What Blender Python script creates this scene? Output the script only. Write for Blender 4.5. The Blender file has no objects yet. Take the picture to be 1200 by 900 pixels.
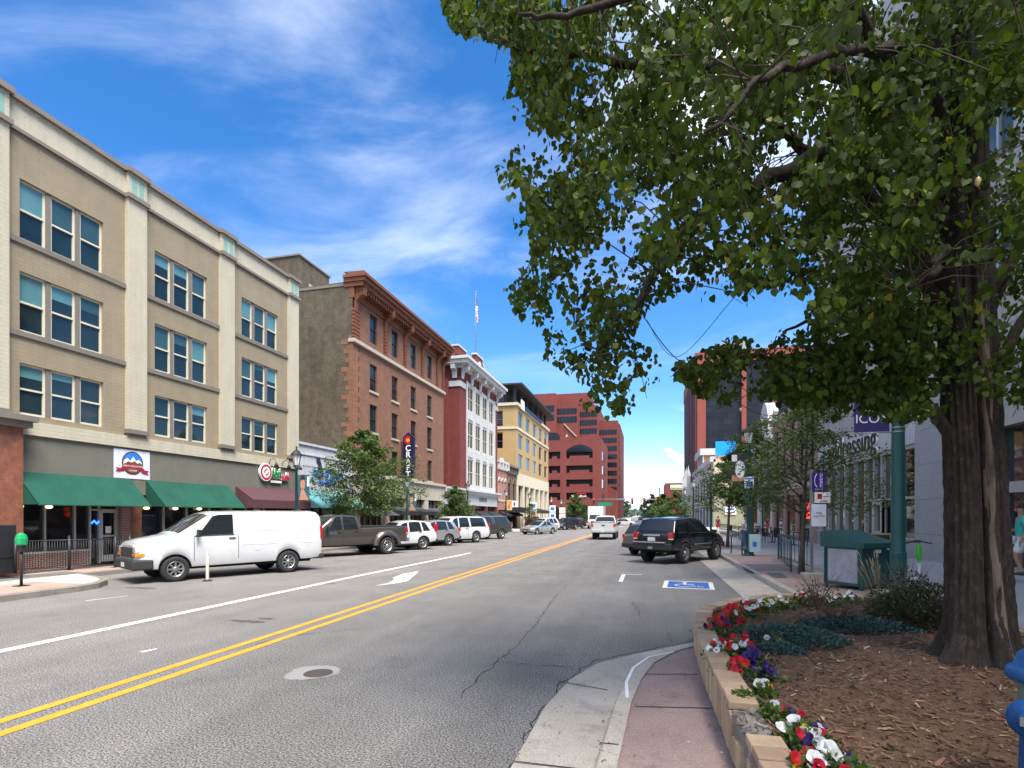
import bpy, bmesh, math, random
import numpy as np
from mathutils import Vector, Matrix
R = math.radians
random.seed(11); rng = np.random.default_rng(11)
scn = bpy.context.scene
COL = scn.collection

# ------------------------------------------------------------------ camera
FPX, TH, CH = 630.0, R(14.25), 1.95
cam_d = bpy.data.cameras.new('camera'); cam = bpy.data.objects.new('camera', cam_d); COL.objects.link(cam)
cam.location = (0, 0, CH); cam.rotation_euler = (R(90), 0, TH)
cam_d.sensor_width = 36; cam_d.lens = FPX/1200*36; cam_d.shift_y = 153/1200
cam_d.clip_start = 0.05; cam_d.clip_end = 20000
scn.camera = cam

# ------------------------------------------------------------------ world, sun, exposure
SUN_EL, SUN_AZ = R(60), R(132)          # azimuth clockwise from +Y
wd = bpy.data.worlds.new('World'); scn.world = wd; wd.use_nodes = True
nt = wd.node_tree; N = nt.nodes; Lk = nt.links; N.clear()
def nd(t, **k):
    n = N.new(t)
    for a, b in k.items(): setattr(n, a, b)
    return n
def mth(op, a, b=None, c=None, clamp=False):
    n = N.new('ShaderNodeMath'); n.operation = op; n.use_clamp = clamp
    for i, x in enumerate((a, b, c)):
        if x is None: continue
        if isinstance(x, (int, float)): n.inputs[i].default_value = x
        else: Lk.new(x, n.inputs[i])
    return n.outputs[0]
sky = nd('ShaderNodeTexSky', sky_type='NISHITA', sun_disc=False, sun_elevation=SUN_EL, sun_rotation=SUN_AZ,
         altitude=1800, air_density=1.0, dust_density=0.6, ozone_density=2.0)
hs = nd('ShaderNodeHueSaturation'); hs.inputs['Saturation'].default_value = 1.32; hs.inputs['Value'].default_value = 1.52
hs.inputs['Hue'].default_value = 0.503
Lk.new(sky.outputs[0], hs.inputs['Color'])
tc = nd('ShaderNodeTexCoord'); sx = nd('ShaderNodeSeparateXYZ'); Lk.new(tc.outputs['Generated'], sx.inputs[0])
X_, Y_, Z_ = sx.outputs
zz = mth('ADD', mth('MAXIMUM', Z_, 0.0), 0.16)
cx = nd('ShaderNodeCombineXYZ'); Lk.new(mth('DIVIDE', X_, zz), cx.inputs[0]); Lk.new(mth('DIVIDE', Y_, zz), cx.inputs[1])
mp = nd('ShaderNodeMapping'); mp.inputs['Rotation'].default_value = (0, 0, R(-38)); mp.inputs['Scale'].default_value = (0.8, 1.35, 1)
mp.inputs['Location'].default_value = (3.1, 1.7, 0)
Lk.new(cx.outputs[0], mp.inputs[0])
def noise(vec, scale, detail=6, rough=.55, dist=0.0):
    n = nd('ShaderNodeTexNoise'); n.inputs['Scale'].default_value = scale; n.inputs['Detail'].default_value = detail
    n.inputs['Roughness'].default_value = rough; n.inputs['Distortion'].default_value = dist
    Lk.new(vec, n.inputs['Vector']); return n.outputs['Fac']
def ramp(x, a, b):
    n = nd('ShaderNodeMapRange', interpolation_type='SMOOTHSTEP'); n.inputs[1].default_value = a; n.inputs[2].default_value = b
    Lk.new(x, n.inputs[0]); return n.outputs[0]
n1 = noise(mp.outputs[0], 1.5, 8, .6, .5)
cir = mth('MULTIPLY', ramp(n1, .40, .80), ramp(Z_, .14, .45))
n2 = noise(cx.outputs[0], .6, 7, .55, .2)
def dot(dx, dy, dz):
    return mth('ADD', mth('ADD', mth('MULTIPLY', X_, dx), mth('MULTIPLY', Y_, dy)), mth('MULTIPLY', Z_, dz))
dd = mth('ADD', dot(.135, .69, .711), mth('MULTIPLY', mth('SUBTRACT', n1, .5), .12))
big = ramp(dd, .945, 1.01)
band = mth('MULTIPLY', ramp(mth('ADD', dot(-.40, .62, .675), mth('MULTIPLY', mth('SUBTRACT', n1, .5), .3)), .955, 1.06), .40)
# cumulus low over the end of the street
mp2 = nd('ShaderNodeMapping'); mp2.inputs['Scale'].default_value = (1, 1, 2.4); Lk.new(tc.outputs['Generated'], mp2.inputs[0])
n3 = noise(mp2.outputs[0], 17, 5, .55, .1)
az_ = mth('DIVIDE', X_, mth('MAXIMUM', Y_, .05))
def bump_(c, w): return mth('SUBTRACT', 1.0, mth('POWER', mth('DIVIDE', mth('SUBTRACT', az_, c), w), 2.0))
top_ = mth('ADD', mth('MULTIPLY', bump_(-.028, .10), .060), mth('MULTIPLY', mth('SUBTRACT', n3, .5), .10))
cum = mth('MULTIPLY', ramp(mth('SUBTRACT', top_, Z_), 0.0, .012), ramp(Z_, -.02, .01))
n4 = noise(mp2.outputs[0], 9, 4, .5)
puff = mth('MULTIPLY', mth('MULTIPLY', ramp(n4, .62, .68), ramp(Z_, .02, .06)), mth('SUBTRACT', 1.0, ramp(Z_, .12, .2)))
rear = mth('MULTIPLY', mth('MULTIPLY', ramp(mth('SUBTRACT', mth('MULTIPLY', n2, .5), Y_), .05, .55), ramp(Z_, -.05, .1)), .50)  # unseen white cloud bank behind the camera, added as neutral fill light
haz = mth('MULTIPLY', mth('SUBTRACT', 1.0, ramp(Z_, -.02, .22)), .12)
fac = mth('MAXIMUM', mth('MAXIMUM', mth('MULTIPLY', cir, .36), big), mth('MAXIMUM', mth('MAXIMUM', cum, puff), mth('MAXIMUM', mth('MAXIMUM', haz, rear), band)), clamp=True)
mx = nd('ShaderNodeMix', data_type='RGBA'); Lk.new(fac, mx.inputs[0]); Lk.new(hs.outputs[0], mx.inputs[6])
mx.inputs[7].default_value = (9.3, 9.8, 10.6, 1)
bg = nd('ShaderNodeBackground'); bg.inputs[1].default_value = 0.09
Lk.new(mx.outputs[2], bg.inputs[0])
ow = nd('ShaderNodeOutputWorld'); Lk.new(bg.outputs[0], ow.inputs[0])
sun_d = bpy.data.lights.new('sun', 'SUN'); sun = bpy.data.objects.new('sun', sun_d); COL.objects.link(sun)
sun_d.energy = 4.1; sun_d.angle = R(32); sun_d.color = (1, .935, .84)
sd = Vector((math.sin(SUN_AZ)*math.cos(SUN_EL), math.cos(SUN_AZ)*math.cos(SUN_EL), math.sin(SUN_EL)))
sun.rotation_euler = (-sd).to_track_quat('-Z', 'Y').to_euler(); sun.location = (0, 0, 60)
vs = scn.view_settings; vs.view_transform = 'Standard'; vs.look = 'None'; vs.gamma = 1; vs.use_curve_mapping = False
vs.exposure = 1.15
scn.cycles.use_denoising = True
scn.cycles.max_bounces = 6; scn.cycles.transparent_max_bounces = 4

# ------------------------------------------------------------------ photo pixel -> place in the street
CT, ST = math.cos(TH), math.sin(TH)
def gz(y):                                   # the street falls gently away from the camera
    return -0.004*min(max(y-15, 0), 125)
def at(px, py, z):                           # on a horizontal plane
    D = FPX*(CH-z)/(py-603.0); u = (px-600)/FPX
    return (D*(u*CT-ST), D*(CT+u*ST))
def pd(px, py, D):                           # at a depth
    u = (px-600)/FPX; v = (603-py)/FPX
    return Vector((D*(u*CT-ST), D*(CT+u*ST), CH+v*D))
def onX(px, X):                              # Y on a facade running along the street
    u = (px-600)/FPX; D = X/(u*CT-ST); return D*(CT+u*ST)
def zX(px, py, X):
    u = (px-600)/FPX; D = X/(u*CT-ST); return CH+(603-py)/FPX*D
def onY(px, Y):
    u = (px-600)/FPX; return Y*(u*CT-ST)/(CT+u*ST)
def zY(px, py, Y):
    X = onY(px, Y); return CH+(603-py)/FPX*(Y*CT-X*ST)
def pix(p):
    Rr = p[0]*CT+p[1]*ST; D = p[1]*CT-p[0]*ST
    return (600+FPX*Rr/D, 603-FPX*(p[2]-CH)/D, D)

# ------------------------------------------------------------------ materials
def lin(h):
    h = h.lstrip('#'); o = []
    for i in (0, 2, 4):
        c = int(h[i:i+2], 16)/255; o.append(c/12.92 if c <= .04045 else ((c+.055)/1.055)**2.4)
    return tuple(o)
MATS = {}
def mat(name, col, rough=.7, var=.12, vs=2.5, bump=0., bs=40., metal=0., ior=1.45, brick=None, emit=None, coat=0., island=0., trans=0., spec=None, grain=None, vstretch=None, lanes=None, streak=0., mottle=None):
    """one procedural material: base colour with noise variation, optional bricks, bump, coat"""
    if name in MATS: return MATS[name]
    m = bpy.data.materials.new(name); m.use_nodes = True; MATS[name] = m
    t = m.node_tree; n = t.nodes; l = t.links; b = n['Principled BSDF']
    if isinstance(col, str): col = lin(col)
    c4 = (*col, 1); b.inputs['Roughness'].default_value = rough; b.inputs['Metallic'].default_value = metal; b.inputs['IOR'].default_value = ior
    if coat: b.inputs['Coat Weight'].default_value = coat; b.inputs['Coat Roughness'].default_value = .04
    if spec is not None: b.inputs['Specular IOR Level'].default_value = spec
    tcn = n.new('ShaderNodeTexCoord'); vec = tcn.outputs['Object']
    if vstretch:
        mpv = n.new('ShaderNodeMapping'); mpv.inputs['Scale'].default_value = (1, 1, vstretch); l.new(vec, mpv.inputs[0]); vec = mpv.outputs[0]
    src = None
    def mixc(f, a, bb, mode='MIX'):
        k = n.new('ShaderNodeMix'); k.data_type = 'RGBA'; k.blend_type = mode
        for i, x in ((0, f), (6, a), (7, bb)):
            if isinstance(x, (int, float)): k.inputs[i].default_value = x
            elif isinstance(x, tuple): k.inputs[i].default_value = x
            else: l.new(x, k.inputs[i])
        return k.outputs[2]
    def ns(scale, det=4, rg=.6, v=None):
        k = n.new('ShaderNodeTexNoise'); k.inputs['Scale'].default_value = scale; k.inputs['Detail'].default_value = det
        k.inputs['Roughness'].default_value = rg; l.new(v or vec, k.inputs['Vector']); return k.outputs['Fac']
    src = c4; hgt = None
    if brick:                                 # (width, height, mortar colour, second brick colour, mortar size)
        s = n.new('ShaderNodeSeparateXYZ'); l.new(vec, s.inputs[0])
        a = n.new('ShaderNodeMath'); a.operation = 'ADD'; l.new(s.outputs[0], a.inputs[0]); l.new(s.outputs[1], a.inputs[1])
        cb = n.new('ShaderNodeCombineXYZ'); l.new(a.outputs[0], cb.inputs[0]); l.new(s.outputs[2], cb.inputs[1])
        if len(brick) > 5: l.new(vec, cb.inputs[0]) if False else None
        br = n.new('ShaderNodeTexBrick'); br.inputs['Scale'].default_value = 1
        if len(brick) > 5 and brick[5] == 'flat': l.new(vec, br.inputs['Vector'])
        else: l.new(cb.outputs[0], br.inputs['Vector'])
        br.inputs['Brick Width'].default_value = brick[0]; br.inputs['Row Height'].default_value = brick[1]
        br.inputs['Mortar Size'].default_value = brick[4]; br.inputs['Mortar Smooth'].default_value = .3
        br.inputs['Color1'].default_value = c4; br.inputs['Color2'].default_value = (*(lin(brick[3]) if isinstance(brick[3], str) else brick[3]), 1)
        br.inputs['Mortar'].default_value = (*(lin(brick[2]) if isinstance(brick[2], str) else brick[2]), 1)
        src = br.outputs['Color']; hgt = br.outputs['Fac']
    if island:
        g = n.new('ShaderNodeNewGeometry'); h = n.new('ShaderNodeHueSaturation')
        mr = n.new('ShaderNodeMapRange'); mr.inputs[3].default_value = 1-island; mr.inputs[4].default_value = 1+island
        l.new(g.outputs['Random Per Island'], mr.inputs[0]); l.new(mr.outputs[0], h.inputs['Value'])
        mr2 = n.new('ShaderNodeMapRange'); mr2.inputs[3].default_value = .5+island*.03; mr2.inputs[4].default_value = .5-island*.05
        wn = n.new('ShaderNodeTexWhiteNoise'); wn.noise_dimensions = '1D'; l.new(g.outputs['Random Per Island'], wn.inputs['W'])
        l.new(wn.outputs[0], mr2.inputs[0]); l.new(mr2.outputs[0], h.inputs['Hue'])
        if isinstance(src, tuple): h.inputs['Color'].default_value = src
        else: l.new(src, h.inputs['Color'])
        src = h.outputs[0]
    if var:
        f = ns(vs, 5, .65); k = n.new('ShaderNodeMapRange'); k.inputs[1].default_value = .28; k.inputs[2].default_value = .72
        k.inputs[3].default_value = 1-var; k.inputs[4].default_value = 1+var; l.new(f, k.inputs[0])
        cbn = n.new('ShaderNodeCombineColor')
        for i in range(3): l.new(k.outputs[0], cbn.inputs[i])
        src = mixc(1.0, src, cbn.outputs[0], 'MULTIPLY')
    if streak:                                # dirt running down a wall
        mpn = n.new('ShaderNodeMapping'); mpn.inputs['Scale'].default_value = (1.3, 1.3, .09); l.new(vec, mpn.inputs[0])
        f = ns(2.2, 5, .7, mpn.outputs[0]); k = n.new('ShaderNodeMapRange'); k.inputs[1].default_value = .45; k.inputs[2].default_value = .8
        k.inputs[3].default_value = 1; k.inputs[4].default_value = 1-streak; l.new(f, k.inputs[0])
        cbn = n.new('ShaderNodeCombineColor')
        for i in range(3): l.new(k.outputs[0], cbn.inputs[i])
        src = mixc(1.0, src, cbn.outputs[0], 'MULTIPLY')
    if mottle:                                # (colour, scale, lo, hi)
        f = ns(mottle[1], 6, .7); k = n.new('ShaderNodeMapRange'); k.inputs[1].default_value = mottle[2]; k.inputs[2].default_value = mottle[3]; l.new(f, k.inputs[0])
        src = mixc(k.outputs[0], src, (*(lin(mottle[0]) if isinstance(mottle[0], str) else mottle[0]), 1))
    if lanes:                                 # wear along the traffic lanes
        mpl = n.new('ShaderNodeMapping'); mpl.inputs['Scale'].default_value = (1.1, .035, 1); l.new(vec, mpl.inputs[0])
        k = n.new('ShaderNodeMapRange'); k.inputs[1].default_value = .3; k.inputs[2].default_value = .7; k.inputs[3].default_value = 1-lanes; k.inputs[4].default_value = 1+lanes
        l.new(ns(1.0, 4, .6, mpl.outputs[0]), k.inputs[0]); cbn = n.new('ShaderNodeCombineColor')
        for i in range(3): l.new(k.outputs[0], cbn.inputs[i])
        src = mixc(1.0, src, cbn.outputs[0], 'MULTIPLY')
    if grain:                                 # (scale, amount): fine aggregate
        k = n.new('ShaderNodeMapRange'); k.inputs[1].default_value = .3; k.inputs[2].default_value = .7; k.inputs[3].default_value = 1-grain[1]; k.inputs[4].default_value = 1+grain[1]
        l.new(ns(grain[0], 2, .8), k.inputs[0]); cbn = n.new('ShaderNodeCombineColor')
        for i in range(3): l.new(k.outputs[0], cbn.inputs[i])
        src = mixc(1.0, src, cbn.outputs[0], 'MULTIPLY')
    if isinstance(src, tuple): b.inputs['Base Color'].default_value = src
    else: l.new(src, b.inputs['Base Color'])
    if bump:
        bn = n.new('ShaderNodeBump'); bn.inputs['Strength'].default_value = bump; bn.inputs['Distance'].default_value = .02
        l.new(ns(bs, 5, .6), bn.inputs['Height'])
        if hgt is not None:
            b2 = n.new('ShaderNodeBump'); b2.invert = True; b2.inputs['Strength'].default_value = .5; b2.inputs['Distance'].default_value = .01
            l.new(hgt, b2.inputs['Height']); l.new(bn.outputs[0], b2.inputs['Normal']); l.new(b2.outputs[0], b.inputs['Normal'])
        else: l.new(bn.outputs[0], b.inputs['Normal'])
    if emit:
        b.inputs['Emission Color'].default_value = (*emit[0], 1); b.inputs['Emission Strength'].default_value = emit[1]
    if trans:
        tr = n.new('ShaderNodeBsdfTranslucent'); ms = n.new('ShaderNodeMixShader'); ms.inputs[0].default_value = trans
        if isinstance(src, tuple): tr.inputs[0].default_value = src
        else:
            gg = mixc(1.0, src, (1.25, 1.35, .55, 1), 'MULTIPLY'); l.new(gg, tr.inputs[0])
        l.new(b.outputs[0], ms.inputs[1]); l.new(tr.outputs[0], ms.inputs[2]); l.new(ms.outputs[0], n['Material Output'].inputs[0])
    return m

# ------------------------------------------------------------------ mesh builder
class MB:
    def __init__(s): s.v = []; s.f = []; s.m = []; s.s = []
    def add(s, vs, fs, mi=0, sm=False):
        o = len(s.v); s.v.extend([tuple(p) for p in vs])
        for f in fs: s.f.append([i+o for i in f]); s.m.append(mi); s.s.append(sm)
    def quad(s, a, b, c, d, mi=0): s.add([a, b, c, d], [[0, 1, 2, 3]], mi)
    BF = [[0, 3, 2, 1], [4, 5, 6, 7], [0, 1, 5, 4], [1, 2, 6, 5], [2, 3, 7, 6], [3, 0, 4, 7]]
    def box(s, x0, x1, y0, y1, z0, z1, mi=0):
        s.add([(x0, y0, z0), (x1, y0, z0), (x1, y1, z0), (x0, y1, z0), (x0, y0, z1), (x1, y0, z1), (x1, y1, z1), (x0, y1, z1)], MB.BF, mi)
    def fbox(s, fr, u0, u1, z0, z1, d0, d1, mi=0):
        s.add([fr(u0, z0, d1), fr(u1, z0, d1), fr(u1, z0, d0), fr(u0, z0, d0), fr(u0, z1, d1), fr(u1, z1, d1), fr(u1, z1, d0), fr(u0, z1, d0)], MB.BF, mi)
    def obox(s, c, ax, ay, az, mi=0):
        c, ax, ay, az = map(Vector, (c, ax, ay, az))
        s.add([c-ax-ay-az, c+ax-ay-az, c+ax+ay-az, c-ax+ay-az, c-ax-ay+az, c+ax-ay+az, c+ax+ay+az, c-ax+ay+az], MB.BF, mi)
    def prism(s, fr, poly, d0, d1, mi=0):
        n = len(poly); vs = [fr(u, z, d1) for u, z in poly]+[fr(u, z, d0) for u, z in poly]
        s.add(vs, [list(range(n)), list(range(2*n-1, n-1, -1))]+[[i, i+n, (i+1) % n+n, (i+1) % n] for i in range(n)], mi)
    def tube(s, pts, rads, n=8, mi=0, cap=True, sm=True):
        pts = [Vector(p) for p in pts]; rings = []; up = None
        for i, p in enumerate(pts):
            t = (pts[min(i+1, len(pts)-1)]-pts[max(i-1, 0)])
            if t.length < 1e-9: t = Vector((0, 0, 1))
            t.normalize()
            if up is None: up = t.orthogonal().normalized()
            up = (up-t*up.dot(t)); up = up.normalized() if up.length > 1e-6 else t.orthogonal().normalized()
            w = t.cross(up); r = rads[i] if hasattr(rads, '__len__') else rads
            rings.append([p+(up*math.cos(2*math.pi*k/n)+w*math.sin(2*math.pi*k/n))*r for k in range(n)])
        vs = [q for r in rings for q in r]; fs = []
        for i in range(len(pts)-1):
            for k in range(n): fs.append([i*n+k, i*n+(k+1) % n, (i+1)*n+(k+1) % n, (i+1)*n+k])
        s.add(vs, fs, mi, sm)
        if cap:
            o = len(s.v)-len(vs)
            for ring, rev in ((0, 1), (len(pts)-1, 0)):
                f = [o+ring*n+k for k in range(n)]; s.f.append(f[::-1] if rev else f); s.m.append(mi); s.s.append(False)
    def cyl(s, p0, p1, r0, r1=None, n=12, mi=0, cap=True): s.tube([p0, p1], [r0, r0 if r1 is None else r1], n, mi, cap)
    def lathe(s, prof, n=16, o=(0, 0, 0), ax=(0, 0, 1), mi=0, sm=True, mis=None):
        ax = Vector(ax).normalized(); e1 = ax.orthogonal().normalized(); e2 = ax.cross(e1); o = Vector(o)
        vs = [o+ax*z+(e1*math.cos(2*math.pi*k/n)+e2*math.sin(2*math.pi*k/n))*r for r, z in prof for k in range(n)]
        for i in range(len(prof)-1):
            pass
        base = len(s.v); s.v.extend([tuple(p) for p in vs])
        for i in range(len(prof)-1):
            for k in range(n):
                s.f.append([base+i*n+k, base+i*n+(k+1) % n, base+(i+1)*n+(k+1) % n, base+(i+1)*n+k]); s.m.append(mis[i] if mis else mi); s.s.append(sm)
    def ball(s, c, r, n=10, mi=0, sz=1.0):
        s.lathe([(max(1e-4, r*math.sin(math.pi*i/n)), -r*sz*math.cos(math.pi*i/n)) for i in range(n+1)], 2*n, c, (0, 0, 1), mi)
    def build(s, name, mats, parent=None, bevel=0, world=False, smooth=None):
        me = bpy.data.meshes.new(name); me.from_pydata(s.v, [], s.f)
        if not isinstance(mats, (list, tuple)): mats = [mats]
        for m in mats: me.materials.append(m)
        if s.f:
            me.polygons.foreach_set('material_index', s.m); me.polygons.foreach_set('use_smooth', s.s if smooth is None else [smooth]*len(s.f))
        me.update()
        o = bpy.data.objects.new(name, me); COL.objects.link(o)
        if parent is not None:
            o.parent = parent
            if world and parent.type == 'EMPTY': o.location = -parent.location
        if bevel:
            b = o.modifiers.new('bevel', 'BEVEL'); b.width = bevel; b.segments = 2; b.limit_method = 'ANGLE'; b.angle_limit = R(40)
        return o
def frame(o, U, Nn):
    o = Vector(o); U = Vector(U); Nn = Vector(Nn)
    return lambda u, z, d=0.0: (o.x+U.x*u+Nn.x*d, o.y+U.y*u+Nn.y*d, o.z+z)
def facade(mb, fr, u0, u1, z0, z1, opens, depth=.2, mi=0):
    us = sorted({u0, u1, *[a for o in opens for a in o[:2]]}); zs = sorted({z0, z1, *[a for o in opens for a in o[2:4]]})
    for i in range(len(us)-1):
        for j in range(len(zs)-1):
            cu = (us[i]+us[i+1])/2; cz = (zs[j]+zs[j+1])/2
            if any(a < cu < b and c < cz < d for a, b, c, d in opens): continue
            mb.quad(fr(us[i], zs[j]), fr(us[i+1], zs[j]), fr(us[i+1], zs[j+1]), fr(us[i], zs[j+1]), mi)
    for a, b, c, d in opens:
        for (p, q) in (((a, c), (a, d)), ((b, c), (b, d)), ((a, c), (b, c)), ((a, d), (b, d))):
            mb.quad(fr(*p, 0), fr(*q, 0), fr(*q, -depth), fr(*p, -depth), mi)
def thing(name, label, cat, loc=(0, 0, 0), rz=0, group=None):
    o = bpy.data.objects.new(name, None); COL.objects.link(o); o.location = loc; o.rotation_euler = (0, 0, rz); o.empty_display_size = .3
    return tag(o, label, cat, group)
def tag(o, label, cat, group=None):
    o['label'] = label; o['category'] = cat
    if group: o['group'] = group
    return o
def struct(o): o['kind'] = 'structure'; return o
def stuff(o, label, cat): o['kind'] = 'stuff'; o['label'] = label; o['category'] = cat; return o
def dup(root, loc, rz=None, label=None, scale=None):
    def cp(o, par):
        c = o.copy(); COL.objects.link(c)
        if par is not None: c.parent = par
        for ch in o.children: cp(ch, c)
        return c
    r = cp(root, None); r.location = loc
    if rz is not None: r.rotation_euler = (0, 0, rz)
    if label: r['label'] = label
    if scale: r.scale = (scale,)*3 if not hasattr(scale, '__len__') else scale
    return r
def text(s, size, org, U, Nn, m, parent=None, name='lettering', depth=.01, align='CENTER', world=True, up=(0, 0, 1), shear=0., sx=1.0, bold=0.0):
    cu = bpy.data.curves.new('t', 'FONT'); cu.body = s; cu.size = size; cu.extrude = depth; cu.align_x = align; cu.align_y = 'CENTER'; cu.shear = shear; cu.offset = bold
    to = bpy.data.objects.new('t', cu); COL.objects.link(to)
    dg = bpy.context.evaluated_depsgraph_get(); me = bpy.data.meshes.new_from_object(to.evaluated_get(dg))
    bpy.data.objects.remove(to)
    U = Vector(U); Nn = Vector(Nn); up = Vector(up)
    M = Matrix(((U.x*sx, up.x, Nn.x, org[0]), (U.y*sx, up.y, Nn.y, org[1]), (U.z*sx, up.z, Nn.z, org[2]), (0, 0, 0, 1)))
    me.transform(M); me.materials.clear(); me.materials.append(m)
    o = bpy.data.objects.new(name, me); COL.objects.link(o)
    if parent is not None:
        o.parent = parent
        if world and parent.type == 'EMPTY': o.location = -parent.location
    return o
def ngon(cx, cz, r, n=28, a0=0, a1=2*math.pi, sz=1.0):
    full = abs(a1-a0-2*math.pi) < 1e-6; k = n if full else n+1
    return [(cx+r*math.cos(a0+(a1-a0)*i/n), cz+sz*r*math.sin(a0+(a1-a0)*i/n)) for i in range(k)]

# shared materials
M_ = {}
def mm(k, *a, **kw): M_[k] = mat(k, *a, **kw); return M_[k]
mm('asphalt', (.172, .163, .150), .9, .18, .5, .5, 80, mottle=((.125, .118, .109), 1.3, .54, .78), grain=(56, 1.35), lanes=.13)
mm('concrete', (.42, .375, .31), .85, .18, 1.2, .35, 30, mottle=((.20, .18, .15), 2.5, .54, .8), grain=(60, .25))
mm('light_concrete', (.40, .385, .35), .85, .14, 1.0, .25, 30, mottle=((.28, .265, .24), 1.6, .55, .8), grain=(50, .2))
mm('red_concrete', (.29, .205, .18), .85, .18, 1.6, .35, 35, mottle=((.13, .095, .085), 3.0, .55, .8), grain=(60, .25))
mm('pink_paver', (.40, .27, .215), .85, .12, 1.5, .2, 40, brick=(.2, .1, (.3, .24, .2), (.36, .24, .2), .006, 'flat'))
mm('white_paint', (.78, .78, .76), .7, .10, 6)
mm('road_white', (.66, .66, .64), .8, .16, 5, .3, 60, mottle=((.28, .27, .26), 9, .57, .72))
mm('road_yellow', (.74, .31, .02), .8, .16, 5, .3, 60, mottle=((.30, .18, .08), 9, .58, .72))
mm('black_metal', (.018, .019, .022), .45, .1)
mm('green_metal', (.012, .075, .075), .4, .12, 3)
mm('grey_metal', (.32, .33, .34), .4, .1, metal=.6)
mm('chrome', (.62, .62, .63), .16, .05, metal=1)
mm('rubber', (.022, .022, .023), .85, .15, 9, .2, 40)
mm('dark_trim', (.02, .021, .022), .6, .1)
mm('car_glass', (.012, .016, .018), .04, 0, ior=1.6)
mm('pane', (.010, .024, .030), .03, .5, .35, .10, 1.6, ior=1.5)
mm('blind', (.09, .22, .24), .05, .25, .5, ior=1.6)
mm('shop_glass', (.012, .013, .015), .03, .3, .5, .06, 1.2, ior=1.55)
mm('alu', (.45, .47, .45), .35, .06, metal=.5)
mm('lamp_glass', (.75, .76, .74), .25, .05)
mm('red_lens', (.45, .008, .01), .15, .05, coat=1)
mm('amber_lens', (.85, .25, .01), .15, .05, coat=1)
mm('clear_lens', (.55, .57, .6), .12, .05, coat=1)
mm('plate', (.55, .6, .58), .4, .08)
mm('dark_inside', (.01, .01, .011), .9, 0)
# ================================================================== GROUND, ROAD, PAVEMENTS
YB = [-60, 15, 140, 2500]
def strip(mb, x0, x1, y0, y1, dz, mi=0):
    ys = [y0]+[y for y in (15, 140) if y0 < y < y1]+[y1]
    for a, b in zip(ys, ys[1:]): mb.quad((x0, a, gz(a)+dz), (x1, a, gz(a)+dz), (x1, b, gz(b)+dz), (x0, b, gz(b)+dz), mi)
def slab(mb, poly, z1, z0=-.05, mi=0):          # raised pavement slab from a plan outline
    n = len(poly); vs = [(x, y, gz(y)+z1) for x, y in poly]+[(x, y, gz(y)+z0) for x, y in poly]
    mb.add(vs, [list(range(n))]+[[i, (i+1) % n, (i+1) % n+n, i+n] for i in range(n)], mi)
g = MB(); mm('ground', (.13, .13, .10), .95, .2, .02)
for a, b in ((-300, 15), (15, 140), (140, 9000)):
    g.quad((-6000, a, gz(a)-.06), (6000, a, gz(a)-.06), (6000, b, gz(b)-.06), (-6000, b, gz(b)-.06))
struct(g.build('ground', M_['ground']))
r = MB(); strip(r, -19.5, 9.3, -60, 2500, 0)
r.quad((-200, 108, gz(108)-.03), (200, 108, gz(108)-.03), (200, 127, gz(127)-.03), (-200, 127, gz(127)-.03))
struct(r.build('road', M_['asphalt']))

# painted markings
w = MB(); y_ = MB()
XY, XW = -5.62, -8.95
strip(y_, XY-.02, XY+.11, -20, 104, .005); strip(y_, XY-.36, XY-.23, -20, 104, .005)
strip(y_, XY-.1, XY+.1, 130, 700, .005)
struct(y_.build('centre_line', M_['road_yellow']))
strip(w, XW-.10, XW+.10, -20, 26.5, .005)
for yy in range(36, 100, 9): pass
strip(w, -.85, -.73, 15.9, 18.0, .005); strip(w, -.75, -.2, 17.95, 18.05, .005)
strip(w, -15, 3, 103.5, 104.1, .005)
for k in range(12): strip(w, -14.2+k*1.45, -13.7+k*1.45, 105, 107.6, .005)
for k in range(4):                                 # stall ticks of the slanted parking
    a = (-11.6, 8.4+0*k)
def arrow(mb, X, Y, s=1.0):                        # turn arrow pointing back at us and to the curb
    P = [(.0, 1.6), (.14, 1.6), (.16, .35), (.05, -.15), (-.25, -.42), (-.25, -.2), (-.85, -.62), (-.25, -1.15), (-.25, -.85), (.2, -.55), (.33, .2), (.3, 1.6)]
    vs = [(X+p[0]*s, Y-p[1]*s, gz(Y)+.006) for p in P]; mb.add(vs, [list(range(len(P)))])
ar = MB()
pts = [(438.6, 686.7), (466.6, 683), (477, 681), (489, 671.7), (490, 669.4), (471, 672.7), (459.7, 677.3), (463, 679), (455, 683.2)]
ar.add([(*at(a, b, .006), .006) for a, b in pts], [list(range(9))])
struct(ar.build('turn_arrow', M_['road_white']))
for px0, py0, px1, py1, wd_ in ((100, 704, 150, 698, .03), (165, 764, 184, 760, .05)):
    a = Vector(at(px0, py0, .006)); b = Vector(at(px1, py1, .006)); d = (b-a).normalized()*wd_; q = Vector((-d.y, d.x))
    w.quad((a.x-q.x, a.y-q.y, .0055), (b.x-q.x*.5, b.y-q.y*.5, .0055), (b.x+q.x*.5, b.y+q.y*.5, .0055), (a.x+q.x, a.y+q.y, .0055))
struct(w.build('lane_line', M_['road_white']))
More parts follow.
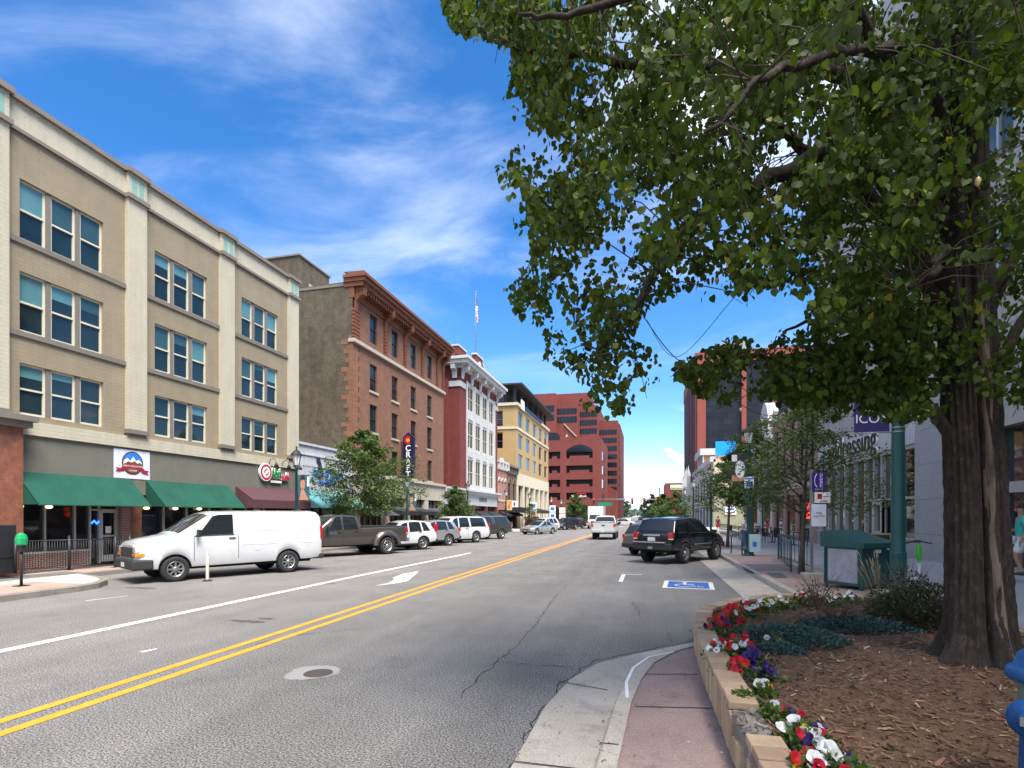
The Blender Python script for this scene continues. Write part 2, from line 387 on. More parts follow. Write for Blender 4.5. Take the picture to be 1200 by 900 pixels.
# accessible parking emblem
c0 = Vector(at(806.5, 685.3, .005))
eu = Vector((math.cos(R(-4)), math.sin(R(-4)))); ev = Vector((-eu.y, eu.x))
def em(u, v, z): return (c0.x+eu.x*u+ev.x*v, c0.y+eu.y*u+ev.y*v, gz(c0.y)+z)
e = MB(); mm('road_blue', (.03, .11, .36), .75, .12, 6, .2, 50, mottle=((.12, .16, .3), 8, .6, .75))
e.quad(em(-.66, -.82, .006), em(.66, -.82, .006), em(.66, .82, .006), em(-.66, .82, .006), 0)
e.quad(em(-.54, -.68, .010), em(.54, -.68, .010), em(.54, .68, .010), em(-.54, .68, .010), 1)
def eline(p, wd_):
    for (a, b) in zip(p, p[1:]):
        a = Vector(a); b = Vector(b); d = (b-a).normalized(); q = Vector((-d.y, d.x))*wd_; a = a-d*wd_*.4; b = b+d*wd_*.4
        e.quad(em(*(a-q), .014), em(*(b-q), .014), em(*(b+q), .014), em(*(a+q), .014), 0)
eline([(.28*math.cos(t)-.05, .30*math.sin(t)-.2) for t in np.linspace(R(110), R(390), 14)], .035)
eline([(-.10, .34), (-.08, -.08), (.18, -.08), (.28, -.42), (.38, -.38)], .045); eline([(-.08, .1), (.14, .1)], .035)
e.add([em(-.1+.075*math.cos(t), .46+.075*math.sin(t), .014) for t in np.linspace(0, 2*math.pi, 12, endpoint=False)], [list(range(12))], 0)
struct(e.build('accessible_parking_emblem', [M_['road_white'], M_['road_blue']]))

# cracks and patches in the asphalt
mm('crack', (.03, .03, .03), .95, 0); mm('patch', (.30, .29, .27), .9, .15, 2, .3, 30); mm('iron', (.08, .065, .055), .7, .2, 20, .4, 40); mm('dark_patch', (.075, .072, .07), .92, .15, 3, .3, 40)
ck = MB()
def crack(pts, wd_=.016):
    P = [Vector(at(a, b, .003)) for a, b in pts]; Q = []
    for a, b in zip(P, P[1:]):
        n_ = max(2, int((b-a).length/.12))
        for i in range(n_):
            t = i/n_; d = (b-a).normalized(); Q.append(a+(b-a)*t+Vector((-d.y, d.x))*random.gauss(0, .022))
    Q.append(P[-1])
    for a, b in zip(Q, Q[1:]):
        d = (b-a).normalized(); s = Vector((-d.y, d.x))*wd_*random.uniform(.25, .8)
        ck.quad((a.x-s.x, a.y-s.y, .004), (b.x-s.x, b.y-s.y, .004), (b.x+s.x, b.y+s.y, .004), (a.x+s.x, a.y+s.y, .004))
crack([(538, 818), (562, 792), (580, 778), (600, 762), (625, 735), (650, 700), (665, 685)], .011)
crack([(575, 776), (620, 778), (668, 782)], .008); crack([(742, 705), (752, 724)], .01); crack([(786, 752), (783, 742)], .01)
crack([(300, 755), (340, 745), (420, 737)], .012); crack([(690, 680), (670, 668)], .008)
crack([(597, 905), (632, 832), (668, 793), (700, 773), (745, 764), (812, 751)], .012)
struct(ck.build('road_crack', M_['crack']))
pa = MB(); cc = Vector(at(366, 788, .004))
pa.add([(cc.x+.31*math.cos(t)*(1+.10*math.sin(3*t+1)+.05*math.sin(11*t)+.03*math.sin(17*t+2)), cc.y+.31*math.sin(t)*(1+.1*math.sin(2*t)+.05*math.sin(13*t)), .005) for t in np.linspace(0, 2*math.pi, 40, endpoint=False)], [list(range(40))], 0)
struct(pa.build('concrete_collar', M_['patch']))
mc = MB(); m2 = Vector(at(373, 789, .004)); mc.lathe([(.001, .012), (.14, .012), (.145, .006), (.17, .010), (.175, .004)], 28, (m2.x, m2.y, 0), sm=False)
tag(mc.build('valve_cover', M_['iron']), 'round rusty iron cover set in a pale concrete patch in the road', 'manhole cover')
dp = MB()
for (px, py, a, b) in ((290, 728, .42, .05), (312, 725, .16, .04), (165, 689, .5, .06), (384, 684, .3, .05)):
    c = Vector(at(px, py, .003)); rj = random.Random(px)
    dp.add([(c.x+a*math.cos(t)*rj.uniform(.7, 1.1), c.y+b*math.sin(t)*rj.uniform(.6, 1.3)*2, .0035) for t in np.linspace(0, 2*math.pi, 46, endpoint=False)], [list(range(46))])
struct(dp.build('road_patch', M_['dark_patch']))

# left pavement: bulb-out near the camera, then the recessed slanted parking bay
XL0, XL1 = -13.95, -16.9
lp = MB()
outer = [(XL0, -60), (XL0, 10.5), (XL0-.15, 11.1), (XL0-.6, 11.7), (XL0-1.4, 12.2), (XL1, 12.7), (XL1, 60), (XL1+1.2, 61.5), (-13.6, 62.5), (-12.6, 64), (-12.6, 104), (-13.4, 106.2), (-15.5, 107.6)]
slab(lp, [(-21, -60)]+outer[:-1]+[(-15.5, 107.6), (-21, 107.6)], .15)
struct(lp.build('pavement', M_['light_concrete']))
def kerb(mb, path, wd_, z1, side=1, mi=0):          # kerb stone following a plan path
    n_ = len(path); P = [Vector(p) for p in path]; O = []; I = []
    for i in range(n_):
        d = (P[min(i+1, n_-1)]-P[max(i-1, 0)]).normalized(); q = Vector((-d.y, d.x))*side
        O.append(P[i]-q*.004); I.append(P[i]+q*wd_)
    for i in range(n_-1):
        a, b, c, d = O[i], O[i+1], I[i+1], I[i]; t = .012*side
        z = [gz(p.y)+z1 for p in (a, b, c, d)]; zg = [gz(p.y)-.04 for p in (a, b)]
        mb.quad((a.x, a.y, z[0]-.02), (b.x, b.y, z[1]-.02), (b.x, b.y, zg[1]), (a.x, a.y, zg[0]), mi)
        a2 = a+(d-a)*.12; b2 = b+(c-b)*.12
        mb.quad((a.x, a.y, z[0]-.02), (b.x, b.y, z[1]-.02), (b2.x, b2.y, z[1]), (a2.x, a2.y, z[0]), mi)
        mb.quad((a2.x, a2.y, z[0]), (b2.x, b2.y, z[1]), (c.x, c.y, z[2]), (d.x, d.y, z[3]), mi)
kb = MB(); kerb(kb, outer, .16, .156); 
mm('kerb_dark', (.21, .19, .165), .9, .2, 2, .3, 30, mottle=((.12, .11, .10), 4, .55, .75))
struct(kb.build('kerb', M_['kerb_dark']))
bp = MB(); 
for x0, x1, a, b in ((-15.9, XL0-.17, -60, 10.8), (-18.2, XL1-.17, 13, 60)):
    strip(bp, x0, x1, a, b, .155)
struct(bp.build('brick_paving', M_['pink_paver']))
# beyond the crossing
fp = MB(); slab(fp, [(-30, 128), (-11.4, 128), (-11.4, 900), (-30, 900)], .15); slab(fp, [(30, 128), (5.0, 128), (5.0, 900), (30, 900)], .15)
struct(fp.build('far_pavement', M_['light_concrete']))

# right pavement (slopes up a little to the shop fronts) and the near bulb-out
XR = 3.2
def rz(x, y): return gz(y)+.15+.028*min(max(x-XR, 0), 7)
rp = MB()
gx = [XR, 4.6, 6.4, 8.2, 10.2]; gy = [11.5, 14, 17, 20, 30, 60, 107]
for i in range(len(gx)-1):
    for j in range(len(gy)-1):
        rp.quad(*[(x, y, rz(x, y)) for x, y in ((gx[i], gy[j]), (gx[i+1], gy[j]), (gx[i+1], gy[j+1]), (gx[i], gy[j+1]))])
gy2 = [-60, -8, 2, 6, 9, 11.5]; gx2 = [4.4, 6.4, 8.2, 10.2]
for i in range(len(gx2)-1):
    for j in range(len(gy2)-1):
        rp.quad(*[(x, y, rz(x, y)) for x, y in ((gx2[i], gy2[j]), (gx2[i+1], gy2[j]), (gx2[i+1], gy2[j+1]), (gx2[i], gy2[j+1]))])
struct(rp.build('pavement', M_['light_concrete']))
rb = MB()
for (x0, x1, y0, y1) in ((XR+.17, 4.9, 13.0, 18.6), (XR+.17, 5.6, 21.6, 26)):
    rb.quad(*[(x, y, rz(x, y)+.006) for x, y in ((x0, y0), (x1, y0), (x1, y1), (x0, y1))], 0)
rb.quad(*[(x, y, rz(x, y)+.005) for x, y in ((XR+.17, 18.6), (4.9, 18.6), (4.9, 21.2), (XR+.17, 21.2))], 1)
for yy in np.arange(30, 105, 9):
    rb.quad(*[(x, y, rz(x, y)+.006) for x, y in ((XR+.17, yy), (4.9, yy), (4.9, yy+6), (XR+.17, yy+6))], 0)
struct(rb.build('brick_paving', [M_['pink_paver'], M_['red_concrete']]))
# near bulb-out kerb line, from photo: outer top edge of the kerb
KO = [(-1.15, -60), (-.95, -3), (-.72, 1.5)]+[at(*p, .15) for p in ((697, 900), (710, 858), (721, 822), (735, 795), (752, 775), (780, 761), (815, 752))]
KO = KO+[(1.1, 8.6), (1.9, 10.0), (2.7, 11.2), (XR, 12.3)]
bs_ = MB(); slab(bs_, [(4.5, -60)]+KO+[(4.5, 12.3)], .147)
struct(bs_.build('red_pavement', M_['red_concrete']))
kb = MB(); kerb(kb, KO, .15, .158, side=-1); kerb(kb, [(XR, 12.3), (XR, 17.7)], .15, .158, side=-1); kerb(kb, [(XR, 21.0), (XR, 107)], .15, .158, side=-1)
for y0, y1, z0, z1 in ((17.7, 18.9, .158, .02), (18.9, 20.0, .02, .02), (20.0, 21.0, .02, .158)):
    kb.quad((XR, y0, z0), (XR, y1, z1), (XR+.15, y1, z1+.002), (XR+.15, y0, z0+.002)); kb.quad((XR, y0, -.02), (XR, y1, -.02), (XR, y1, z1), (XR, y0, z0))
struct(kb.build('kerb', M_['concrete']))
GO = [(-1.95, -60), (-1.75, -3), (-1.45, 1.5)]+[at(*p, .01) for p in ((598, 900), (640, 826), (668, 796), (700, 777), (745, 766), (790, 757), (814, 752.5))]
gp = MB(); n_ = min(len(GO), len(KO))
for i in range(n_-1):
    a, b, c, d = GO[i], GO[i+1], KO[i+1], KO[i]
    gp.quad((*a, .008), (*b, .008), (*c, .018), (*d, .018))
strip(gp, 2.15, XR, 12.4, 27, .006); 
strip(gp, 2.6, XR, 27, 107, .006)
struct(gp.build('gutter', M_['concrete']))
# joints
jt = MB()
def joint(p, q, z, wd_=.008):
    a = Vector(p); b = Vector(q); d = (b-a).normalized(); s = Vector((-d.y, d.x))*wd_
    jt.quad((*(a-s), z), (*(b-s), z), (*(b+s), z), (*(a+s), z))
for pa_, pb_ in (((745, 828), (835, 830)), ((738, 790), (818, 790))): joint(at(*pa_, .15), at(*pb_, .15), .1525)
for pa_, pb_ in (((655, 799), (712, 809)), ((600, 893), (690, 903))): joint(at(*pa_, .01), at(*pb_, .015), .0205)
joint(at(703, 872, .15), at(725, 874, .15), .162)
for yy in range(-6, 107, 3): 
    joint((6.4, yy+.5), (10.1, yy+.5), rz(6.4, yy)+.05) if False else None
struct(jt.build('pavement_joint', M_['crack']))
jw = MB()
pts = [(735, 818), (734, 800), (742, 783), (760, 770), (790, 764)]
P = [Vector(at(a, b, .155)) for a, b in pts]
for a, b in zip(P, P[1:]):
    d = (b-a).normalized(); s = Vector((-d.y, d.x))*.016
    jw.quad((*(a-s), .1605), (*(b-s), .1605), (*(b+s), .1605), (*(a+s), .1605))
struct(jw.build('joint_sealant', M_['white_paint']))
deb = MB(); rdb = random.Random(21)
for i in range(150):                          # grit and dry leaves along the kerb and the planter foot
    if i < 70: a, b = rdb.choice([((600, 895), (700, 778)), ((700, 890), (722, 810)), ((850, 880), (818, 770))]); t_ = rdb.random(); px_, py_ = a[0]+(b[0]-a[0])*t_+rdb.gauss(0, 6), a[1]+(b[1]-a[1])*t_+rdb.gauss(0, 4); 
    else: px_, py_ = rdb.uniform(610, 850), rdb.uniform(770, 898)
    onp = px_ > 735-(py_-795)*.36; zz_ = .16 if onp else .022
    x_, y_2 = at(px_, py_, zz_); s_ = rdb.uniform(.004, .016); a_ = rdb.uniform(0, 6.28); c_2, s_2 = math.cos(a_)*s_, math.sin(a_)*s_
    deb.add([(x_-c_2, y_2-s_2, zz_+.004), (x_+s_2*.5, y_2-c_2*.5, zz_+.008), (x_+c_2*1.3, y_2+s_2*1.3, zz_+.006), (x_-s_2*.5, y_2+c_2*.5, zz_+.010)], [[0, 1, 2, 3]], rdb.choice([0, 0, 1]))
mm('dry_leaf', (.10, .065, .035), .9, .2, 9); mm('pale_grit', (.45, .40, .33), .9, .2, 9)
stuff(deb.build('pavement_litter', [M_['dry_leaf'], M_['pale_grit']]), 'dry leaf bits and grit scattered along the kerb and the red pavement', 'litter')
# far hills and the far ground
hl = MB(); mm('hill', (.05, .085, .075), .95, .2, .003)
for (d0, amp, sd_) in ((3300, 34, 3), (4600, 62, 9)):
    rr = random.Random(sd_); xs = np.linspace(-4000, 4000, 140); ph = [rr.uniform(0, 6) for _ in range(5)]
    top = [amp*(.62+.2*math.sin(x/900+ph[0])+.12*math.sin(x/310+ph[1])+.05*math.sin(x/97+ph[2])) for x in xs]
    for i in range(len(xs)-1):
        hl.quad((xs[i], d0, -3), (xs[i+1], d0, -3), (xs[i+1], d0+500, top[i+1]), (xs[i], d0+500, top[i]))
        hl.quad((xs[i], d0+500, top[i]), (xs[i+1], d0+500, top[i+1]), (xs[i+1], d0+1200, -3), (xs[i], d0+1200, -3))
struct(hl.build('hills', M_['hill']))
# ================================================================== BUILDINGS, LEFT SIDE (shop fronts stand on X = -20)
XF = -20.0
FL = frame((XF, 0, 0), (0, 1, 0), (1, 0, 0))
mm('taupe_brick', (.270, .224, .152), .85, .10, .8, .4, 26, brick=(.42, .13, (.24, .20, .136), (.285, .238, .163), .008), streak=.12)
mm('cream_paint', (.49, .445, .325), .8, .07, 1.0, .25, 30, brick=(.42, .13, (.41, .38, .30), (.485, .45, .355), .008), streak=.15)
mm('stone_trim', (.17, .155, .13), .8, .1, 2)
mm('cornice_brown', (.20, .165, .14), .75, .08, 2)
mm('window_cream', (.60, .57, .46), .6, .05, 4)
mm('sage_stucco', (.155, .152, .122), .9, .08, 1.5, .3, 60, streak=.12)
mm('verdigris', (.22, .40, .34), .6, .1, 6)
mm('green_canvas', (.005, .070, .045), .85, .22, 1.1, .5, 3.5, streak=.18)
mm('maroon_canvas', (.085, .035, .045), .8, .1, 3, .1, 90)
mm('teal_canvas', (.10, .30, .33), .8, .1, 3, .1, 90)
mm('black_canvas', (.016, .017, .02), .8, .1, 3, .1, 90)
mm('grey_canvas', (.045, .05, .058), .8, .1, 3, .1, 90)
mm('red_granite', (.26, .10, .06), .35, .35, 2.5, .05, 20, mottle=((.14, .07, .05), 6, .45, .7))
mm('brown_tile', (.19, .075, .035), .6, .3, 3, .1, 20, brick=(.3, .2, (.1, .05, .03), (.13, .05, .03), .01))
mm('knee_brick', (.20, .075, .055), .8, .2, 3, .2, 40, brick=(.2, .065, (.3, .26, .22), (.15, .06, .05), .012))

def sash(fr, a, b, c, d, par, depth=.16, fm=None, pm=None, world=True, fw=.07, split=True, shade=None):
    """double-hung window: frame is a part, its glazing a sub-part"""
    f = MB(); e0, e1 = -depth, -depth+.07
    f.fbox(fr, a, a+fw, c, d, e0, e1); f.fbox(fr, b-fw, b, c, d, e0, e1); f.fbox(fr, a+fw, b-fw, c, c+fw, e0, e1); f.fbox(fr, a+fw, b-fw, d-fw, d, e0, e1)
    m_ = (c+d)/2
    if split: f.fbox(fr, a+fw, b-fw, m_-.03, m_+.03, e0, e1+.02)
    wf = f.build('window', fm or M_['window_cream'], par, world=world)
    p = MB()
    if split:
        p.quad(fr(a+fw, c+fw, e0+.02), fr(b-fw, c+fw, e0+.02), fr(b-fw, m_-.03, e0+.02), fr(a+fw, m_-.03, e0+.02), 0)
        k = shade if shade is not None else 0
        zs_ = d-fw-(d-fw-m_-.03)*k
        if k < 1: p.quad(fr(a+fw, m_+.03, e0+.035), fr(b-fw, m_+.03, e0+.035), fr(b-fw, zs_, e0+.035), fr(a+fw, zs_, e0+.035), 0)
        if k > 0: p.quad(fr(a+fw, zs_, e0+.035), fr(b-fw, zs_, e0+.035), fr(b-fw, d-fw, e0+.035), fr(a+fw, d-fw, e0+.035), 1)
    else: p.quad(fr(a+fw, c+fw, e0+.03), fr(b-fw, c+fw, e0+.03), fr(b-fw, d-fw, e0+.03), fr(a+fw, d-fw, e0+.03), 0)
    p.build('glazing', pm or [M_['pane'], M_['blind']], wf)
    return wf
def awning(fr, u0, u1, ztop, zbot, proj, m, par, val=.0, name='awning', world=True, thick=.03):
    a = MB(); zf = zbot+val
    a.add([fr(u0, ztop, .03), fr(u1, ztop, .03), fr(u1, zf, proj), fr(u0, zf, proj), fr(u0, ztop-thick, .03), fr(u1, ztop-thick, .03), fr(u1, zf-thick, proj), fr(u0, zf-thick, proj)],
          [[0, 1, 2, 3], [7, 6, 5, 4], [0, 3, 7, 4], [1, 5, 6, 2], [3, 2, 6, 7]])
    for u, s in ((u0, 1), (u1, -1)):          # side wings
        a.add([fr(u, ztop, .03), fr(u, zf, proj), fr(u, zbot, proj), fr(u, zbot, .03)], [[0, 1, 2, 3]])
    if val: a.quad(fr(u0, zf, proj+.002), fr(u1, zf, proj+.002), fr(u1, zbot, proj+.002), fr(u0, zbot, proj+.002))
    n_ = max(2, int((u1-u0)/1.2))
    o = a.build(name, m, par, world=world)
    b = MB()
    for i in range(n_+1):
        u = u0+.04+(u1-u0-.08)*i/n_
        b.tube([fr(u, ztop-.06, .05), fr(u, zf-.05, proj-.03)], .015, 5); b.tube([fr(u, zbot+.04, .05), fr(u, zbot+.04, proj-.03)], .015, 5)
    b.build('awning_frame', M_['black_metal'], o)
    return o

# ------------------------------------------------------------------ cream four-storey block
A0, A1, AT = 3.5, 27.45, 15.6
A = thing('cream_building', 'four-storey taupe brick block with cream pilasters and green and maroon awnings', 'building', (XF, 15.5, 0))
rows = [(11.02, 13.0), (7.98, 9.96), (5.25, 6.95)]
pil = [(7.05, 7.9), (11.9, 12.72), (16.78, 17.6), (21.55, 22.4), (26.6, 27.42)]
bays = [(3.6, 7.05), (7.9, 11.9), (12.72, 16.78), (17.6, 21.55), (22.4, 26.6)]
groups = [(8.6, 11.35), (13.12, 15.92), (18.1, 20.85), (23.05, 25.8)]
gx_ = [(g0, g1) for g0, g1 in groups]
op = [(a, b, c, d) for a, b in gx_ for c, d in rows]
wall = MB(); facade(wall, FL, A0, A1, 4.62, 14.55, op, .22)
wall.quad((XF, A1, -.5), (XF-14, A1, -.5), (XF-14, A1, AT), (XF, A1, AT)); wall.quad((XF, A0, -.5), (XF-14, A0, -.5), (XF-14, A0, AT), (XF, A0, AT))
wall.quad((XF, A0, AT-.3), (XF-14, A0, AT-.3), (XF-14, A1, AT-.3), (XF, A1, AT-.3)); wall.quad((XF-14, A0, -.5), (XF-14, A1, -.5), (XF-14, A1, AT), (XF-14, A0, AT))
wall.build('wall', M_['taupe_brick'], A, world=True)
fz = MB(); fz.fbox(FL, A0, A1, 14.55, 15.45, -.3, .03); fz.build('frieze', M_['cream_paint'], A, world=True)
co = MB()
for a, b in bays: co.fbox(FL, a-.0, b, 15.45, 15.62, -.3, .16); co.fbox(FL, a, b, 14.46, 14.58, -.05, .10)
for a, b in pil: co.fbox(FL, a-.08, b+.08, 15.45, 15.64, -.3, .30); co.fbox(FL, a-.06, b+.06, 14.44, 14.60, .0, .28)
co.build('cornice', M_['cornice_brown'], A, world=True)
for i, (a, b) in enumerate(pil):
    p = MB(); p.fbox(FL, a, b, 5.32, 14.44, -.05, .17); p.fbox(FL, a, b, 14.60, 15.45, .0, .17)
    po = p.build('pilaster', M_['cream_paint'], A, world=True)
    q = MB(); q.fbox(FL, a+.14, a+.36, 14.68, 15.34, .17, .175); q.fbox(FL, b-.36, b-.14, 14.68, 15.34, .17, .175)
    q.build('inlay', M_['verdigris'], po)
    q = MB(); q.fbox(FL, a-.05, b+.05, 5.16, 5.32, .0, .22); q.fbox(FL, a+.02, b-.02, 5.05, 5.16, .0, .14); q.build('base', M_['stone_trim'], po)
mm('blind_dark', (.035, .085, .10), .05, .25, .5, .1, 1.6, ior=1.5); mm('blind_cream', (.20, .26, .25), .06, .25, .5, .1, 1.6, ior=1.5)
wi = 0; shd = [1, 1, .9, 1, .75, .9, .1, .0, .2, 1, .8, 1, 1, 1, .9, .6, .2, .3, .9, 1, 1, 1, .9, .6, .6, .8, .3]
for gi, (a, b) in enumerate(gx_):
    for ri, (c, d) in enumerate(rows):
        mw = (b-a-.30)/3
        for k in range(3):
            sash(FL, a+k*(mw+.15), a+k*(mw+.15)+mw, c+.02, d, A, .17, fw=.065, pm=[M_['pane'], M_[random.Random(wi*13+5).choice(['blind', 'blind', 'blind_dark', 'blind_dark', 'blind'])]], shade=random.Random(wi*7+3).choice([1, 1, .92, .75, .5, .3, 1]) if ri < 2 else random.Random(wi*5+1).choice([0, 0, .5, .3])); wi += 1
for a, b in gx_:
    for c, d in rows:
        mw = (b-a-.30)/3
        for k in (1, 2): mu = MB(); mu.fbox(FL, a+k*mw+(k-1)*.15, a+k*mw+k*.15, c, d, -.22, -.05); mu.build('mullion', M_['stone_trim'], A, world=True)
for a, b in bays:
    for c, d in rows[:2]: sb = MB(); sb.fbox(FL, a, b, c-.17, c, -.02, .07); sb.build('sill_band', M_['stone_trim'], A, world=True)
gb = MB(); gb.fbox(FL, A0, A1, 4.60, 5.06, -.05, .09); gb.build('string_course', M_['cream_paint'], A, world=True)
sg = MB(); facade(sg, FL, 12.95, A1, 0, 4.60, [(12.97, A1-.4, .02, 2.75)], .3); sg.fbox(FL, A1-.4, A1, 0, 2.75, -.3, -.001)
sg.build('sign_band', M_['sage_stucco'], A, world=True)
# shopfront glazing, knee wall, piers
sf = MB(); sf.quad(FL(12.4, .1, -.30), FL(A1, .1, -.30), FL(A1, 2.75, -.30), FL(12.4, 2.75, -.30)); 
sf.build('shop_window', M_['shop_glass'], A, world=True)
for a, b in ((12.95, 15.45), (17.45, 22.0), (22.4, 26.9)): kw = MB(); kw.fbox(FL, a, b, 0, .62, -.28, -.04); kw.fbox(FL, a, b, .62, .68, -.29, -.02, 1); kw.build('knee_wall', [M_['knee_brick'], M_['light_concrete']], A, world=True)
fm = MB()
for u in (12.98, 14.0, 15.0, 15.55, 15.9, 16.6, 17.5, 18.7, 19.9, 21.2, 22.4, 23.6, 24.9): fm.fbox(FL, u, u+.06, .1, 2.72, -.29, -.20)
fm.fbox(FL, 12.98, 26.9, 2.45, 2.52, -.29, -.21); fm.fbox(FL, 15.6, 16.6, 2.1, 2.16, -.29, -.20)
fm.build('shop_window_frame', M_['alu'], A, world=True)
dr = MB(); fr_ = FL
dr.fbox(fr_, 15.96, 16.04, .16, 2.1, -.25, -.18); dr.fbox(fr_, 16.52, 16.60, .16, 2.1, -.25, -.18); dr.fbox(fr_, 16.04, 16.52, .16, .4, -.25, -.18); dr.fbox(fr_, 16.04, 16.52, 2.02, 2.1, -.25, -.18); dr.fbox(fr_, 16.04, 16.52, 1.1, 1.16, -.25, -.18)
do = dr.build('door', M_['alu'], A, world=True)
n2_ = MB(); n2_.fbox(fr_, 16.2, 16.42, 1.25, 1.5, -.26, -.25); n2_.build('notice', M_['white_paint'], do)
for u0, u1, dd_, m in ((16.66, 17.05, -.03, 'knee_brick'), (17.05, 17.5, 0, 'brown_tile'), (22.0, 22.4, 0, 'brown_tile')): pr = MB(); pr.fbox(FL, u0, u1, 0, 2.72, -.3, dd_); pr.build('pier', M_[m], A, world=True)
gp_ = MB(); gp_.fbox(FL, 12.2, 12.95, 0, 4.75, -.3, .42); gp_.build('granite_pier', M_['red_granite'], A, world=True)
gp_ = MB(); gp_.fbox(FL, 11.9, 13.1, 4.75, 4.95, -.3, .62); gp_.fbox(FL, 11.8, 13.2, 4.95, 5.12, -.3, .75); gp_.build('pier_cap', M_['stone_trim'], A, world=True)
# shop at the near end (outside the picture to the left)
ns_ = MB(); ns_.fbox(FL, A0, 12.2, 0, 4.6, -.3, -.02); ns_.build('wall', M_['red_granite'], A, world=True)
awning(FL, 12.97, 17.0, 3.36, 2.28, 1.05, M_['green_canvas'], A)
awning(FL, 17.66, 22.1, 3.36, 2.28, 1.05, M_['green_canvas'], A)
awning(FL, 22.6, 27.3, 3.36, 2.28, 1.05, M_['maroon_canvas'], A, val=.42)
# globe lamps hanging inside the shop window
mm('globe', (.8, .7, .5), .3, .05, emit=((1, .82, .5), 1.2)); mm('neon_blue', (.02, .1, .9), .4, 0, emit=((.02, .12, 1), 3.0))
for u in (13.25, 14.15, 17.9, 19.3, 20.6): gl = MB(); gl.ball(FL(u, 2.22, -.20), .11, 7, sz=.6); gl.build('shop_lamp', M_['globe'], A, world=True)
nb = MB(); nb.tube([FL(15.62, 1.62, -.2), FL(15.72, 1.72, -.2), FL(15.83, 1.60, -.2), FL(15.9, 1.7, -.2)], .03, 6)
tag(nb.build('neon_sign', M_['neon_blue']), 'small blue neon squiggle glowing in the shop window by the door', 'neon sign')

# banner sign
bn = thing('banner_sign', 'white banner with a round snowy mountain emblem and red ribbon on the grey-green wall', 'sign', (XF, 16.9, 4.0))
sg_ = MB(); c0_, c1_ = 16.3, 17.85; z0_, z1_ = 3.38, 4.52; nx_ = 14
mm('banner_white', (.68, .70, .78), .6, .05, 3)
for i in range(nx_):
    for j in range(8):
        P = []
        for (a, b) in ((i, j), (i+1, j), (i+1, j+1), (i, j+1)):
            u = c0_+(c1_-c0_)*a/nx_; z = z0_+(z1_-z0_)*b/8
            P.append(FL(u, z, .02+.008*math.sin(a*1.9+b)*(abs(b-4)/4)))
        sg_.add(P, [[0, 1, 2, 3]], 0, True)
sg_.build('banner', M_['banner_white'], bn, world=True)
mm('logo_brown', (.09, .02, .02), .6, 0); mm('logo_blue', (.02, .2, .65), .6, .1, 4); mm('logo_red', (.33, .012, .03), .6, 0); mm('logo_earth', (.20, .05, .03), .6, .2, 8); mm('snow', (.75, .78, .8), .6, 0)
lg = MB(); cu, cz = 17.08, 4.0
def flat(mb, poly, d, mi): mb.add([FL(u, z, d) for u, z in poly], [list(range(len(poly)))], mi)
flat(lg, ngon(cu, cz, .46), .032, 0); flat(lg, ngon(cu, cz, .41), .035, 1)
flat(lg, [(cu-.41, cz-.05)]+[(cu-.36, cz+.1), (cu-.22, cz+.2), (cu-.1, cz+.08), (cu+.02, cz+.27), (cu+.14, cz+.1), (cu+.28, cz+.16), (cu+.40, cz+.02), (cu+.41, cz-.05)], .037, 4)
flat(lg, [(cu-.41, cz-.05)]+ngon(cu, cz, .41, 16, math.pi*1.04, math.pi*1.96)+[(cu+.41, cz-.03), (cu+.3, cz+.05), (cu+.2, cz), (cu+.08, cz+.09), (cu-.05, cz+.02), (cu-.2, cz+.07), (cu-.3, cz-.02)], .039, 3)
flat(lg, [(cu-.5, cz-.2), (cu-.25, cz-.08), (cu, cz-.05), (cu+.25, cz-.08), (cu+.5, cz-.2), (cu+.48, cz-.3), (cu+.25, cz-.2), (cu, cz-.17), (cu-.25, cz-.2), (cu-.48, cz-.3)], .041, 2)
flat(lg, [(cu-.48, cz-.24), (cu-.72, cz-.2), (cu-.64, cz-.28), (cu-.72, cz-.38), (cu-.36, cz-.34), (cu-.38, cz-.26)], .040, 2)
flat(lg, [(cu+.48, cz-.24), (cu+.72, cz-.26), (cu+.64, cz-.33), (cu+.72, cz-.44), (cu+.36, cz-.36), (cu+.38, cz-.26)], .040, 2)
lg.build('emblem', [M_['logo_brown'], M_['logo_blue'], M_['logo_red'], M_['logo_earth'], M_['snow']], bn, world=True)
text("MARY'S MOUNTAIN", .095, FL(cu, cz-.125, .044), (0, 1, 0), (1, 0, 0), M_['white_paint'], bn, depth=.001)
text("COOKIES", .085, FL(cu, cz-.30, .044), (0, 1, 0), (1, 0, 0), M_['white_paint'], bn, depth=.001)
# sushi bar letters
ss = thing('sushi_sign', 'channel-letter sign with red round emblem and green and pink letters over the maroon awning', 'sign', (XF, 25, 4))
mm('sign_green', (.02, .22, .06), .4, 0); mm('sign_red', (.45, .01, .03), .4, 0); mm('sign_pink', (.5, .05, .12), .4, 0)
bz = MB(); bu = onX(309, XF); bzz = zX(309, 553.5, XF); k = .52
bz.prism(FL, ngon(bu, bzz, .47, 28), .05, .16, 0); bz.prism(FL, ngon(bu, bzz, .42, 28), .16, .165, 1); bz.prism(FL, ngon(bu, bzz, .30, 28), .165, .17, 0)
bz.prism(FL, ngon(bu, bzz, .17, 12, R(60), R(200))+ngon(bu, bzz, .10, 12, R(60), R(200))[::-1], .17, .175, 1)
bz.prism(FL, ngon(bu, bzz, .17, 12, R(240), R(380))+ngon(bu, bzz, .10, 12, R(240), R(380))[::-1], .17, .175, 1)
bz.prism(FL, [(bu+.3, bzz-.14), (bu+.5, bzz-.2), (bu+.5, bzz+.2), (bu+.3, bzz+.14)], .166, .178, 1) if False else None
bz.build('emblem', [M_['white_paint'], M_['sign_red']], ss, world=True)
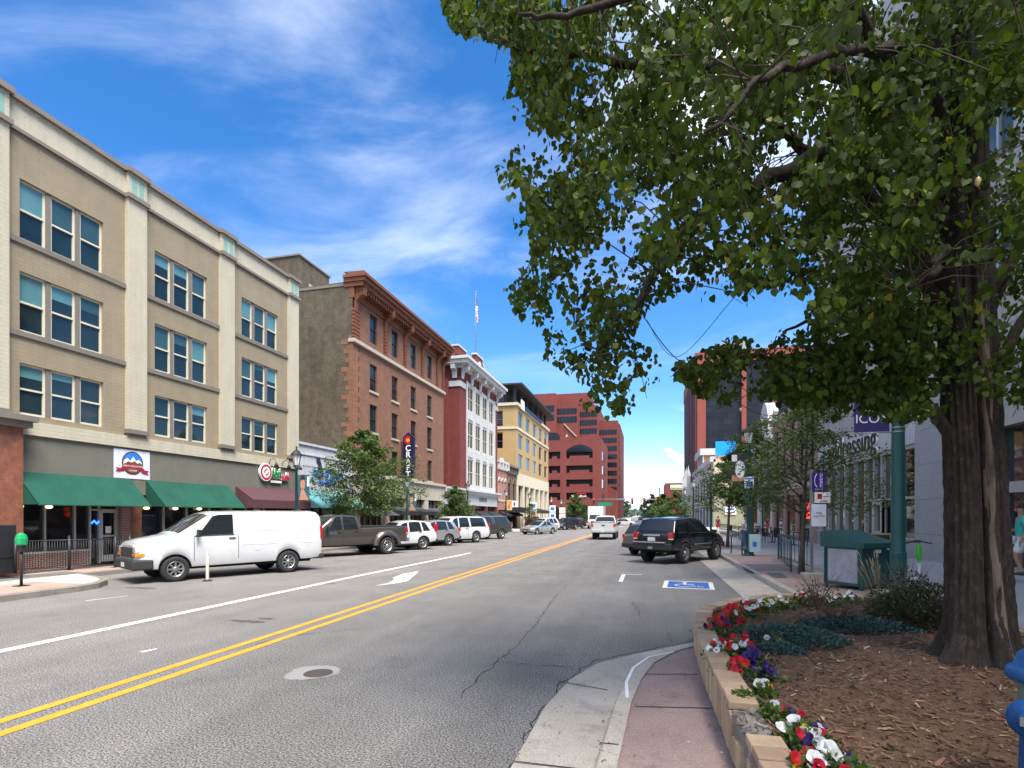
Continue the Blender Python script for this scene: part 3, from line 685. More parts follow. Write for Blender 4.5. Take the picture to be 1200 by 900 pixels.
for dz, m_, off in ((0, 'white_paint', .07), (.045, 'sign_green', .0)):
    text('Abril', .80, FL(bu+.86, bzz-.02, .08+dz), (0, 1, 0), (1, 0, 0), M_[m_], ss, depth=.03, bold=.02 if dz == 0 else 0, sx=.5)
for dz, m_ in ((0, 'white_paint'), (.045, 'sign_pink')):
    text('sushi', .66, FL(bu+1.62, bzz-.14, .08+dz), (0, 1, 0), (1, 0, 0), M_[m_], ss, depth=.03, bold=.02 if dz == 0 else 0, sx=.5)
lb = MB(); lb.fbox(FL, bu+.45, bu+1.3, bzz-.52, bzz-.40, .05, .12); lb.build('tagline_box', M_['white_paint'], ss, world=True)
for u in (bu+.3, bu+1.35, bu+2.35):
    L = MB(); z = 4.72; L.tube([FL(u, z, .1), FL(u, z+.22, .2), FL(u, z+.26, .38), FL(u, z+.15, .52), FL(u, z-.02, .56)], .018, 6)
    L.lathe([(.02, .1), (.05, .06), (.13, -.12), (.12, -.13)], 12, FL(u, z-.06, .56), (0, 0, 1))
    tag(L.build('gooseneck_lamp', M_['black_metal']), 'small black gooseneck lamp over the letters of the sushi sign', 'lamp', 'gooseneck lamps over the sushi sign')

# ------------------------------------------------------------------ low white shop
mm('white_brick', (.50, .505, .54), .8, .08, 1.2, .2, 40, brick=(.22, .07, (.44, .45, .48), (.52, .53, .56), .006), streak=.2)
B0 = thing('white_shop', 'one-storey painted white brick shop with teal awnings beside the dark brick wall', 'building', (XF, 30, 0))
y0, y1 = 27.5, 33.55; wz = 6.15
w_ = MB(); facade(w_, FL, y0, y1, -.3, wz, [(y0+.3, y1-.3, .1, 2.7)], .3); w_.quad((XF, y0, wz), (XF-14, y0, wz), (XF-14, y1, wz), (XF, y1, wz)); w_.quad((XF, y0+.01, 0), (XF-14, y0+.01, 0), (XF-14, y0+.01, wz), (XF, y0+.01, wz))
w_.build('wall', M_['white_brick'], B0, world=True)
t_ = MB(); t_.fbox(FL, y0, y1, wz-.02, wz+.12, -.3, .10); t_.fbox(FL, y0+.4, y1-.4, wz-.62, wz-.56, 0, .06)
for i in range(22): t_.fbox(FL, y0+.5+i*.23, y0+.6+i*.23, wz-1.25, wz-1.10, 0, .05)
t_.build('cornice', M_['white_brick'], B0, world=True)
s_ = MB(); s_.quad(FL(y0, 0, -.28), FL(y1, 0, -.28), FL(y1, 2.75, -.28), FL(y0, 2.75, -.28)); s_.build('shop_window', M_['shop_glass'], B0, world=True)
f_ = MB()
for u in (y0+.35, y0+1.8, y0+2.7, y0+4.2, y1-.4): f_.fbox(FL, u, u+.07, .1, 2.7, -.27, -.18)
f_.build('shop_window_frame', M_['black_metal'], B0, world=True)
awning(FL, y0+.1, y1-1.5, 3.4, 2.35, 1.5, M_['teal_canvas'], B0); awning(FL, y1-1.4, y1+.6, 3.0, 2.4, 1.3, M_['teal_canvas'], B0)
js = thing('ice_cream_sign', 'blue script letters and dark swoosh on white brick, half hidden by the street tree', 'sign', (XF, 30.5, 4.5))
mm('sign_blue', (.02, .17, .62), .4, 0); mm('sign_navy', (.01, .02, .06), .4, 0)
text('Josh & John\'s', .75, FL(30.6, 4.55, .06), (0, 1, 0), (1, 0, 0), M_['sign_blue'], js, depth=.05, shear=.2, sx=.85)
text('ICE CREAMS', .34, FL(30.5, 3.98, .06), (0, 1, 0), (1, 0, 0), M_['sign_blue'], js, depth=.04)
sw = MB(); sw.prism(FL, [(29.3, 5.45), (29.6, 5.5), (30.0, 4.6), (29.75, 4.25)], .05, .1); sw.build('swoosh', M_['sign_navy'], js, world=True)

# ------------------------------------------------------------------ brown brick four-storey building
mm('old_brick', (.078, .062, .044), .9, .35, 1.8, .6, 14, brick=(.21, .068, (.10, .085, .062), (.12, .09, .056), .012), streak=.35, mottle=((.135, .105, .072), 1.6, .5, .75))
mm('brown_brick', (.185, .088, .052), .85, .16, 1.2, .4, 30, brick=(.21, .07, (.17, .095, .062), (.25, .115, .07), .008), streak=.15)
mm('orange_brick', (.225, .095, .05), .85, .2, 1.5, .4, 30, brick=(.21, .07, (.18, .1, .065), (.27, .12, .07), .010))
mm('terracotta', (.17, .058, .025), .65, .12, 2)
mm('pale_stone', (.42, .37, .30), .8, .1, 1.5)
B = thing('brown_brick_building', 'four-storey brown brick building with heavy bracketed terracotta cornice and dark side wall', 'building', (XF, 42, 0))
b0, b1 = 33.6, 50.75; BT = 18.3
cols_ = [36.55, 40.05, 43.6, 47.2]; rws = [(14.75, 16.9), (11.15, 13.15), (8.1, 10.15), (5.1, 7.05)]
op = [(c-.55, c+.55, a, b) for c in cols_ for a, b in rws]
w_ = MB(); facade(w_, FL, b0+.85, b1, 4.9, 17.5, op, .22, 0)
w_.build('wall', M_['brown_brick'], B, world=True)
q_ = MB()
for i in range(26):
    z = 4.9+i*.36
    if z > 14.0: break
    q_.fbox(FL, b0-.02, b0+(.95 if i % 2 else .75), z, z+.35, -.3, .012)
q_.build('quoin', M_['orange_brick'], B, world=True)
sd_ = MB(); FS = frame((XF, b0, 0), (-1, 0, 0), (0, -1, 0))
sd_.quad(FS(.0, -.3), FS(22, -.3), FS(22, 18.0), FS(.0, 18.25)); 
for i in range(44):
    z = 5.0+i*.3; 
    pass
sd_.build('side_wall', M_['old_brick'], B, world=True)
sq = MB()
for i in range(40):
    z = 4.9+i*.32; 
    if z < 14.2: sq.fbox(FS, -.02, (.55, .35, .7, .45, .9, .3)[i % 6], z, z+.315, -.1, .012)
sq.build('quoin', M_['orange_brick'], B, world=True)
rf = MB(); rf.quad((XF, b0, 18.0), (XF-22, b0, 17.9), (XF-22, b1, 17.9), (XF, b1, 18.0)); rf.quad((XF, b1, 0), (XF-22, b1, 0), (XF-22, b1, 18), (XF, b1, 18)); rf.fbox(FS, .1, 22, 17.95, 18.12, -.3, .05); rf.build('roof', M_['stone_trim'], B, world=True)
cn = MB(); cn.fbox(FL, b0-.2, b1+.1, 18.15, 18.42, -.6, 1.05); cn.fbox(FL, b0-.1, b1, 17.85, 18.15, -.6, .85); cn.fbox(FL, b0-.02, b1, 17.1, 17.85, -.3, .12); cn.fbox(FL, b0-.3, b1+.2, 18.42, 18.62, -.6, 1.2)
cn.prism(frame((XF, b0-.2, 0), (1, 0, 0), (0, 1, 0)), [(0, 18.62), (1.2, 18.62), (1.0, 18.8), (-.6, 18.85)], 0, b1-b0+.4)
for i in range(46):
    u = b0+.25+i*(b1-b0-.5)/45; cn.fbox(FL, u-.09, u+.09, 17.55, 17.85, .1, .72)
cn.build('cornice', M_['terracotta'], B, world=True)
for u in (b0+.35, 38.3, 41.8, 45.4, 49.0, b1-.3):
    k_ = MB(); k_.prism(frame((XF, u-.2, 0), (1, 0, 0), (0, 1, 0)), [(0, 16.2), (.15, 16.2), (.22, 17.0), (.5, 17.2), (.8, 17.3), (.85, 17.8), (0, 17.8)], 0, .4); k_.lathe([(.2, -.24), (.2, .24)], 12, (XF+.55, u, 17.45), (0, 1, 0))
    k_.build('bracket', M_['terracotta'], B, world=True)
for u in (b0+.35, 38.3, 41.8, 45.4, 49.0, b1-.3):
    pl_ = MB()
    for i in range(8): pl_.fbox(FL, u-(.42 if u < b0+1 else .22), u+(.42 if u < b0+1 else .22), 14.35+i*.26, 14.55+i*.26, -.02, .14)
    pl_.fbox(FL, u-.15, u+.15, 14.3, 16.4, -.02, .10); pl_.build('pilaster', M_['terracotta'], B, world=True)
bl = MB(); bl.fbox(FL, b0-.1, b1+.05, 14.0, 14.25, -.3, .22); bl.build('stone_band', M_['pale_stone'], B, world=True)
for c in cols_:
    for a, b in rws[1:]: bl = MB(); bl.fbox(FL, c-.65, c+.65, a-.16, a, -.1, .1); bl.build('sill', M_['pale_stone'], B, world=True)
mm('dark_frame', (.03, .03, .032), .5, .05)
for c in cols_:
    for a, b in rws: sash(FL, c-.55, c+.55, a, b, B, .2, M_['dark_frame'], [M_['pane'], M_['pane']], fw=.06, shade=0)
gf = MB(); gf.fbox(FL, b0, b1, 3.3, 4.72, -.3, .10); gf.fbox(FL, b0-.05, b1+.05, 4.72, 4.95, -.3, .28)
for u in (b0, 38.2, 42, 45.9, 49.9): gf.fbox(FL, u, u+.85, -.3, 3.3, -.3, .08)
gf.build('shopfront_wall', M_['pale_stone'], B, world=True)
s_ = MB(); s_.quad(FL(b0, -.3, -.25), FL(b1, -.3, -.25), FL(b1, 3.3, -.25), FL(b0, 3.3, -.25)); s_.build('shop_window', M_['shop_glass'], B, world=True)
for u0 in (34.5, 39.1, 42.9, 46.8):
    tr = MB(); tr.fbox(FL, u0, u0+2.9, 2.2, 2.55, -.1, .02)
    for k in range(4): tr.fbox(FL, u0+k*.95, u0+k*.95+.06, 0, 3.3, -.24, -.16)
    tr.build('transom', M_['stone_trim'], B, world=True)
for a, b, m in ((34.2, 38.4, 'grey_canvas'), (38.7, 42.2, 'black_canvas'), (42.6, 46.2, 'black_canvas'), (46.6, 49.8, 'grey_canvas')): awning(FL, a, b, 2.45, 1.9, 1.3, M_[m], B, val=.0 if m == 'grey_canvas' else .3)
ph = thing('rooftop_brick_box', 'plain dark brick rooftop block with one small window behind the cream building', 'penthouse', (-32, 37, 17.9))
p = MB(); p.box(-40, -25.3, 35, 38.9, 17.9, 21.3); p.build('wall', M_['old_brick'], ph, world=True)
p = MB(); p.box(-40.1, -25.2, 34.9, 39.0, 21.3, 21.42); p.build('coping', M_['stone_trim'], ph, world=True)
p = MB(); p.box(-25.31, -25.26, 36.2, 37.3, 18.6, 19.7, 0); p.box(-25.27, -25.24, 36.35, 37.15, 18.75, 19.55, 1); p.build('window', [M_['pale_stone'], M_['pane']], ph, world=True)
# blade sign CRAFT
cs = thing('blade_sign', 'tall dark blue vertical sign with white letters under a red and gold round emblem', 'sign', (-19.3, 41.2, 6.6))
FSg = frame((-19.75, 41.0, 0), (1, 0, 0), (0, -1, 0))
mm('sign_blue_dark', (.008, .010, .045), .4, .1); mm('sign_gold', (.7, .3, .02), .5, 0)
p = MB(); p.prism(FSg, [(0, 4.95), (.95, 4.95), (.95, 8.35), (.47, 8.75), (0, 8.35)], -.35, 0); p.build('cabinet', M_['sign_blue_dark'], cs, world=True)
p = MB(); p.prism(FSg, ngon(.47, 8.1, .36, 24, R(50), R(310))+ngon(.47, 8.1, .2, 24, R(50), R(310))[::-1], 0, .03, 0); p.prism(FSg, ngon(.47, 8.1, .17, 18), 0, .03, 1); p.build('emblem', [M_['sign_red'], M_['sign_gold']], cs, world=True)
for i, ch in enumerate('CRAFT'): text(ch, .68, FSg(.47, 7.42-i*.54, .012), (1, 0, 0), (0, -1, 0), M_['white_paint'], cs, depth=.012, bold=.012)
p = MB(); p.fbox(FSg, -.3, .0, 5.3, 5.4, -.2, -.15); p.fbox(FSg, -.3, .0, 7.9, 8.0, -.2, -.15); p.build('bracket', M_['black_metal'], cs, world=True)

# ------------------------------------------------------------------ red brick and white terracotta building with flag
mm('red_brick', (.15, .028, .022), .85, .14, 1.5, .3, 30, brick=(.21, .07, (.13, .045, .04), (.18, .035, .027), .006), streak=.15)
mm('white_trim', (.50, .50, .495), .7, .08, 1.5, streak=.2)
C_ = thing('red_and_white_building', 'dark red brick building with white window front, bracketed white cornice and stepped parapet', 'building', (XF, 63, 0))
c0, c1 = 55.6, 70.6; CT_ = 18.4
FC = frame((XF, c0, 0), (-1, 0, 0), (0, -1, 0))
cu0, cu1 = c0+2.0, c1-1.8
nw = 4; ws = (cu1-cu0)/nw; frw = [(5.35, 8.3), (9.6, 12.6), (13.9, 16.6)]
op = [(cu0+i*ws+.36, cu0+(i+1)*ws-.36, a, b) for i in range(nw) for a, b in frw]
w_ = MB(); facade(w_, FL, c0, c1, 4.6, CT_, [(cu0, cu1, 4.7, 17.0)], .02); w_.quad(FC(0, -.4), FC(18, -.4), FC(18, CT_), FC(0, CT_)); w_.fbox(FC, 1.3, 18, 4.6, CT_-1.6, 0, .35)
w_.quad((XF, c1, -.4), (XF-18, c1, -.4), (XF-18, c1, CT_), (XF, c1, CT_)); w_.quad((XF, c0, CT_), (XF-18, c0, CT_), (XF-18, c1, CT_), (XF, c1, CT_))
w_.build('wall', M_['red_brick'], C_, world=True)
w_ = MB(); facade(w_, frame((XF+.06, 0, 0), (0, 1, 0), (1, 0, 0)), cu0, cu1, 4.7, 17.0, op, .14)
FC6 = frame((XF+.06, 0, 0), (0, 1, 0), (1, 0, 0))
for i in range(nw+1): w_.fbox(FC6, cu0+i*ws-.17, cu0+i*ws+.17, 4.7, 17.0, .0, .14)
for i in range(nw):
    for z in (8.55, 12.85): w_.fbox(FC6, cu0+i*ws+.6, cu0+(i+1)*ws-.6, z, z+.75, 0, .08)
w_.build('window_front', M_['white_trim'], C_, world=True)
for i in range(nw):
    for a, b in frw:
        ua, ub = cu0+i*ws+.36, cu0+(i+1)*ws-.36
        wf = sash(FC6, ua, ub, a, b, C_, .13, M_['window_cream'], [M_['shop_glass'], M_['shop_glass']], fw=.06, split=True, shade=0)
        m2_ = MB(); m2_.fbox(FC6, (ua+ub)/2-.04, (ua+ub)/2+.04, a, b, -.12, -.05); m2_.build('mullion', M_['window_cream'], wf)
tr = MB(); tr.fbox(FL, c0-.1, c1+.1, 16.15, 16.5, -.1, .16) if False else None
tr.fbox(FL, c0-.05, cu0-.3, 16.0, 16.6, -.1, .13); tr.fbox(FL, cu1+.3, c1+.05, 16.0, 16.6, -.1, .13); tr.fbox(FC, -.05, 1.25, 16.0, 16.6, -.1, .13)
tr.fbox(FL, c0-.9, c1+.4, 18.35, 18.75, -.3, 1.1); tr.fbox(FL, c0-1.1, c1+.5, 18.75, 19.05, -.3, 1.35); tr.fbox(FC, .3, 3.2, 18.35, 18.75, 0, .9); tr.fbox(FC, .3, 3.2, 18.75, 19.05, 0, 1.1)
tr.fbox(FL, c0-.3, c1+.1, 18.0, 18.35, -.3, .35)
tr.build('cornice', M_['white_trim'], C_, world=True)
for u in (c0+.4, c0+3.6, c0+6.8, c0+10.2, c1-.8):
    k_ = MB(); k_.prism(frame((XF, u-.25, 0), (1, 0, 0), (0, 1, 0)), [(.1, 16.9), (.25, 16.9), (.35, 17.6), (.9, 17.8), (1.0, 18.35), (.1, 18.35)], 0, .5); k_.build('bracket', M_['white_trim'], C_, world=True)
k_ = MB(); k_.prism(frame((XF-.3, c0, 0), (0, -1, 0), (1, 0, 0)), [(.1, 16.9), (.25, 16.9), (.35, 17.6), (.8, 17.8), (.85, 18.35), (.1, 18.35)], -.5, 0); k_.build('bracket', M_['white_trim'], C_, world=True)
pp = MB(); pp.box(XF-3.2, XF-.2, c0, c0+2.6, 19.05, 20.45); pp.box(XF-.6, XF-.2, c0, c1, 19.05, 19.5); pp.prism(FL, [(c0+4.2, 19.05), (c1-3.2, 19.05), (c1-3.2, 19.5), (c0+8.9, 20.7), (c0+8.9, 21.3), (c0+6.3, 21.3), (c0+6.3, 20.7), (c0+4.2, 19.6)], -.7, -.2)
pp.build('parapet', M_['red_brick'], C_, world=True)
pp = MB(); pp.box(XF-3.3, XF-.1, c0-.1, c0+2.7, 20.45, 20.62); pp.prism(FL, [(c0+6.2, 21.3), (c0+9.0, 21.3), (c0+9.0, 21.5), (c0+6.2, 21.5)], -.8, -.1); pp.prism(FL, ngon(c0+7.6, 20.1, .55, 20, sz=1.2), -.2, -.1); pp.prism(FL, [(c0+8.9, 20.75), (c1-3.2, 19.55), (c1-3.2, 19.7), (c0+8.9, 20.95)], -.75, -.15)
pp.build('coping', M_['white_trim'], C_, world=True)
gf = MB(); facade(gf, FL, b1+.05, c1, -.4, 4.6, [(b1+.4, c1-.5, .1, 3.0)], .4); gf.fbox(FL, b1+.05, c1+.1, 4.3, 4.6, -.1, .35); gf.fbox(FL, b1+.05, c1+.1, 4.6, 4.8, -5, .55); gf.quad((XF, b1+.05, 4.8), (XF-15, b1+.05, 4.8), (XF-15, c0, 4.8), (XF, c0, 4.8))
gf.build('shopfront_wall', M_['white_trim'], C_, world=True)
s_ = MB(); s_.quad(FL(b1, -.4, -.35), FL(c1, -.4, -.35), FL(c1, 3.1, -.35), FL(b1, 3.1, -.35)); s_.build('shop_window', M_['shop_glass'], C_, world=True)
for u in (b1+.1, 55, 60.2, 65.3, c1-.6): pr = MB(); pr.fbox(FL, u, u+.6, -.4, 3.0, -.34, .05); pr.build('pier', M_['red_brick'], C_, world=True)
text('THE VOLCANO', .62, FL(63.8, 3.75, .02), (0, 1, 0), (1, 0, 0), M_['stone_trim'], C_, depth=.03) if False else text('THUNDER', .7, FL(64.0, 3.75, .02), (0, 1, 0), (1, 0, 0), M_['stone_trim'], C_, depth=.03)
for a, b in ((52, 55.5), (56.5, 60), (60.8, 65), (65.8, 70)): awning(FL, a, b, 2.35, 1.55, 1.4, M_['black_canvas'], C_)
# flag on the roof
fx = thing('flag', 'striped flag hanging limp from a tall roof pole above the red and white building', 'flag', (XF-.45, c0+7.0, 21.5))
fpx = pd(555, 412, 67.0); 
p = MB(); zt = 21.5+8.2
p.cyl((0, 0, 0), (0, 0, 7.6), .05, .03, 8); p.ball((0, 0, 7.65), .09, 5); p.build('flagpole', M_['grey_metal'], fx)
p = MB(); mm('flag_red', (.45, .03, .04), .8, .05); mm('flag_white', (.7, .7, .7), .8, .05); mm('flag_blue', (.02, .03, .15), .8, .05)
for i in range(13):
    for j in range(8):
        def q(a, b):
            fold = .18*math.sin(b*2.2+a*.4); return (fold*.5, .05+.085*b*(1-.02*a), 7.4-.16*a-.36*b*(.55))
        mi = 2 if (i < 7 and j < 4) else (0 if i % 2 == 0 else 1)
        p.add([q(i, j), q(i, j+1), q(i+1, j+1), q(i+1, j)], [[0, 1, 2, 3]], mi, True)
p.build('cloth', [M_['flag_red'], M_['flag_white'], M_['flag_blue']], fx)

# ------------------------------------------------------------------ two small Victorian shops
mm('pink_brick', (.36, .15, .10), .85, .12, 1.5, .3, 30, brick=(.21, .07, (.3, .18, .14), (.4, .18, .13), .008))
mm('plum_brick', (.17, .085, .065), .85, .12, 1.5, .3, 30, brick=(.21, .07, (.15, .09, .08), (.19, .1, .075), .008))
mm('dark_green', (.02, .05, .045), .6, .1)
def small_shop(label, ya, yb, top, bm, cm, style):
    t = thing('victorian_shop', label, 'building', (XF, (ya+yb)/2, 0)); n_ = 3 if style else 2; sp = (yb-ya)/n_
    op = [(ya+i*sp+sp*.28, ya+(i+1)*sp-sp*.28, 4.0, 6.6) for i in range(n_)]
    w = MB(); facade(w, FL, ya, yb, -.5, top, op+[(ya+.3, yb-.3, .1, 2.6)], .25); w.quad((XF, ya, top), (XF-12, ya, top), (XF-12, yb, top), (XF, yb, top)); w.quad((XF, ya, 0), (XF-12, ya, 0), (XF-12, ya, top), (XF, ya, top)); w.build('wall', bm, t, world=True)
    c = MB(); c.fbox(FL, ya, yb, top-1.0, top-.7, 0, .15); c.fbox(FL, ya-.05, yb+.05, top-.05, top+.25, -.3, .6 if not style else .35)
    for i in range(5 if not style else 4): u = ya+.2+i*(yb-ya-.4)/(4 if not style else 3); c.fbox(FL, u-.14, u+.14, top-.9, top, 0, .42)
    if style: c.prism(FL, ngon((ya+yb)/2, top+.2, .55, 10, 0, math.pi), -.25, .1)
    for a, b, z0, z1 in op:
        c.prism(FL, ngon((a+b)/2, z1, (b-a)/2+.18, 10, 0, math.pi)+ngon((a+b)/2, z1, (b-a)/2-.02, 10, 0, math.pi)[::-1], .0, .1); c.fbox(FL, a-.1, b+.1, z0-.2, z0, 0, .12)
    c.build('cornice', cm, t, world=True)
    for a, b, z0, z1 in op: sash(FL, a, b, z0, z1, t, .2, M_['white_trim'] if style else M_['dark_green'], [M_['pane'], M_['pane']], shade=0)
    s = MB(); s.quad(FL(ya, -.5, -.24), FL(yb, -.5, -.24), FL(yb, 2.7, -.24), FL(ya, 2.7, -.24)); s.build('shop_window', M_['shop_glass'], t, world=True)
    awning(FL, ya+.3, yb-.3, 2.4, 1.7, 1.2, M_['black_canvas'], t, val=.25)
    return t
small_shop('small pink brick Victorian shop with round-arched windows and a white cornice', 70.75, 75.7, 9.2, M_['pink_brick'], M_['white_trim'], True)
small_shop('small dark plum brick shop with a heavy dark bracketed cornice', 75.75, 81.4, 9.0, M_['plum_brick'], M_['stone_trim'], False)
hs_ = thing('heart_sign', 'white sign with a dark red heart on the plum brick shop', 'sign', (XF, 79.5, 3.4))
p = MB(); p.fbox(FL, 77.6, 81.2, 2.85, 4.05, .1, .3); p.build('panel', M_['white_paint'], hs_, world=True)
p = MB(); p.prism(FL, [(79, 3.1), (79.6, 3.5), (79.5, 3.8), (79.2, 3.85), (79, 3.7), (78.8, 3.85), (78.5, 3.8), (78.4, 3.5)], .3, .33); p.build('heart', M_['logo_red'], hs_, world=True)

# ------------------------------------------------------------------ tan building with arcade
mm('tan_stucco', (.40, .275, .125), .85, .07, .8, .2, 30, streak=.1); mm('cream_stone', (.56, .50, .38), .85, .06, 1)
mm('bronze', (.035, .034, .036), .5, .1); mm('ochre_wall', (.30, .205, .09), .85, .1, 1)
D_ = thing('tan_building', 'tan stucco office block with cream arcade and dark overhanging hipped roof', 'building', (XF, 95, 0))
d0, d1 = 81.5, 109.0; DT = 19.0; FD = frame((XF, d0, 0), (-1, 0, 0), (0, -1, 0))
ncol = 5; sp = (d1-d0)/ncol; zr = [(9.3, 11.6), (12.4, 14.8), (15.9, 18.3)]
op = [(d0+i*sp+sp*.22, d0+(i+1)*sp-sp*.22, a, b) for i in range(ncol) for a, b in zr]
w_ = MB(); facade(w_, FL, d0, d1, 8.5, DT, op, .25); facade(w_, FD, 0, 16, 4, DT, [(2.2, 7.4, 12.4, 14.9), (2.2, 7.4, 15.9, 18.3)], 1.2)
w_.quad((XF, d1, -.6), (XF-16, d1, -.6), (XF-16, d1, DT), (XF, d1, DT)); w_.quad((XF, d0, DT), (XF-16, d0, DT), (XF-16, d1, DT), (XF, d1, DT)); w_.build('wall', M_['tan_stucco'], D_, world=True)
for o in op: sash(FL, *o, D_, .2, M_['white_trim'], [M_['pane'], M_['pane']], split=False); 
for (z0, z1) in ((12.4, 14.9), (15.9, 18.3)):
    for k in range(2): sash(FD, 2.4+k*2.5, 4.6+k*2.5, z0, z1, D_, 1.1, M_['white_trim'], [M_['pane'], M_['pane']], shade=0)
b_ = MB(); b_.fbox(FL, d0-.1, d1+.1, DT, DT+.45, -16, .3); b_.fbox(FL, d0-.05, d1+.1, 15.35, 15.7, -.2, .14); b_.fbox(FD, -.1, 4, 15.35, 15.7, 0, .14); b_.fbox(FD, -.3, 16, DT, DT+.45, 0, .3)
b_.fbox(FL, d0, d1, 6.6, 8.5, -.4, .1)
for i in range(7): u = d0+.1+i*(d1-d0-1.1)/6; b_.fbox(FL, u, u+.9, -.6, 6.6, -.5, .1)
b_.build('cream_band', M_['cream_stone'], D_, world=True)
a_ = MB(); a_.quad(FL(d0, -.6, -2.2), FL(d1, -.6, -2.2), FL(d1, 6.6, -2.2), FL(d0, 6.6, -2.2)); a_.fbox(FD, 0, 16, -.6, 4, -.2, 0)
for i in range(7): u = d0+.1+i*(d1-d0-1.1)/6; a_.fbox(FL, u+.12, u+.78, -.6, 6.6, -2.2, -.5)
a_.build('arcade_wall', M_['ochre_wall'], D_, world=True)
for i in range(6): u = d0+.1+i*(d1-d0-1.1)/6; a_ = MB(); a_.fbox(FL, u+.9, u+(d1-d0-1.1)/6, 2.9, 4.2, -.9, -.8); a_.build('arcade_panel', M_['grey_canvas'], D_, world=True)
t5 = MB(); t5.box(XF-13, XF-2.2, d0+2.5, d1-2, DT+.4, 22.2, 0); t5.box(XF-12, XF-2.6, d0+2.44, d0+2.5, DT+.8, 21.6, 1)
for u in np.linspace(d0+1, d1-1, 7): t5.box(XF-.7, XF-.3, u-.2, u+.2, DT+.4, 22.2, 2)
t5.build('top_storey', [M_['bronze'], M_['pane'], M_['bronze']], D_, world=True)
rf = MB(); e0 = (XF+1.1, d0-1.0, d1+1.0); rx = XF-16
rf.add([(XF+1.1, d0-1, 22.2), (XF+1.1, d1+1, 22.2), (rx, d1+1, 22.2), (rx, d0-1, 22.2), (XF-7, d0+7, 24.6), (XF-7, d1-7, 24.6)], [[0, 1, 5, 4], [1, 2, 5], [2, 3, 4, 5], [3, 0, 4], [0, 3, 2, 1]], 0)
rf.build('roof', mat('roof_tile', (.16, .14, .13), .7, .2, 2, .3, 20, brick=(.5, .3, (.08, .08, .08), (.2, .15, .13), .02)), D_, world=True)
rf = MB(); rf.fbox(FL, d0-1.05, d1+1.05, 22.05, 22.28, -16, 1.15); rf.build('eaves', M_['bronze'], D_, world=True)
st = thing('roof_sign', 'small dark letters with a white panel along the top edge of the tan building', 'sign', (XF, 88, DT))
p = MB(); p.fbox(FL, 83.2, 85.4, DT-.2, DT+1.3, .32, .42); p.build('panel', M_['white_paint'], st, world=True)
p = MB(); p.fbox(FL, 86, 100, DT+.1, DT+.75, .32, .4); p.build('letter_band', M_['sign_navy'], st, world=True)
# restaurant canopy in front
cpy = thing('black_canopy', 'long black pavement canopy on slim posts in front of the tan and plum buildings', 'canopy', (-17.4, 78, -.2))
p = MB(); p.prism(frame((-15.2, 74, 0), (1, 0, 0), (0, 1, 0)), [(-4.6, 2.3), (0, 2.1), (0, 2.5), (-2.3, 3.0), (-4.6, 3.0)], 0, 11); p.build('cover', M_['black_canvas'], cpy, world=True)
for yy in (74.3, 79, 84.6):
    p = MB(); p.cyl((-15.4, yy, -.1), (-15.4, yy, 2.2), .05, n=8); p.build('post', M_['black_metal'], cpy, world=True)

# ------------------------------------------------------------------ big stepped red brick office block beyond the crossing
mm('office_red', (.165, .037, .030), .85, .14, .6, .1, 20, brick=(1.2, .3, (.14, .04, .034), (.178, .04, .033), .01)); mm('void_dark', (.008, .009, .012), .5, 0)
mm('office_glass', (.010, .013, .022), .10, .3, .2, ior=1.35)
E_ = thing('red_office_block', 'large stepped red brick office block with ribbon windows, parking decks and arches', 'building', (-25, 150, 0))
GE = gz(145)
EY = 140.0; FE = frame((0, EY, 0), (1, 0, 0), (0, -1, 0))
def ex(px): return onY(px, EY)
def ez(py): return CH+(603-py)/FPX*(EY*CT+14*ST)
xL, xR = ex(600), ex(704)
lev = [(586.5, 577), (571, 561.5), (554.5, 545), (537.5, 528)]
op = []; 
for a, b in lev:
    op += [(ex(643), ex(656.5), ez(a-1), ez(b)), (ex(663.5), ex(694.5), ez(a-1), ez(b))]
w_ = MB(); gtop = ez(513)
arch1 = [(ex(664.5), GE-.2), (ex(694), GE-.2)]
facade(w_, FE, xL, xR, ez(590), gtop, op+[(ex(643), ex(656.5), ez(514.5), ez(505)), (ex(663.5), ex(694.5), ez(530), ez(525))] if False else op, 1.2)
# lower part with arches
def archwall(mb, fr, u0, u1, z0, z1, arches, depth):
    cur = u0
    for (a, b, spring) in arches:
        if a > cur: mb.quad(fr(cur, z0), fr(a, z0), fr(a, z1), fr(cur, z1))
        r_ = (b-a)/2; c_ = (a+b)/2; n_ = 14; prev = None
        for i in range(n_+1):
            t = math.pi-math.pi*i/n_; u = c_+r_*math.cos(t); z = spring+min(r_*math.sin(t), z1-spring-.3)
            if prev: mb.quad(fr(prev[0], prev[1]), fr(u, z), fr(u, z1), fr(prev[0], z1)); mb.quad(fr(prev[0], prev[1]), fr(u, z), fr(u, z, -depth), fr(prev[0], prev[1], -depth))
            prev = (u, z)
        for u in (a, b): mb.quad(fr(u, z0), fr(u, spring), fr(u, spring, -depth), fr(u, z0, -depth))
        cur = b
    if cur < u1: mb.quad(fr(cur, z0), fr(u1, z0), fr(u1, z1), fr(cur, z1))
archwall(w_, FE, xL, xR, GE-.3, ez(590), [(ex(632), ex(657), ez(604)), (ex(663), ex(693), ez(602))], 3)
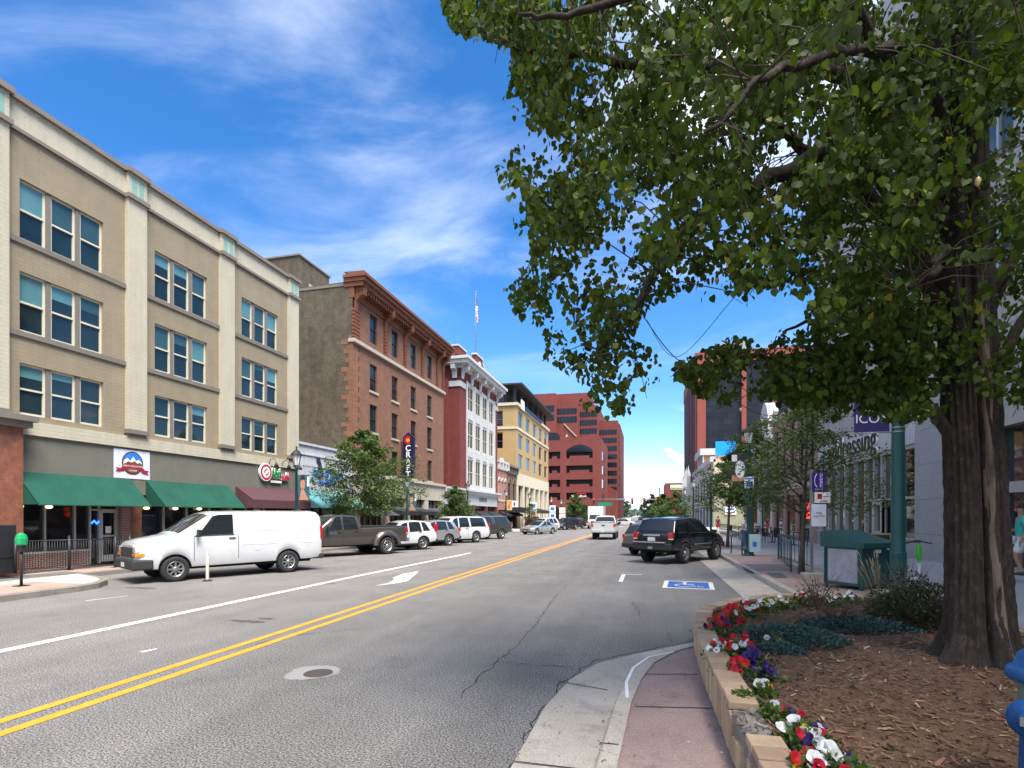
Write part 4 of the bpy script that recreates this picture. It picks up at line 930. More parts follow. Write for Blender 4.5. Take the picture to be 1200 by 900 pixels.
# gable over the deck front
xa, xb = ex(657.5), ex(704)
w_.prism(FE, [(xa, gtop-.4), (xR, gtop-.4), (xR, gtop+.05), (ex(676), gtop+.4), (ex(661), ez(495.5)), (xa, ez(497))], -1, .012)
w_.quad((xR, EY, GE-.3), (xR, EY+24, GE-.3), (xR, EY+24, gtop), (xR, EY, gtop)); w_.quad((xL, EY, gtop), (xR, EY, gtop), (xR, EY+24, gtop), (xL, EY+24, gtop))
w_.build('wall', M_['office_red'], E_, world=True)
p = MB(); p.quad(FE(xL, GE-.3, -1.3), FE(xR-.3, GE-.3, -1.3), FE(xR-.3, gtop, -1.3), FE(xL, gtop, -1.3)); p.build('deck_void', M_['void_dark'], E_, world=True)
for a, b in lev:                                     # notched sills at the deck openings
    for u0, u1 in ((ex(643), ex(656.5)), (ex(663.5), ex(694.5))): p = MB(); p.fbox(FE, u0+.9, u1-.9, ez(a-1), ez(a-4), -.6, -.02); p.build('sill', M_['office_red'], E_, world=True)
p = MB(); p.prism(FE, [(ex(664), ez(529.5))]+[(ex(664+30*t), ez(529.5-9*math.sin(math.pi*(.12+.76*t)))) for t in np.linspace(0, 1, 12)]+[(ex(694), ez(529.5))], 0, .05); p.prism(FE, [(ex(643), ez(514)), (ex(656), ez(514)), (ex(656), ez(509)), (ex(652), ez(505.5)), (ex(643), ez(505))], 0, .05); p.build('arched_window', M_['office_glass'], E_, world=True)
p = MB(); p.prism(FE, [(ex(661), ez(496.2)), (ex(675.5), ez(511.5)), (ex(675.5), ez(510)), (ex(661.2), ez(494.8))], 0, .3); p.build('coping', M_['pale_stone'], E_, world=True); p = MB(); p.prism(FE, [(ex(662.5), ez(511))]+[(ex(664.3), ez(507)), (ex(666), ez(511))], .02, .06)
p.build('coping', M_['pale_stone'], E_, world=True)
FEs = frame((xR, EY, 0), (0, 1, 0), (1, 0, 0))
for a, b in lev:
    for k in (3, 9):
        p = MB(); p.fbox(FEs, k, k+3.2, ez(a), ez(b-.5), -.1, .06); p.build('window', M_['white_trim'] if False else M_['pane'], E_, world=True)
def ribbon_block(px0, px1, Y, ytop, bands, depth, arched=None, extra=0):
    fr = frame((0, Y, 0), (1, 0, 0), (0, -1, 0)); x0, x1 = onY(px0, Y), onY(px1, Y)
    def z_(py): return zY((px0+px1)/2, py, Y)
    w = MB(); w.box(x0, x1, Y, Y+depth, GE-.3, z_(ytop)); w.build('wall', M_['office_red'], E_, world=True)
    for (p0, p1, ya, yb) in bands:
        b = MB(); b.fbox(fr, onY(p0, Y), onY(p1, Y), z_(ya), z_(yb), -.1, .04); wn = b.build('ribbon_window', M_['office_glass'], E_, world=True)
        m = MB(); xa_, xb_ = onY(p0, Y), onY(p1, Y)
        for k in range(1, 6): u = xa_+(xb_-xa_)*k/6; m.fbox(fr, u-.06, u+.06, z_(ya), z_(yb), .04, .09)
        m.build('mullion', M_['bronze'], wn)
rows_ = [466.5+i*0 for i in range(1)]
ribbon_block(600, 651, 166, 462, [(627, 649.5, 483.5, 476), (627, 649.5, 494, 486.5)], 30)
ribbon_block(650.5, 678, 169, 468, [(651.5, 676, 485.5, 478.5), (651.5, 676, 495.5, 488)], 30)
ribbon_block(677, 701, 172, 475, [(678, 699.5, 488.5, 482.5), (678, 699.5, 498.5, 492), (678, 699.5, 508.5, 502)], 30)
ribbon_block(700, 724, 176, 493, [(701, 723, 509.3+k*9.6, 503.6+k*9.6) for k in range(8)], 30)
ribbon_block(722, 726.5, 182, 497, [(723, 726, 513+k*9.6, 508.3+k*9.6) for k in range(7)], 30)
p = MB(); p.box(onY(630, 166), onY(690, 172), 174, 190, 30, zY(650, 460.5, 172)); p.build('penthouse', M_['office_red'], E_, world=True)
p = MB(); YW = 164; fr = frame((0, YW, 0), (1, 0, 0), (0, -1, 0)); p.prism(fr, [(onY(700, YW), GE-.3), (onY(722, YW), GE-.3), (onY(722, YW), zY(712, 575, YW)), (onY(707, YW), zY(707, 566, YW)), (onY(700, YW), zY(704, 566, YW))], -8, 0); p.build('wing', M_['office_red'], E_, world=True)
vs_ = thing('bank_sign', 'white letters with a red bar over the big arch of the red office block', 'sign', (ex(678), EY-.1, ez(581)))
text('VectraBank', .85, FE(ex(678.5), ez(581.3), .08), (1, 0, 0), (0, -1, 0), M_['white_paint'], vs_, depth=.08)
p = MB(); p.fbox(FE, ex(676), ex(687), ez(579), ez(577.6), .05, .15); p.build('bar', M_['sign_red'], vs_, world=True)
# ================================================================== BUILDINGS, RIGHT SIDE (fronts on X = 9.6)
XG = 9.6
FR = frame((XG, 0, 0), (0, 1, 0), (-1, 0, 0))
mm('granite', (.34, .34, .345), .5, .14, 7, .05, 30, brick=(1.9, 1.25, (.2, .2, .2), (.36, .36, .365), .012), mottle=((.22, .22, .23), 14, .5, .7))
mm('grey_stone', (.40, .385, .37), .8, .08, 1, .1, 20, brick=(2.4, .9, (.27, .26, .25), (.42, .40, .385), .02), streak=.2)
H = thing('granite_store', 'tall grey stone building with granite piers and a glazed shop front behind the big tree', 'building', (XG, 20, 0))
h0, h1, hm = -14.0, 34.9, 23.0
op = [(a, a+2.2, z, z+2.3) for a in np.arange(0.5, 34, 3.4) for z in np.arange(8.2, 22, 3.7)]
op = [o for o in op if o[1] < h1-.5]
w_ = MB(); facade(w_, FR, h0, h1, 5.9, 24, op, .35); w_.quad((XG, h1, -.3), (XG+18, h1, -.3), (XG+18, h1, 24), (XG, h1, 24)); w_.quad((XG, h0, 24), (XG+18, h0, 24), (XG+18, h1, 24), (XG, h1, 24))
w_.quad((XG, h0, -.3), (XG+18, h0, -.3), (XG+18, h0, 24), (XG, h0, 24))
w_.build('wall', M_['grey_stone'], H, world=True)
for o in op: 
    p = MB(); p.quad(FR(o[0], o[2], -.3), FR(o[1], o[2], -.3), FR(o[1], o[3], -.3), FR(o[0], o[3], -.3), 0); p.fbox(FR, (o[0]+o[1])/2-.05, (o[0]+o[1])/2+.05, o[2], o[3], -.3, -.22, 1); p.fbox(FR, o[0], o[1], o[2]-.15, o[2], -.3, .08, 2)
    p.build('window', [M_['pane'], M_['alu'], M_['pale_stone']], H, world=True)
gr = MB(); gr.fbox(FR, 18.4, hm, -.2, 5.9, -.6, .02); gr.fbox(FR, hm, h1, -.2, .98, -.3, .02); gr.fbox(FR, hm, h1, 4.55, 5.9, -.4, .04) if False else gr.fbox(FR, hm, h1, 4.6, 5.9, -.4, .0)
gr.fbox(FR, h0, 18.4, 4.9, 5.9, -.4, .0); gr.fbox(FR, h0, 18.4, -.2, .5, -.4, .0)
gr.build('granite_facing', M_['granite'], H, world=True)
gl = MB(); gl.quad(FR(hm, .9, -.2), FR(h1, .9, -.2), FR(h1, 4.6, -.2), FR(hm, 4.6, -.2)); gl.quad(FR(h0, .4, -.25), FR(18.4, .4, -.25), FR(18.4, 4.9, -.25), FR(h0, 4.9, -.25)); gl.build('shop_window', M_['shop_glass'], H, world=True)
fm = MB()
for u in (23.05, 24.6, 26.1, 26.9, 27.9, 29.2, 30.5, 31.8, 33.1, 34.6): fm.fbox(FR, u, u+.13, .98, 4.6, -.2, -.04)
fm.fbox(FR, hm, h1, 4.45, 4.6, -.2, -.03); fm.fbox(FR, hm, 28, 2.55, 2.66, -.2, -.05); fm.fbox(FR, hm, h1, .98, 1.06, -.2, .05)
for u in np.arange(-13.5, 18.4, 1.45): fm.fbox(FR, u, u+.11, .5, 4.9, -.25, -.05)
fm.fbox(FR, h0, 18.4, 2.55, 2.85, -.25, .02); fm.fbox(FR, h0, 18.4, 4.4, 4.9, -.25, .06)
fm.build('shop_window_frame', M_['alu'], H, world=True)
dr = MB(); dr.fbox(FR, 26.1, 26.22, .2, 2.5, -.15, -.02); dr.fbox(FR, 26.98, 27.1, .2, 2.5, -.15, -.02); dr.fbox(FR, 26.22, 26.98, 2.38, 2.5, -.15, -.02); dr.fbox(FR, 26.22, 26.98, .2, .45, -.15, -.02); dr.fbox(FR, 26.22, 26.98, 1.15, 1.23, -.15, -.02); dr.build('door', M_['alu'], H, world=True)
lt = thing('shop_letters', 'large black raised letters on the pale fascia of the granite store, half behind leaves', 'sign', (XG, 28.3, 5.3))
text('addressing', 1.5, FR(29.4, 5.25, .06), (0, -1, 0), (-1, 0, 0), M_['white_paint'], lt, depth=.05, bold=.02)
text('addressing', 1.5, FR(29.4, 5.25, .13), (0, -1, 0), (-1, 0, 0), M_['dark_trim'], lt, depth=.02)
fs = MB(); fs.fbox(FR, hm, h1-.1, 4.62, 5.88, .005, .03); fs.build('fascia', M_['white_trim'], H, world=True)

def block(name, label, y0, y1, top, m, X=XG, depth=14, opens=(), gm='pane', fm_='white_trim', south=(), par=.3, cat='building', side=None):
    t = thing(name, label, cat, (X, (y0+y1)/2, gz(y0))); fr = frame((X, 0, 0), (0, 1, 0), (-1, 0, 0)); fs_ = frame((X, y0, 0), (1, 0, 0), (0, -1, 0))
    w = MB(); facade(w, fr, y0, y1, -1, top, list(opens), .25); facade(w, fs_, 0, depth, -1, top, list(south), .25, 1)
    w.quad((X, y0, top-par), (X+depth, y0, top-par), (X+depth, y1, top-par), (X, y1, top-par)); w.quad((X, y1, -1), (X+depth, y1, -1), (X+depth, y1, top), (X, y1, top))
    w.build('wall', [m, side or m], t, world=True)
    for o in opens: sash(fr, *o, t, .2, M_[fm_], [M_[gm], M_[gm]], split=False)
    for o in south: sash(fs_, *o, t, .2, M_[fm_], [M_[gm], M_[gm]], split=False)
    return t, fr, fs_
# pinkish brick building with tall dark windows
yI0, yI1 = 35.0, 46.7
tI, fr, fs_ = block('brick_restaurant', 'low pinkish brick restaurant with tall dark windows and a red OPEN sign', yI0, yI1, 9.2, mat('rose_brick', (.36, .20, .165), .85, .12, 1.5, .3, 30, brick=(.21, .07, (.34, .25, .22), (.4, .22, .18), .008)),
    opens=[(35.6+i*2.3, 36.7+i*2.3, 4.6, 8.3) for i in range(5)]+[(35.9, 39.3, .2, 3.3), (39.9, 42.6, .2, 3.3), (43.2, 46.0, .2, 3.3)], fm_='dark_frame')
p = MB(); p.fbox(fr, yI0, yI1, 9.0, 9.3, -.3, .25); p.fbox(fr, yI0, yI1, 3.7, 4.0, 0, .12); p.build('cornice', M_['pale_stone'], tI, world=True)
os_ = thing('open_sign', 'small lit red window sign in the pinkish brick restaurant', 'sign', (XG, 41, 2))
mm('red_glow', (.6, .02, .02), .4, 0, emit=((1, .03, .03), 1.6))
p = MB(); p.fbox(fr, 36.6, 37.4, 1.7, 2.7, -.14, -.05); p.build('panel', M_['red_glow'], os_, world=True)
text('OPEN', .3, fr(37.0, 2.2, -.045), (0, -1, 0), (-1, 0, 0), M_['white_paint'], os_, depth=.004)
# white building with the curved white crest
yJ0, yJ1 = 46.8, 59.9
tJ, fr, fs_ = block('white_crest_building', 'white painted shop with a big curved white crest on its roof', yJ0, yJ1, 8.2, M_['white_trim'], opens=[(47.6, 51.6, .1, 3.6), (53, 58.8, .1, 3.6)]+[(48+i*2.6, 49.3+i*2.6, 4.6, 7.0) for i in range(4)], fm_='dark_frame')
p = MB(); p.prism(fr, ngon(49.0, 9.0, 1.7, 20, R(15), R(165), sz=1.35)+[(47.4, 8.2), (50.6, 8.2)], -.5, .2); p.prism(fr, ngon(50.3, 9.2, .8, 14), -.5, .3); p.prism(fr, [(46.9, 9.3), (47.3, 9.0), (45.9, 10.3), (45.6, 10.0)][::-1], -.2, .1); p.build('crest', M_['white_trim'], tJ, world=True)
aw = awning(fr, 53, 58.8, 3.7, 3.0, 1.0, M_['green_canvas'] if False else M_['black_canvas'], tJ)
# cream building with sloping roofline and blue billboard
mm('olive_stucco', (.30, .29, .19), .85, .08, .8, .1, 30, streak=.2); mm('cream_stucco', (.56, .45, .32), .85, .06, .8)
yK0, yK1 = 87.0, 122.0
tK, fr, fs_ = block('cream_shop_building', 'cream two-storey building with white front cornice and blank olive base wall', yK0, yK1, 10.4, M_['white_trim'], opens=[(88.5+i*5.6, 92+i*5.6, 4.6, 8) for i in range(6)]+[(88.5+i*5.6, 92.5+i*5.6, .1, 3.2) for i in range(6)], fm_='dark_frame', depth=20, side=M_['cream_stucco'])
p = MB(); p.fbox(fs_, -.02, 20, -1, 6.0, .02, .12); p.build('base_wall', M_['olive_stucco'], tK, world=True)
p = MB(); p.fbox(fr, yK0, yK1, 10.0, 10.8, -.3, .5); p.build('cornice', M_['white_trim'], tK, world=True)
awning(fr, 88, 94, 4.2, 3.4, 1.6, mat('lime_canvas', (.25, .38, .06), .8, .08), tK)
bb = thing('blue_billboard', 'plain bright blue panel standing on the roof of the cream building', 'billboard', (14.2, 88.5, 10.4))
p = MB(); xa_, xb_ = onY(838.5, 88), onY(862, 88); p.box(xa_, xb_, 87.9, 88.2, 11.0, 13.2); p.build('panel', mat('sky_blue_panel', (.0, .30, .85), .5, .04), bb, world=True)
for x in (xa_+.3, xb_-.3): p = MB(); p.cyl((x, 88.3, 10.0), (x, 88.3, 12.8), .07, n=6); p.build('post', M_['grey_metal'], bb, world=True)
wsn = thing('wall_notice', 'white notice board with red and blue lines on the olive wall beside the tree', 'sign', (onY(856, 86), 86.8, 2.6))
p = MB(); x0_, x1_ = onY(849.5, 86.7), onY(863, 86.7); z0_, z1_ = zY(856, 603, 86.7), zY(856, 594, 86.7); p.box(x0_, x1_, 86.72, 86.8, z0_, z1_, 0); p.box(x0_+.3, x1_-.3, 86.70, 86.72, z1_-.5, z1_-.2, 1); p.box(x0_+.2, x1_-.2, 86.70, 86.72, z0_+.25, z0_+.4, 2); p.build('board', [M_['white_paint'], M_['sign_blue'], M_['sign_red']], wsn, world=True)
# taller brick with ornate white cornice
tM, fr, fs_ = block('corniced_brick_building', 'orange brick building with ornate white cornice and tall bay behind the cream building', 125, 138, 15.6, mat('orange_wall', (.42, .17, .09), .85, .1, 1), X=11.8, depth=15, opens=[(126+i*3.9, 129+i*3.9, 11, 14.6) for i in range(3)], fm_='white_trim')
p = MB(); p.fbox(fr, 124.6, 138, 15.0, 16.4, -.4, .9); p.fbox(fr, 124.8, 138, 10.2, 10.7, -.2, .3); p.fbox(fs_, -.8, 2.5, 15.0, 16.4, -.2, .5)
for u in (125.3, 129.4, 133.4, 137.4): p.fbox(fr, u-.5, u+.5, 10.2, 15, 0, .25)
p.build('cornice', M_['white_trim'], tM, world=True)
# white shops with pinnacles
tL, fr, fs_ = block('pinnacled_shop', 'narrow white and orange shop front with pointed white pinnacles', 139, 160, 9.5, M_['white_trim'], opens=[(141+i*4.5, 144+i*4.5, 4.5, 8) for i in range(4)], fm_='dark_frame')
for u in (140, 146, 152, 158): p = MB(); p.fbox(fr, u-.6, u+.6, 0, 11.5, -.4, .4); p.lathe([(.6, 11.5), (.4, 12.3), (.12, 13.2), (.01, 14.2)], 8, (XG, u, 0)); p.build('pinnacle', M_['white_trim'], tL, world=True)
# dark glass tower with red brick piers
mm('tower_red', (.24, .058, .042), .8, .08, .4); mm('tower_dark', (.10, .028, .030), .7, .1, .4); mm('tower_glass', (.014, .018, .026), .3, .25, .35, ior=1.25, brick=(2.6, 1.7, (.010, .012, .016), (.020, .024, .033), .08))
T_ = thing('dark_glass_tower', 'tall red brick tower with dark glass bays and a grey rooftop box', 'building', (30, 170, 0))
tx0, ty0, tt = 13.3, 160.0, 47.0
fS = frame((tx0, ty0, 0), (1, 0, 0), (0, -1, 0)); fW = frame((tx0, ty0, 0), (0, 1, 0), (-1, 0, 0))
p = MB(); p.box(tx0+.5, tx0+50, ty0+.5, ty0+50, -1, tt); p.build('glazing', M_['tower_glass'], T_, world=True)
def tx(px): return onY(px, ty0)-tx0
p = MB()
for a, b in ((817, 827), (869, 874.5), (904, 909.5), (938, 943)): p.fbox(fS, max(0, tx(a)), tx(b), -1, tt, -.6, .3)
p.fbox(fS, 0, 50, tt-2.4, tt+.6, -.6, .32); p.build('pier', M_['tower_red'], T_, world=True)
p = MB()
for k in range(9): p.fbox(fW, k*5.8, k*5.8+2.6, -1, tt-1.5, -.6, .5, 0)
p.fbox(fW, 0, 51, tt-3.8, tt+.6, -.6, .6, 1); p.fbox(fW, .0, 51, -1, tt-4, -.6, -.1, 2)
p.build('side_pier', [M_['tower_dark'], M_['tower_red'], M_['tower_dark']], T_, world=True)
p = MB(); p.box(onY(842, 168), onY(876, 168), 168, 185, tt, zY(858, 401, 168)); p.build('penthouse', mat('roof_grey', (.30, .31, .30), .8, .05), T_, world=True)
# far brick block with a pale sign
tN, fr, fs_ = block('far_brick_block', 'distant plain red brick block with a pale wall sign at the end of the street', 290, 320, zY(790, 566, 290), M_['office_red'], X=onY(779.5, 290), depth=16)
ws2 = thing('wall_sign', 'pale green and white wall sign on the distant red brick block', 'sign', (onY(792, 290), 289.8, 12))
p = MB(); xa_, xb_ = onY(785.5, 289.7), onY(804, 289.7); p.box(xa_, xb_, 289.6, 289.8, zY(795, 574, 289.7), zY(795, 568, 289.7), 0); p.box(xa_+.3, xb_, 289.5, 289.6, zY(795, 573.3, 289.7), zY(795, 571.4, 289.7), 1); p.build('panel', [mat('sign_pale', (.55, .62, .5), .7, .1), mat('sign_olive', (.2, .3, .05), .7, .2, .8)], ws2, world=True)
for i, (x0, x1, y, h, c) in enumerate(((-40, -16, 330, 9, 'pale_stone'), (-60, -34, 420, 13, 'orange_brick'), (12, 30, 380, 8, 'white_trim'), (16, 40, 460, 12, 'brown_brick'))):
    t = thing('far_building', ['distant low pale stone building left of the street', 'distant orange brick block left of the street', 'distant low white building right of the street', 'distant brown brick block right of the street'][i], 'building', (x0, y, -.5))
    p = MB(); p.box(x0, x1, y, y+25, -1, h); p.build('wall', M_[c], t, world=True)
    p = MB(); p.box(x0-.3, x1+.3, y-.3, y+25.3, h, h+.5); p.build('roof', M_['stone_trim'], t, world=True)
    for k in range(5):
        u = x0+(x1-x0)*(k+.5)/5; p = MB(); p.box(u-1.2, u+1.2, y-.08, y-.02, h*.55, h*.8); p.build('window', M_['pane'], t, world=True)
# ================================================================== VEHICLES
def interp(pts, x):
    if x <= pts[0][0]: return pts[0][1]
    for (a, b), (c, d) in zip(pts, pts[1:]):
        if x <= c: return b+(d-b)*((x-a)/(c-a) if c > a else 1)
    return pts[-1][1]
def spin(bm_): pass
def wheel_part(par, x, y, r, wdt, rimm, side, style=6):
    """tyre with its rim as a sub-part; x forward, y to the left, axle along y"""
    t = MB(); h = wdt/2; ax = (0, side, 0)
    t.lathe([(r*.60, -h*.9), (r*.9, -h), (r*.98, -h*.8), (r, -h*.45), (r, h*.45), (r*.98, h*.8), (r*.9, h), (r*.66, h*.96), (r*.60, h*.75)], 32, (0, 0, 0), ax)
    for k in range(40):                           # tread lugs
        a = 2*math.pi*k/40; c = Vector((math.cos(a)*r, 0, math.sin(a)*r)); tn = Vector((-math.sin(a), 0, math.cos(a)))
        t.obox(c+Vector((0, h*.3*(1 if k % 2 else -1), 0)), tn*.018, Vector((0, h*.45, 0)), c.normalized()*.008)
    o = t.build('wheel', M_['rubber'], par); o.location = (x, y, r)
    m = MB(); m.lathe([(r*.62, h*.70), (r*.62, h*.9), (r*.57, h*.88), (r*.54, h*.3), (.03, h*.2)], 28, (0, 0, 0), ax, mis=[0, 0, 0, 1])
    e1 = Vector((1, 0, 0)); e2 = Vector((0, 0, 1)); n = style
    for k in range(n):
        a = 2*math.pi*k/n; d = e1*math.cos(a)+e2*math.sin(a); q = d.cross(Vector((0, side, 0)))
        m.obox(d*r*.33+Vector((0, side*h*.62, 0)), d*r*.25, q*r*(.34/n+.025), Vector((0, .018, 0)))
    m.lathe([(r*.20, h*.55), (r*.19, h*.85), (r*.12, h*.95), (.001, h*.97)], 16, (0, 0, 0), ax)
    m.build('rim', [rimm, M_['dark_trim']], o)
    return o
mm('rim_steel', (.38, .38, .39), .3, .06, metal=.8); mm('rim_dark', (.06, .06, .065), .35, .05, metal=.6); mm('chrome_plain', (.55, .55, .56), .2, .04, metal=.9)
mm('bumper_black', (.028, .029, .031), .65, .1, 5); mm('underbody', (.012, .012, .012), .9, 0)

def make_car(name, label, loc, head, S, group=None):
    """S: L, W, H, axles, r, top/belt silhouettes (x from nose, z), side windows, colours. Returns the thing; head = direction the nose points (angle from +X)."""
    t = thing(name, label, S.get('cat', 'car'), loc, head, group)
    L, W = S['L'], S['W']/2; sill = S.get('sill', .30); xa = S['axles']; r = S['r']; Ra = r*S.get('arch', 1.13); bx = S.get('bed')
    top, belt = S['top'], S['belt']
    wplan = S.get('plan', [(0, .80), (.06, .88), (.2, .95), (.5, .99), (.9, 1), (L-.6, 1), (L-.2, .97), (L-.04, .93), (L, .90)])
    tum = S.get('tumble', .30); crown = S.get('crown', .03)
    bot = S.get('bot', [(0, .34), (.5, .24), (xa[0], sill), (xa[1], sill), (L-.5, .34), (L, .42)])
    def low(x):
        z = interp(bot, x)
        for a in xa:
            if abs(x-a) < Ra: z = max(z, r+math.sqrt(max(0, Ra*Ra-(x-a)**2))*1.0)
        return z
    def section(x):
        w = W*interp(wplan, x); zb = low(x); zt = interp(top, x); zs = min(interp(belt, x), zt-.015); zs = max(zs, zb+.03); zt = max(zt, zs+.015)
        h = zt-zs; wr = w*.97-tum*h
        e = min(.07, h*.5); hump = 0
        for a in xa:
            dd_ = abs(x-a)
            if dd_ < Ra*1.22: hump = max(hump, .022*(1-max(0, (dd_-Ra*.9))/(Ra*.32)) if dd_ > Ra*.9 else .022)
        P = [(w*.93+hump, zb), (w*.975+hump, zb+.13*(zs-zb)), (w*.995+hump*.6, zb+.42*(zs-zb)), (w*1.0, zb+.62*(zs-zb)), (w*.985, zb+.86*(zs-zb)), (w*.97, zs),
             (w*.97-tum*(h-e)*.35, zs+(h-e)*.35), (w*.97-tum*(h-e)*.7, zs+(h-e)*.7), (wr, zt-e), (wr-.03-e*.5, zt-e*.25), (wr-.10-e, zt), (wr*.5, zt+crown*.75), (0, zt+crown)]
        return P
    def Sf(x, k, side=1):
        P = section(x); i = min(int(k), len(P)-2); f = k-i
        y = P[i][0]*(1-f)+P[i+1][0]*f; z = P[i][1]*(1-f)+P[i+1][1]*f
        return Vector((L/2-x, y*side, z))
    xs = set(np.linspace(0, L, int(L/.11)).round(4)); xs |= {0.02, .05, L-.02, L-.05}
    for a in xa:
        for q in np.linspace(-1, 1, 19): xs.add(round(a+Ra*q, 4))
        xs.add(round(a-Ra-.004, 4)); xs.add(round(a+Ra+.004, 4))
    for p in top+belt: xs.add(round(p[0], 4))
    if bx: xs |= {bx[0], bx[1]}
    xs = sorted(x for x in xs if 0 <= x <= L)
    body = MB(); K = 13; rows_ = []
    for x in xs:
        P = section(x); row = [(L/2-x, y, z) for y, z in P]+[(L/2-x, -y, z) for y, z in P[-2::-1]]; rows_.append(row)
    n_ = len(rows_[0]); vs = [p for row in rows_ for p in row]; fs = []
    two = S.get('two', None); mi = []
    for i in range(len(rows_)-1):
        for k in range(n_-1): fs.append([i*n_+k, i*n_+k+1, (i+1)*n_+k+1, (i+1)*n_+k])
    body.add(vs, fs, 0, True)
    for i in (0, len(rows_)-1):
        body.add(rows_[i], [list(range(n_))] if i else [list(range(n_))[::-1]], 0, False)
    if two:                                    # darker lower cladding
        for fi, f in enumerate(body.f[:len(fs)]):
            k = fi % (n_-1); kk = min(k, n_-2-k)
            if kk < 1: body.m[fi] = 1
    bo = body.build('body', [S['paint'], M_['bumper_black']], t)
    sh = bo.modifiers.new('edges', 'EDGE_SPLIT'); sh.split_angle = R(38)
    u = MB(); u.box(-L/2+.35, L/2-.35, -W*.78, W*.78, sill-.06, interp(belt, L/2)-.35)
    for a in xa: pass
    u.build('underbody', M_['underbody'], t)
    # glazing laid on the body surface
    def patch(xf, ks, side, off=.006, nx=8):
        p = MB(); grid = []
        for j, k in enumerate(ks):
            s_ = j/(len(ks)-1); row = []
            for i in range(nx+1):
                x = xf(i/nx, s_); q = Sf(x, k, side); e = .02
                a = Sf(min(L, x+e), k, side)-Sf(max(0, x-e), k, side); b = Sf(x, min(11.99, k+.05), side)-Sf(x, max(0, k-.05), side)
                nn = a.cross(b)*(side); 
                if nn.length > 1e-9: nn.normalize()
                if nn.y*side < 0 and abs(nn.y) > .2: nn = -nn
                row.append(q+nn*off)
            grid.append(row)
        m_ = nx+1; vs_ = [q for row in grid for q in row]
        p.add(vs_, [[j*m_+i, j*m_+i+1, (j+1)*m_+i+1, (j+1)*m_+i] for j in range(len(ks)-1) for i in range(nx)], 0, True)
        return p
    for w_ in S.get('win', ()):
        for side in (1, -1):
            a0, a1, c0_, c1_ = w_
            patch(lambda f, s, A=(a0, a1, c0_, c1_): (A[0]+(A[1]-A[0])*f)*(1-s)+(A[2]+(A[3]-A[2])*f)*s, [5.12, 6, 7, 8.0], side).build('side_window', M_['car_glass'], t)
            tr_ = patch(lambda f, s, A=(a0, a1, c0_, c1_): A[0]-.03+(A[1]-A[0]+.06)*f, [4.93, 5.08], side, .010)
            tr_.build('window_trim', S.get('trim', M_['dark_trim']), t)
    def across(x0, x1, k0, nm, m):
        p = MB(); g_ = []
        for x in np.linspace(x0, x1, 9):
            row = [Sf(x, k, 1) for k in (k0, 10, 11, 11.999)]+[Sf(x, k, -1) for k in (11, 10, k0)]; g_.append(row)
        sl = (g_[-1][3]-g_[0][3]).normalized(); up = Vector((sl.z, 0, -sl.x)); up = up if up.z > 0 else -up
        vs_ = [q+up*.008 for row in g_ for q in row]; p.add(vs_, [[i*7+k, i*7+k+1, (i+1)*7+k+1, (i+1)*7+k] for i in range(8) for k in range(6)], 0, True)
        p.build(nm, m, t)
    if 'shield' in S: across(*S['shield'], 9.2, 'windshield', M_['car_glass'])
    if 'backlight' in S: across(*S['backlight'], 9.2, 'rear_window', M_['car_glass'])
    # doors: seam lines and handles
    for x in S.get('seams', ()):
        for side in (1, -1):
            p = MB()
            ks = [1.2, 2, 3, 4, 5]
            q = [Sf(x, k, side)+Vector((0, side*.003, 0)) for k in ks]; q2 = [Sf(x+.016, k, side)+Vector((0, side*.003, 0)) for k in ks]
            p.add(q+q2, [[i, i+1, i+6, i+5] for i in range(4)], 0); p.build('door_seam', M_['dark_trim'], t)
    for x in S.get('handles', ()):
        for side in (1, -1):
            p = MB(); q = Sf(x, 4.25, side); p.obox(q+Vector((0, side*.018, 0)), (.10, 0, 0), (0, .016, 0), (0, 0, .018)); p.build('door_handle', S.get('handle_m', M_['dark_trim']), t, bevel=.006)
    for side in (1, -1):                        # mirrors
        x = S['mirror']; q = Sf(x, 5.2, side); p = MB(); p.obox(q+Vector((.02, side*.16, .07)), (.05, .02*side, 0), (0, .10, 0), (0, 0, .085*S.get('mir', 1))); p.obox(q+Vector((.0, side*.05, .0)), (.03, 0, 0), (0, .07, 0), (0, 0, .02)); p.build('mirror', S.get('mirror_m', M_['dark_trim']), t, bevel=.02)
        f = S.get('headlight')                  # (x0,x1,k0,k1)
        if f:
            patch(lambda a, s: f[0]+(f[1]-f[0])*a, [f[2], (f[2]+f[3])/2, f[3]], side, .012).build('headlight', M_['clear_lens'], t)
            y0_ = W*.55; pb = MB(); zf = (section(.03)[0][1]+section(.03)[5][1])/2
        ft = S.get('taillight')                 # box lamps at the rear corner: (z0,z1,width,depth)
        if ft:
            p = MB(); ww = W*interp(wplan, L-.03); p.box(-L/2-.012, -L/2+ft[3], side*(ww-ft[2]) if side > 0 else -ww-.012, ww+.012 if side > 0 else -(ww-ft[2]), ft[0], ft[1], 0)
            if len(ft) > 4: p.box(-L/2-.016, -L/2+ft[3]-.02, side*(ww-ft[2]+.01) if side > 0 else -ww-.015, ww+.015 if side > 0 else -(ww-ft[2]+.01), ft[0], ft[0]+.06, 1)
            p.build('taillight', [M_['red_lens'], M_['clear_lens']], t, bevel=.02)
    for nm, (x0, x1, y0, y1, z0, z1), m, bv in S.get('boxes', ()):
        p = MB(); p.box(L/2-x1, L/2-x0, y0, y1, z0, z1); p.build(nm, m, t, bevel=bv)
    for a, x in enumerate(xa):
        for side in (1, -1): wheel_part(t, L/2-x, side*(W-S.get('inset', .14)), r, S.get('tw', .23), S['rim'], side, S.get('spokes', 6))
    return t
def place(px_pt, ang):  pass
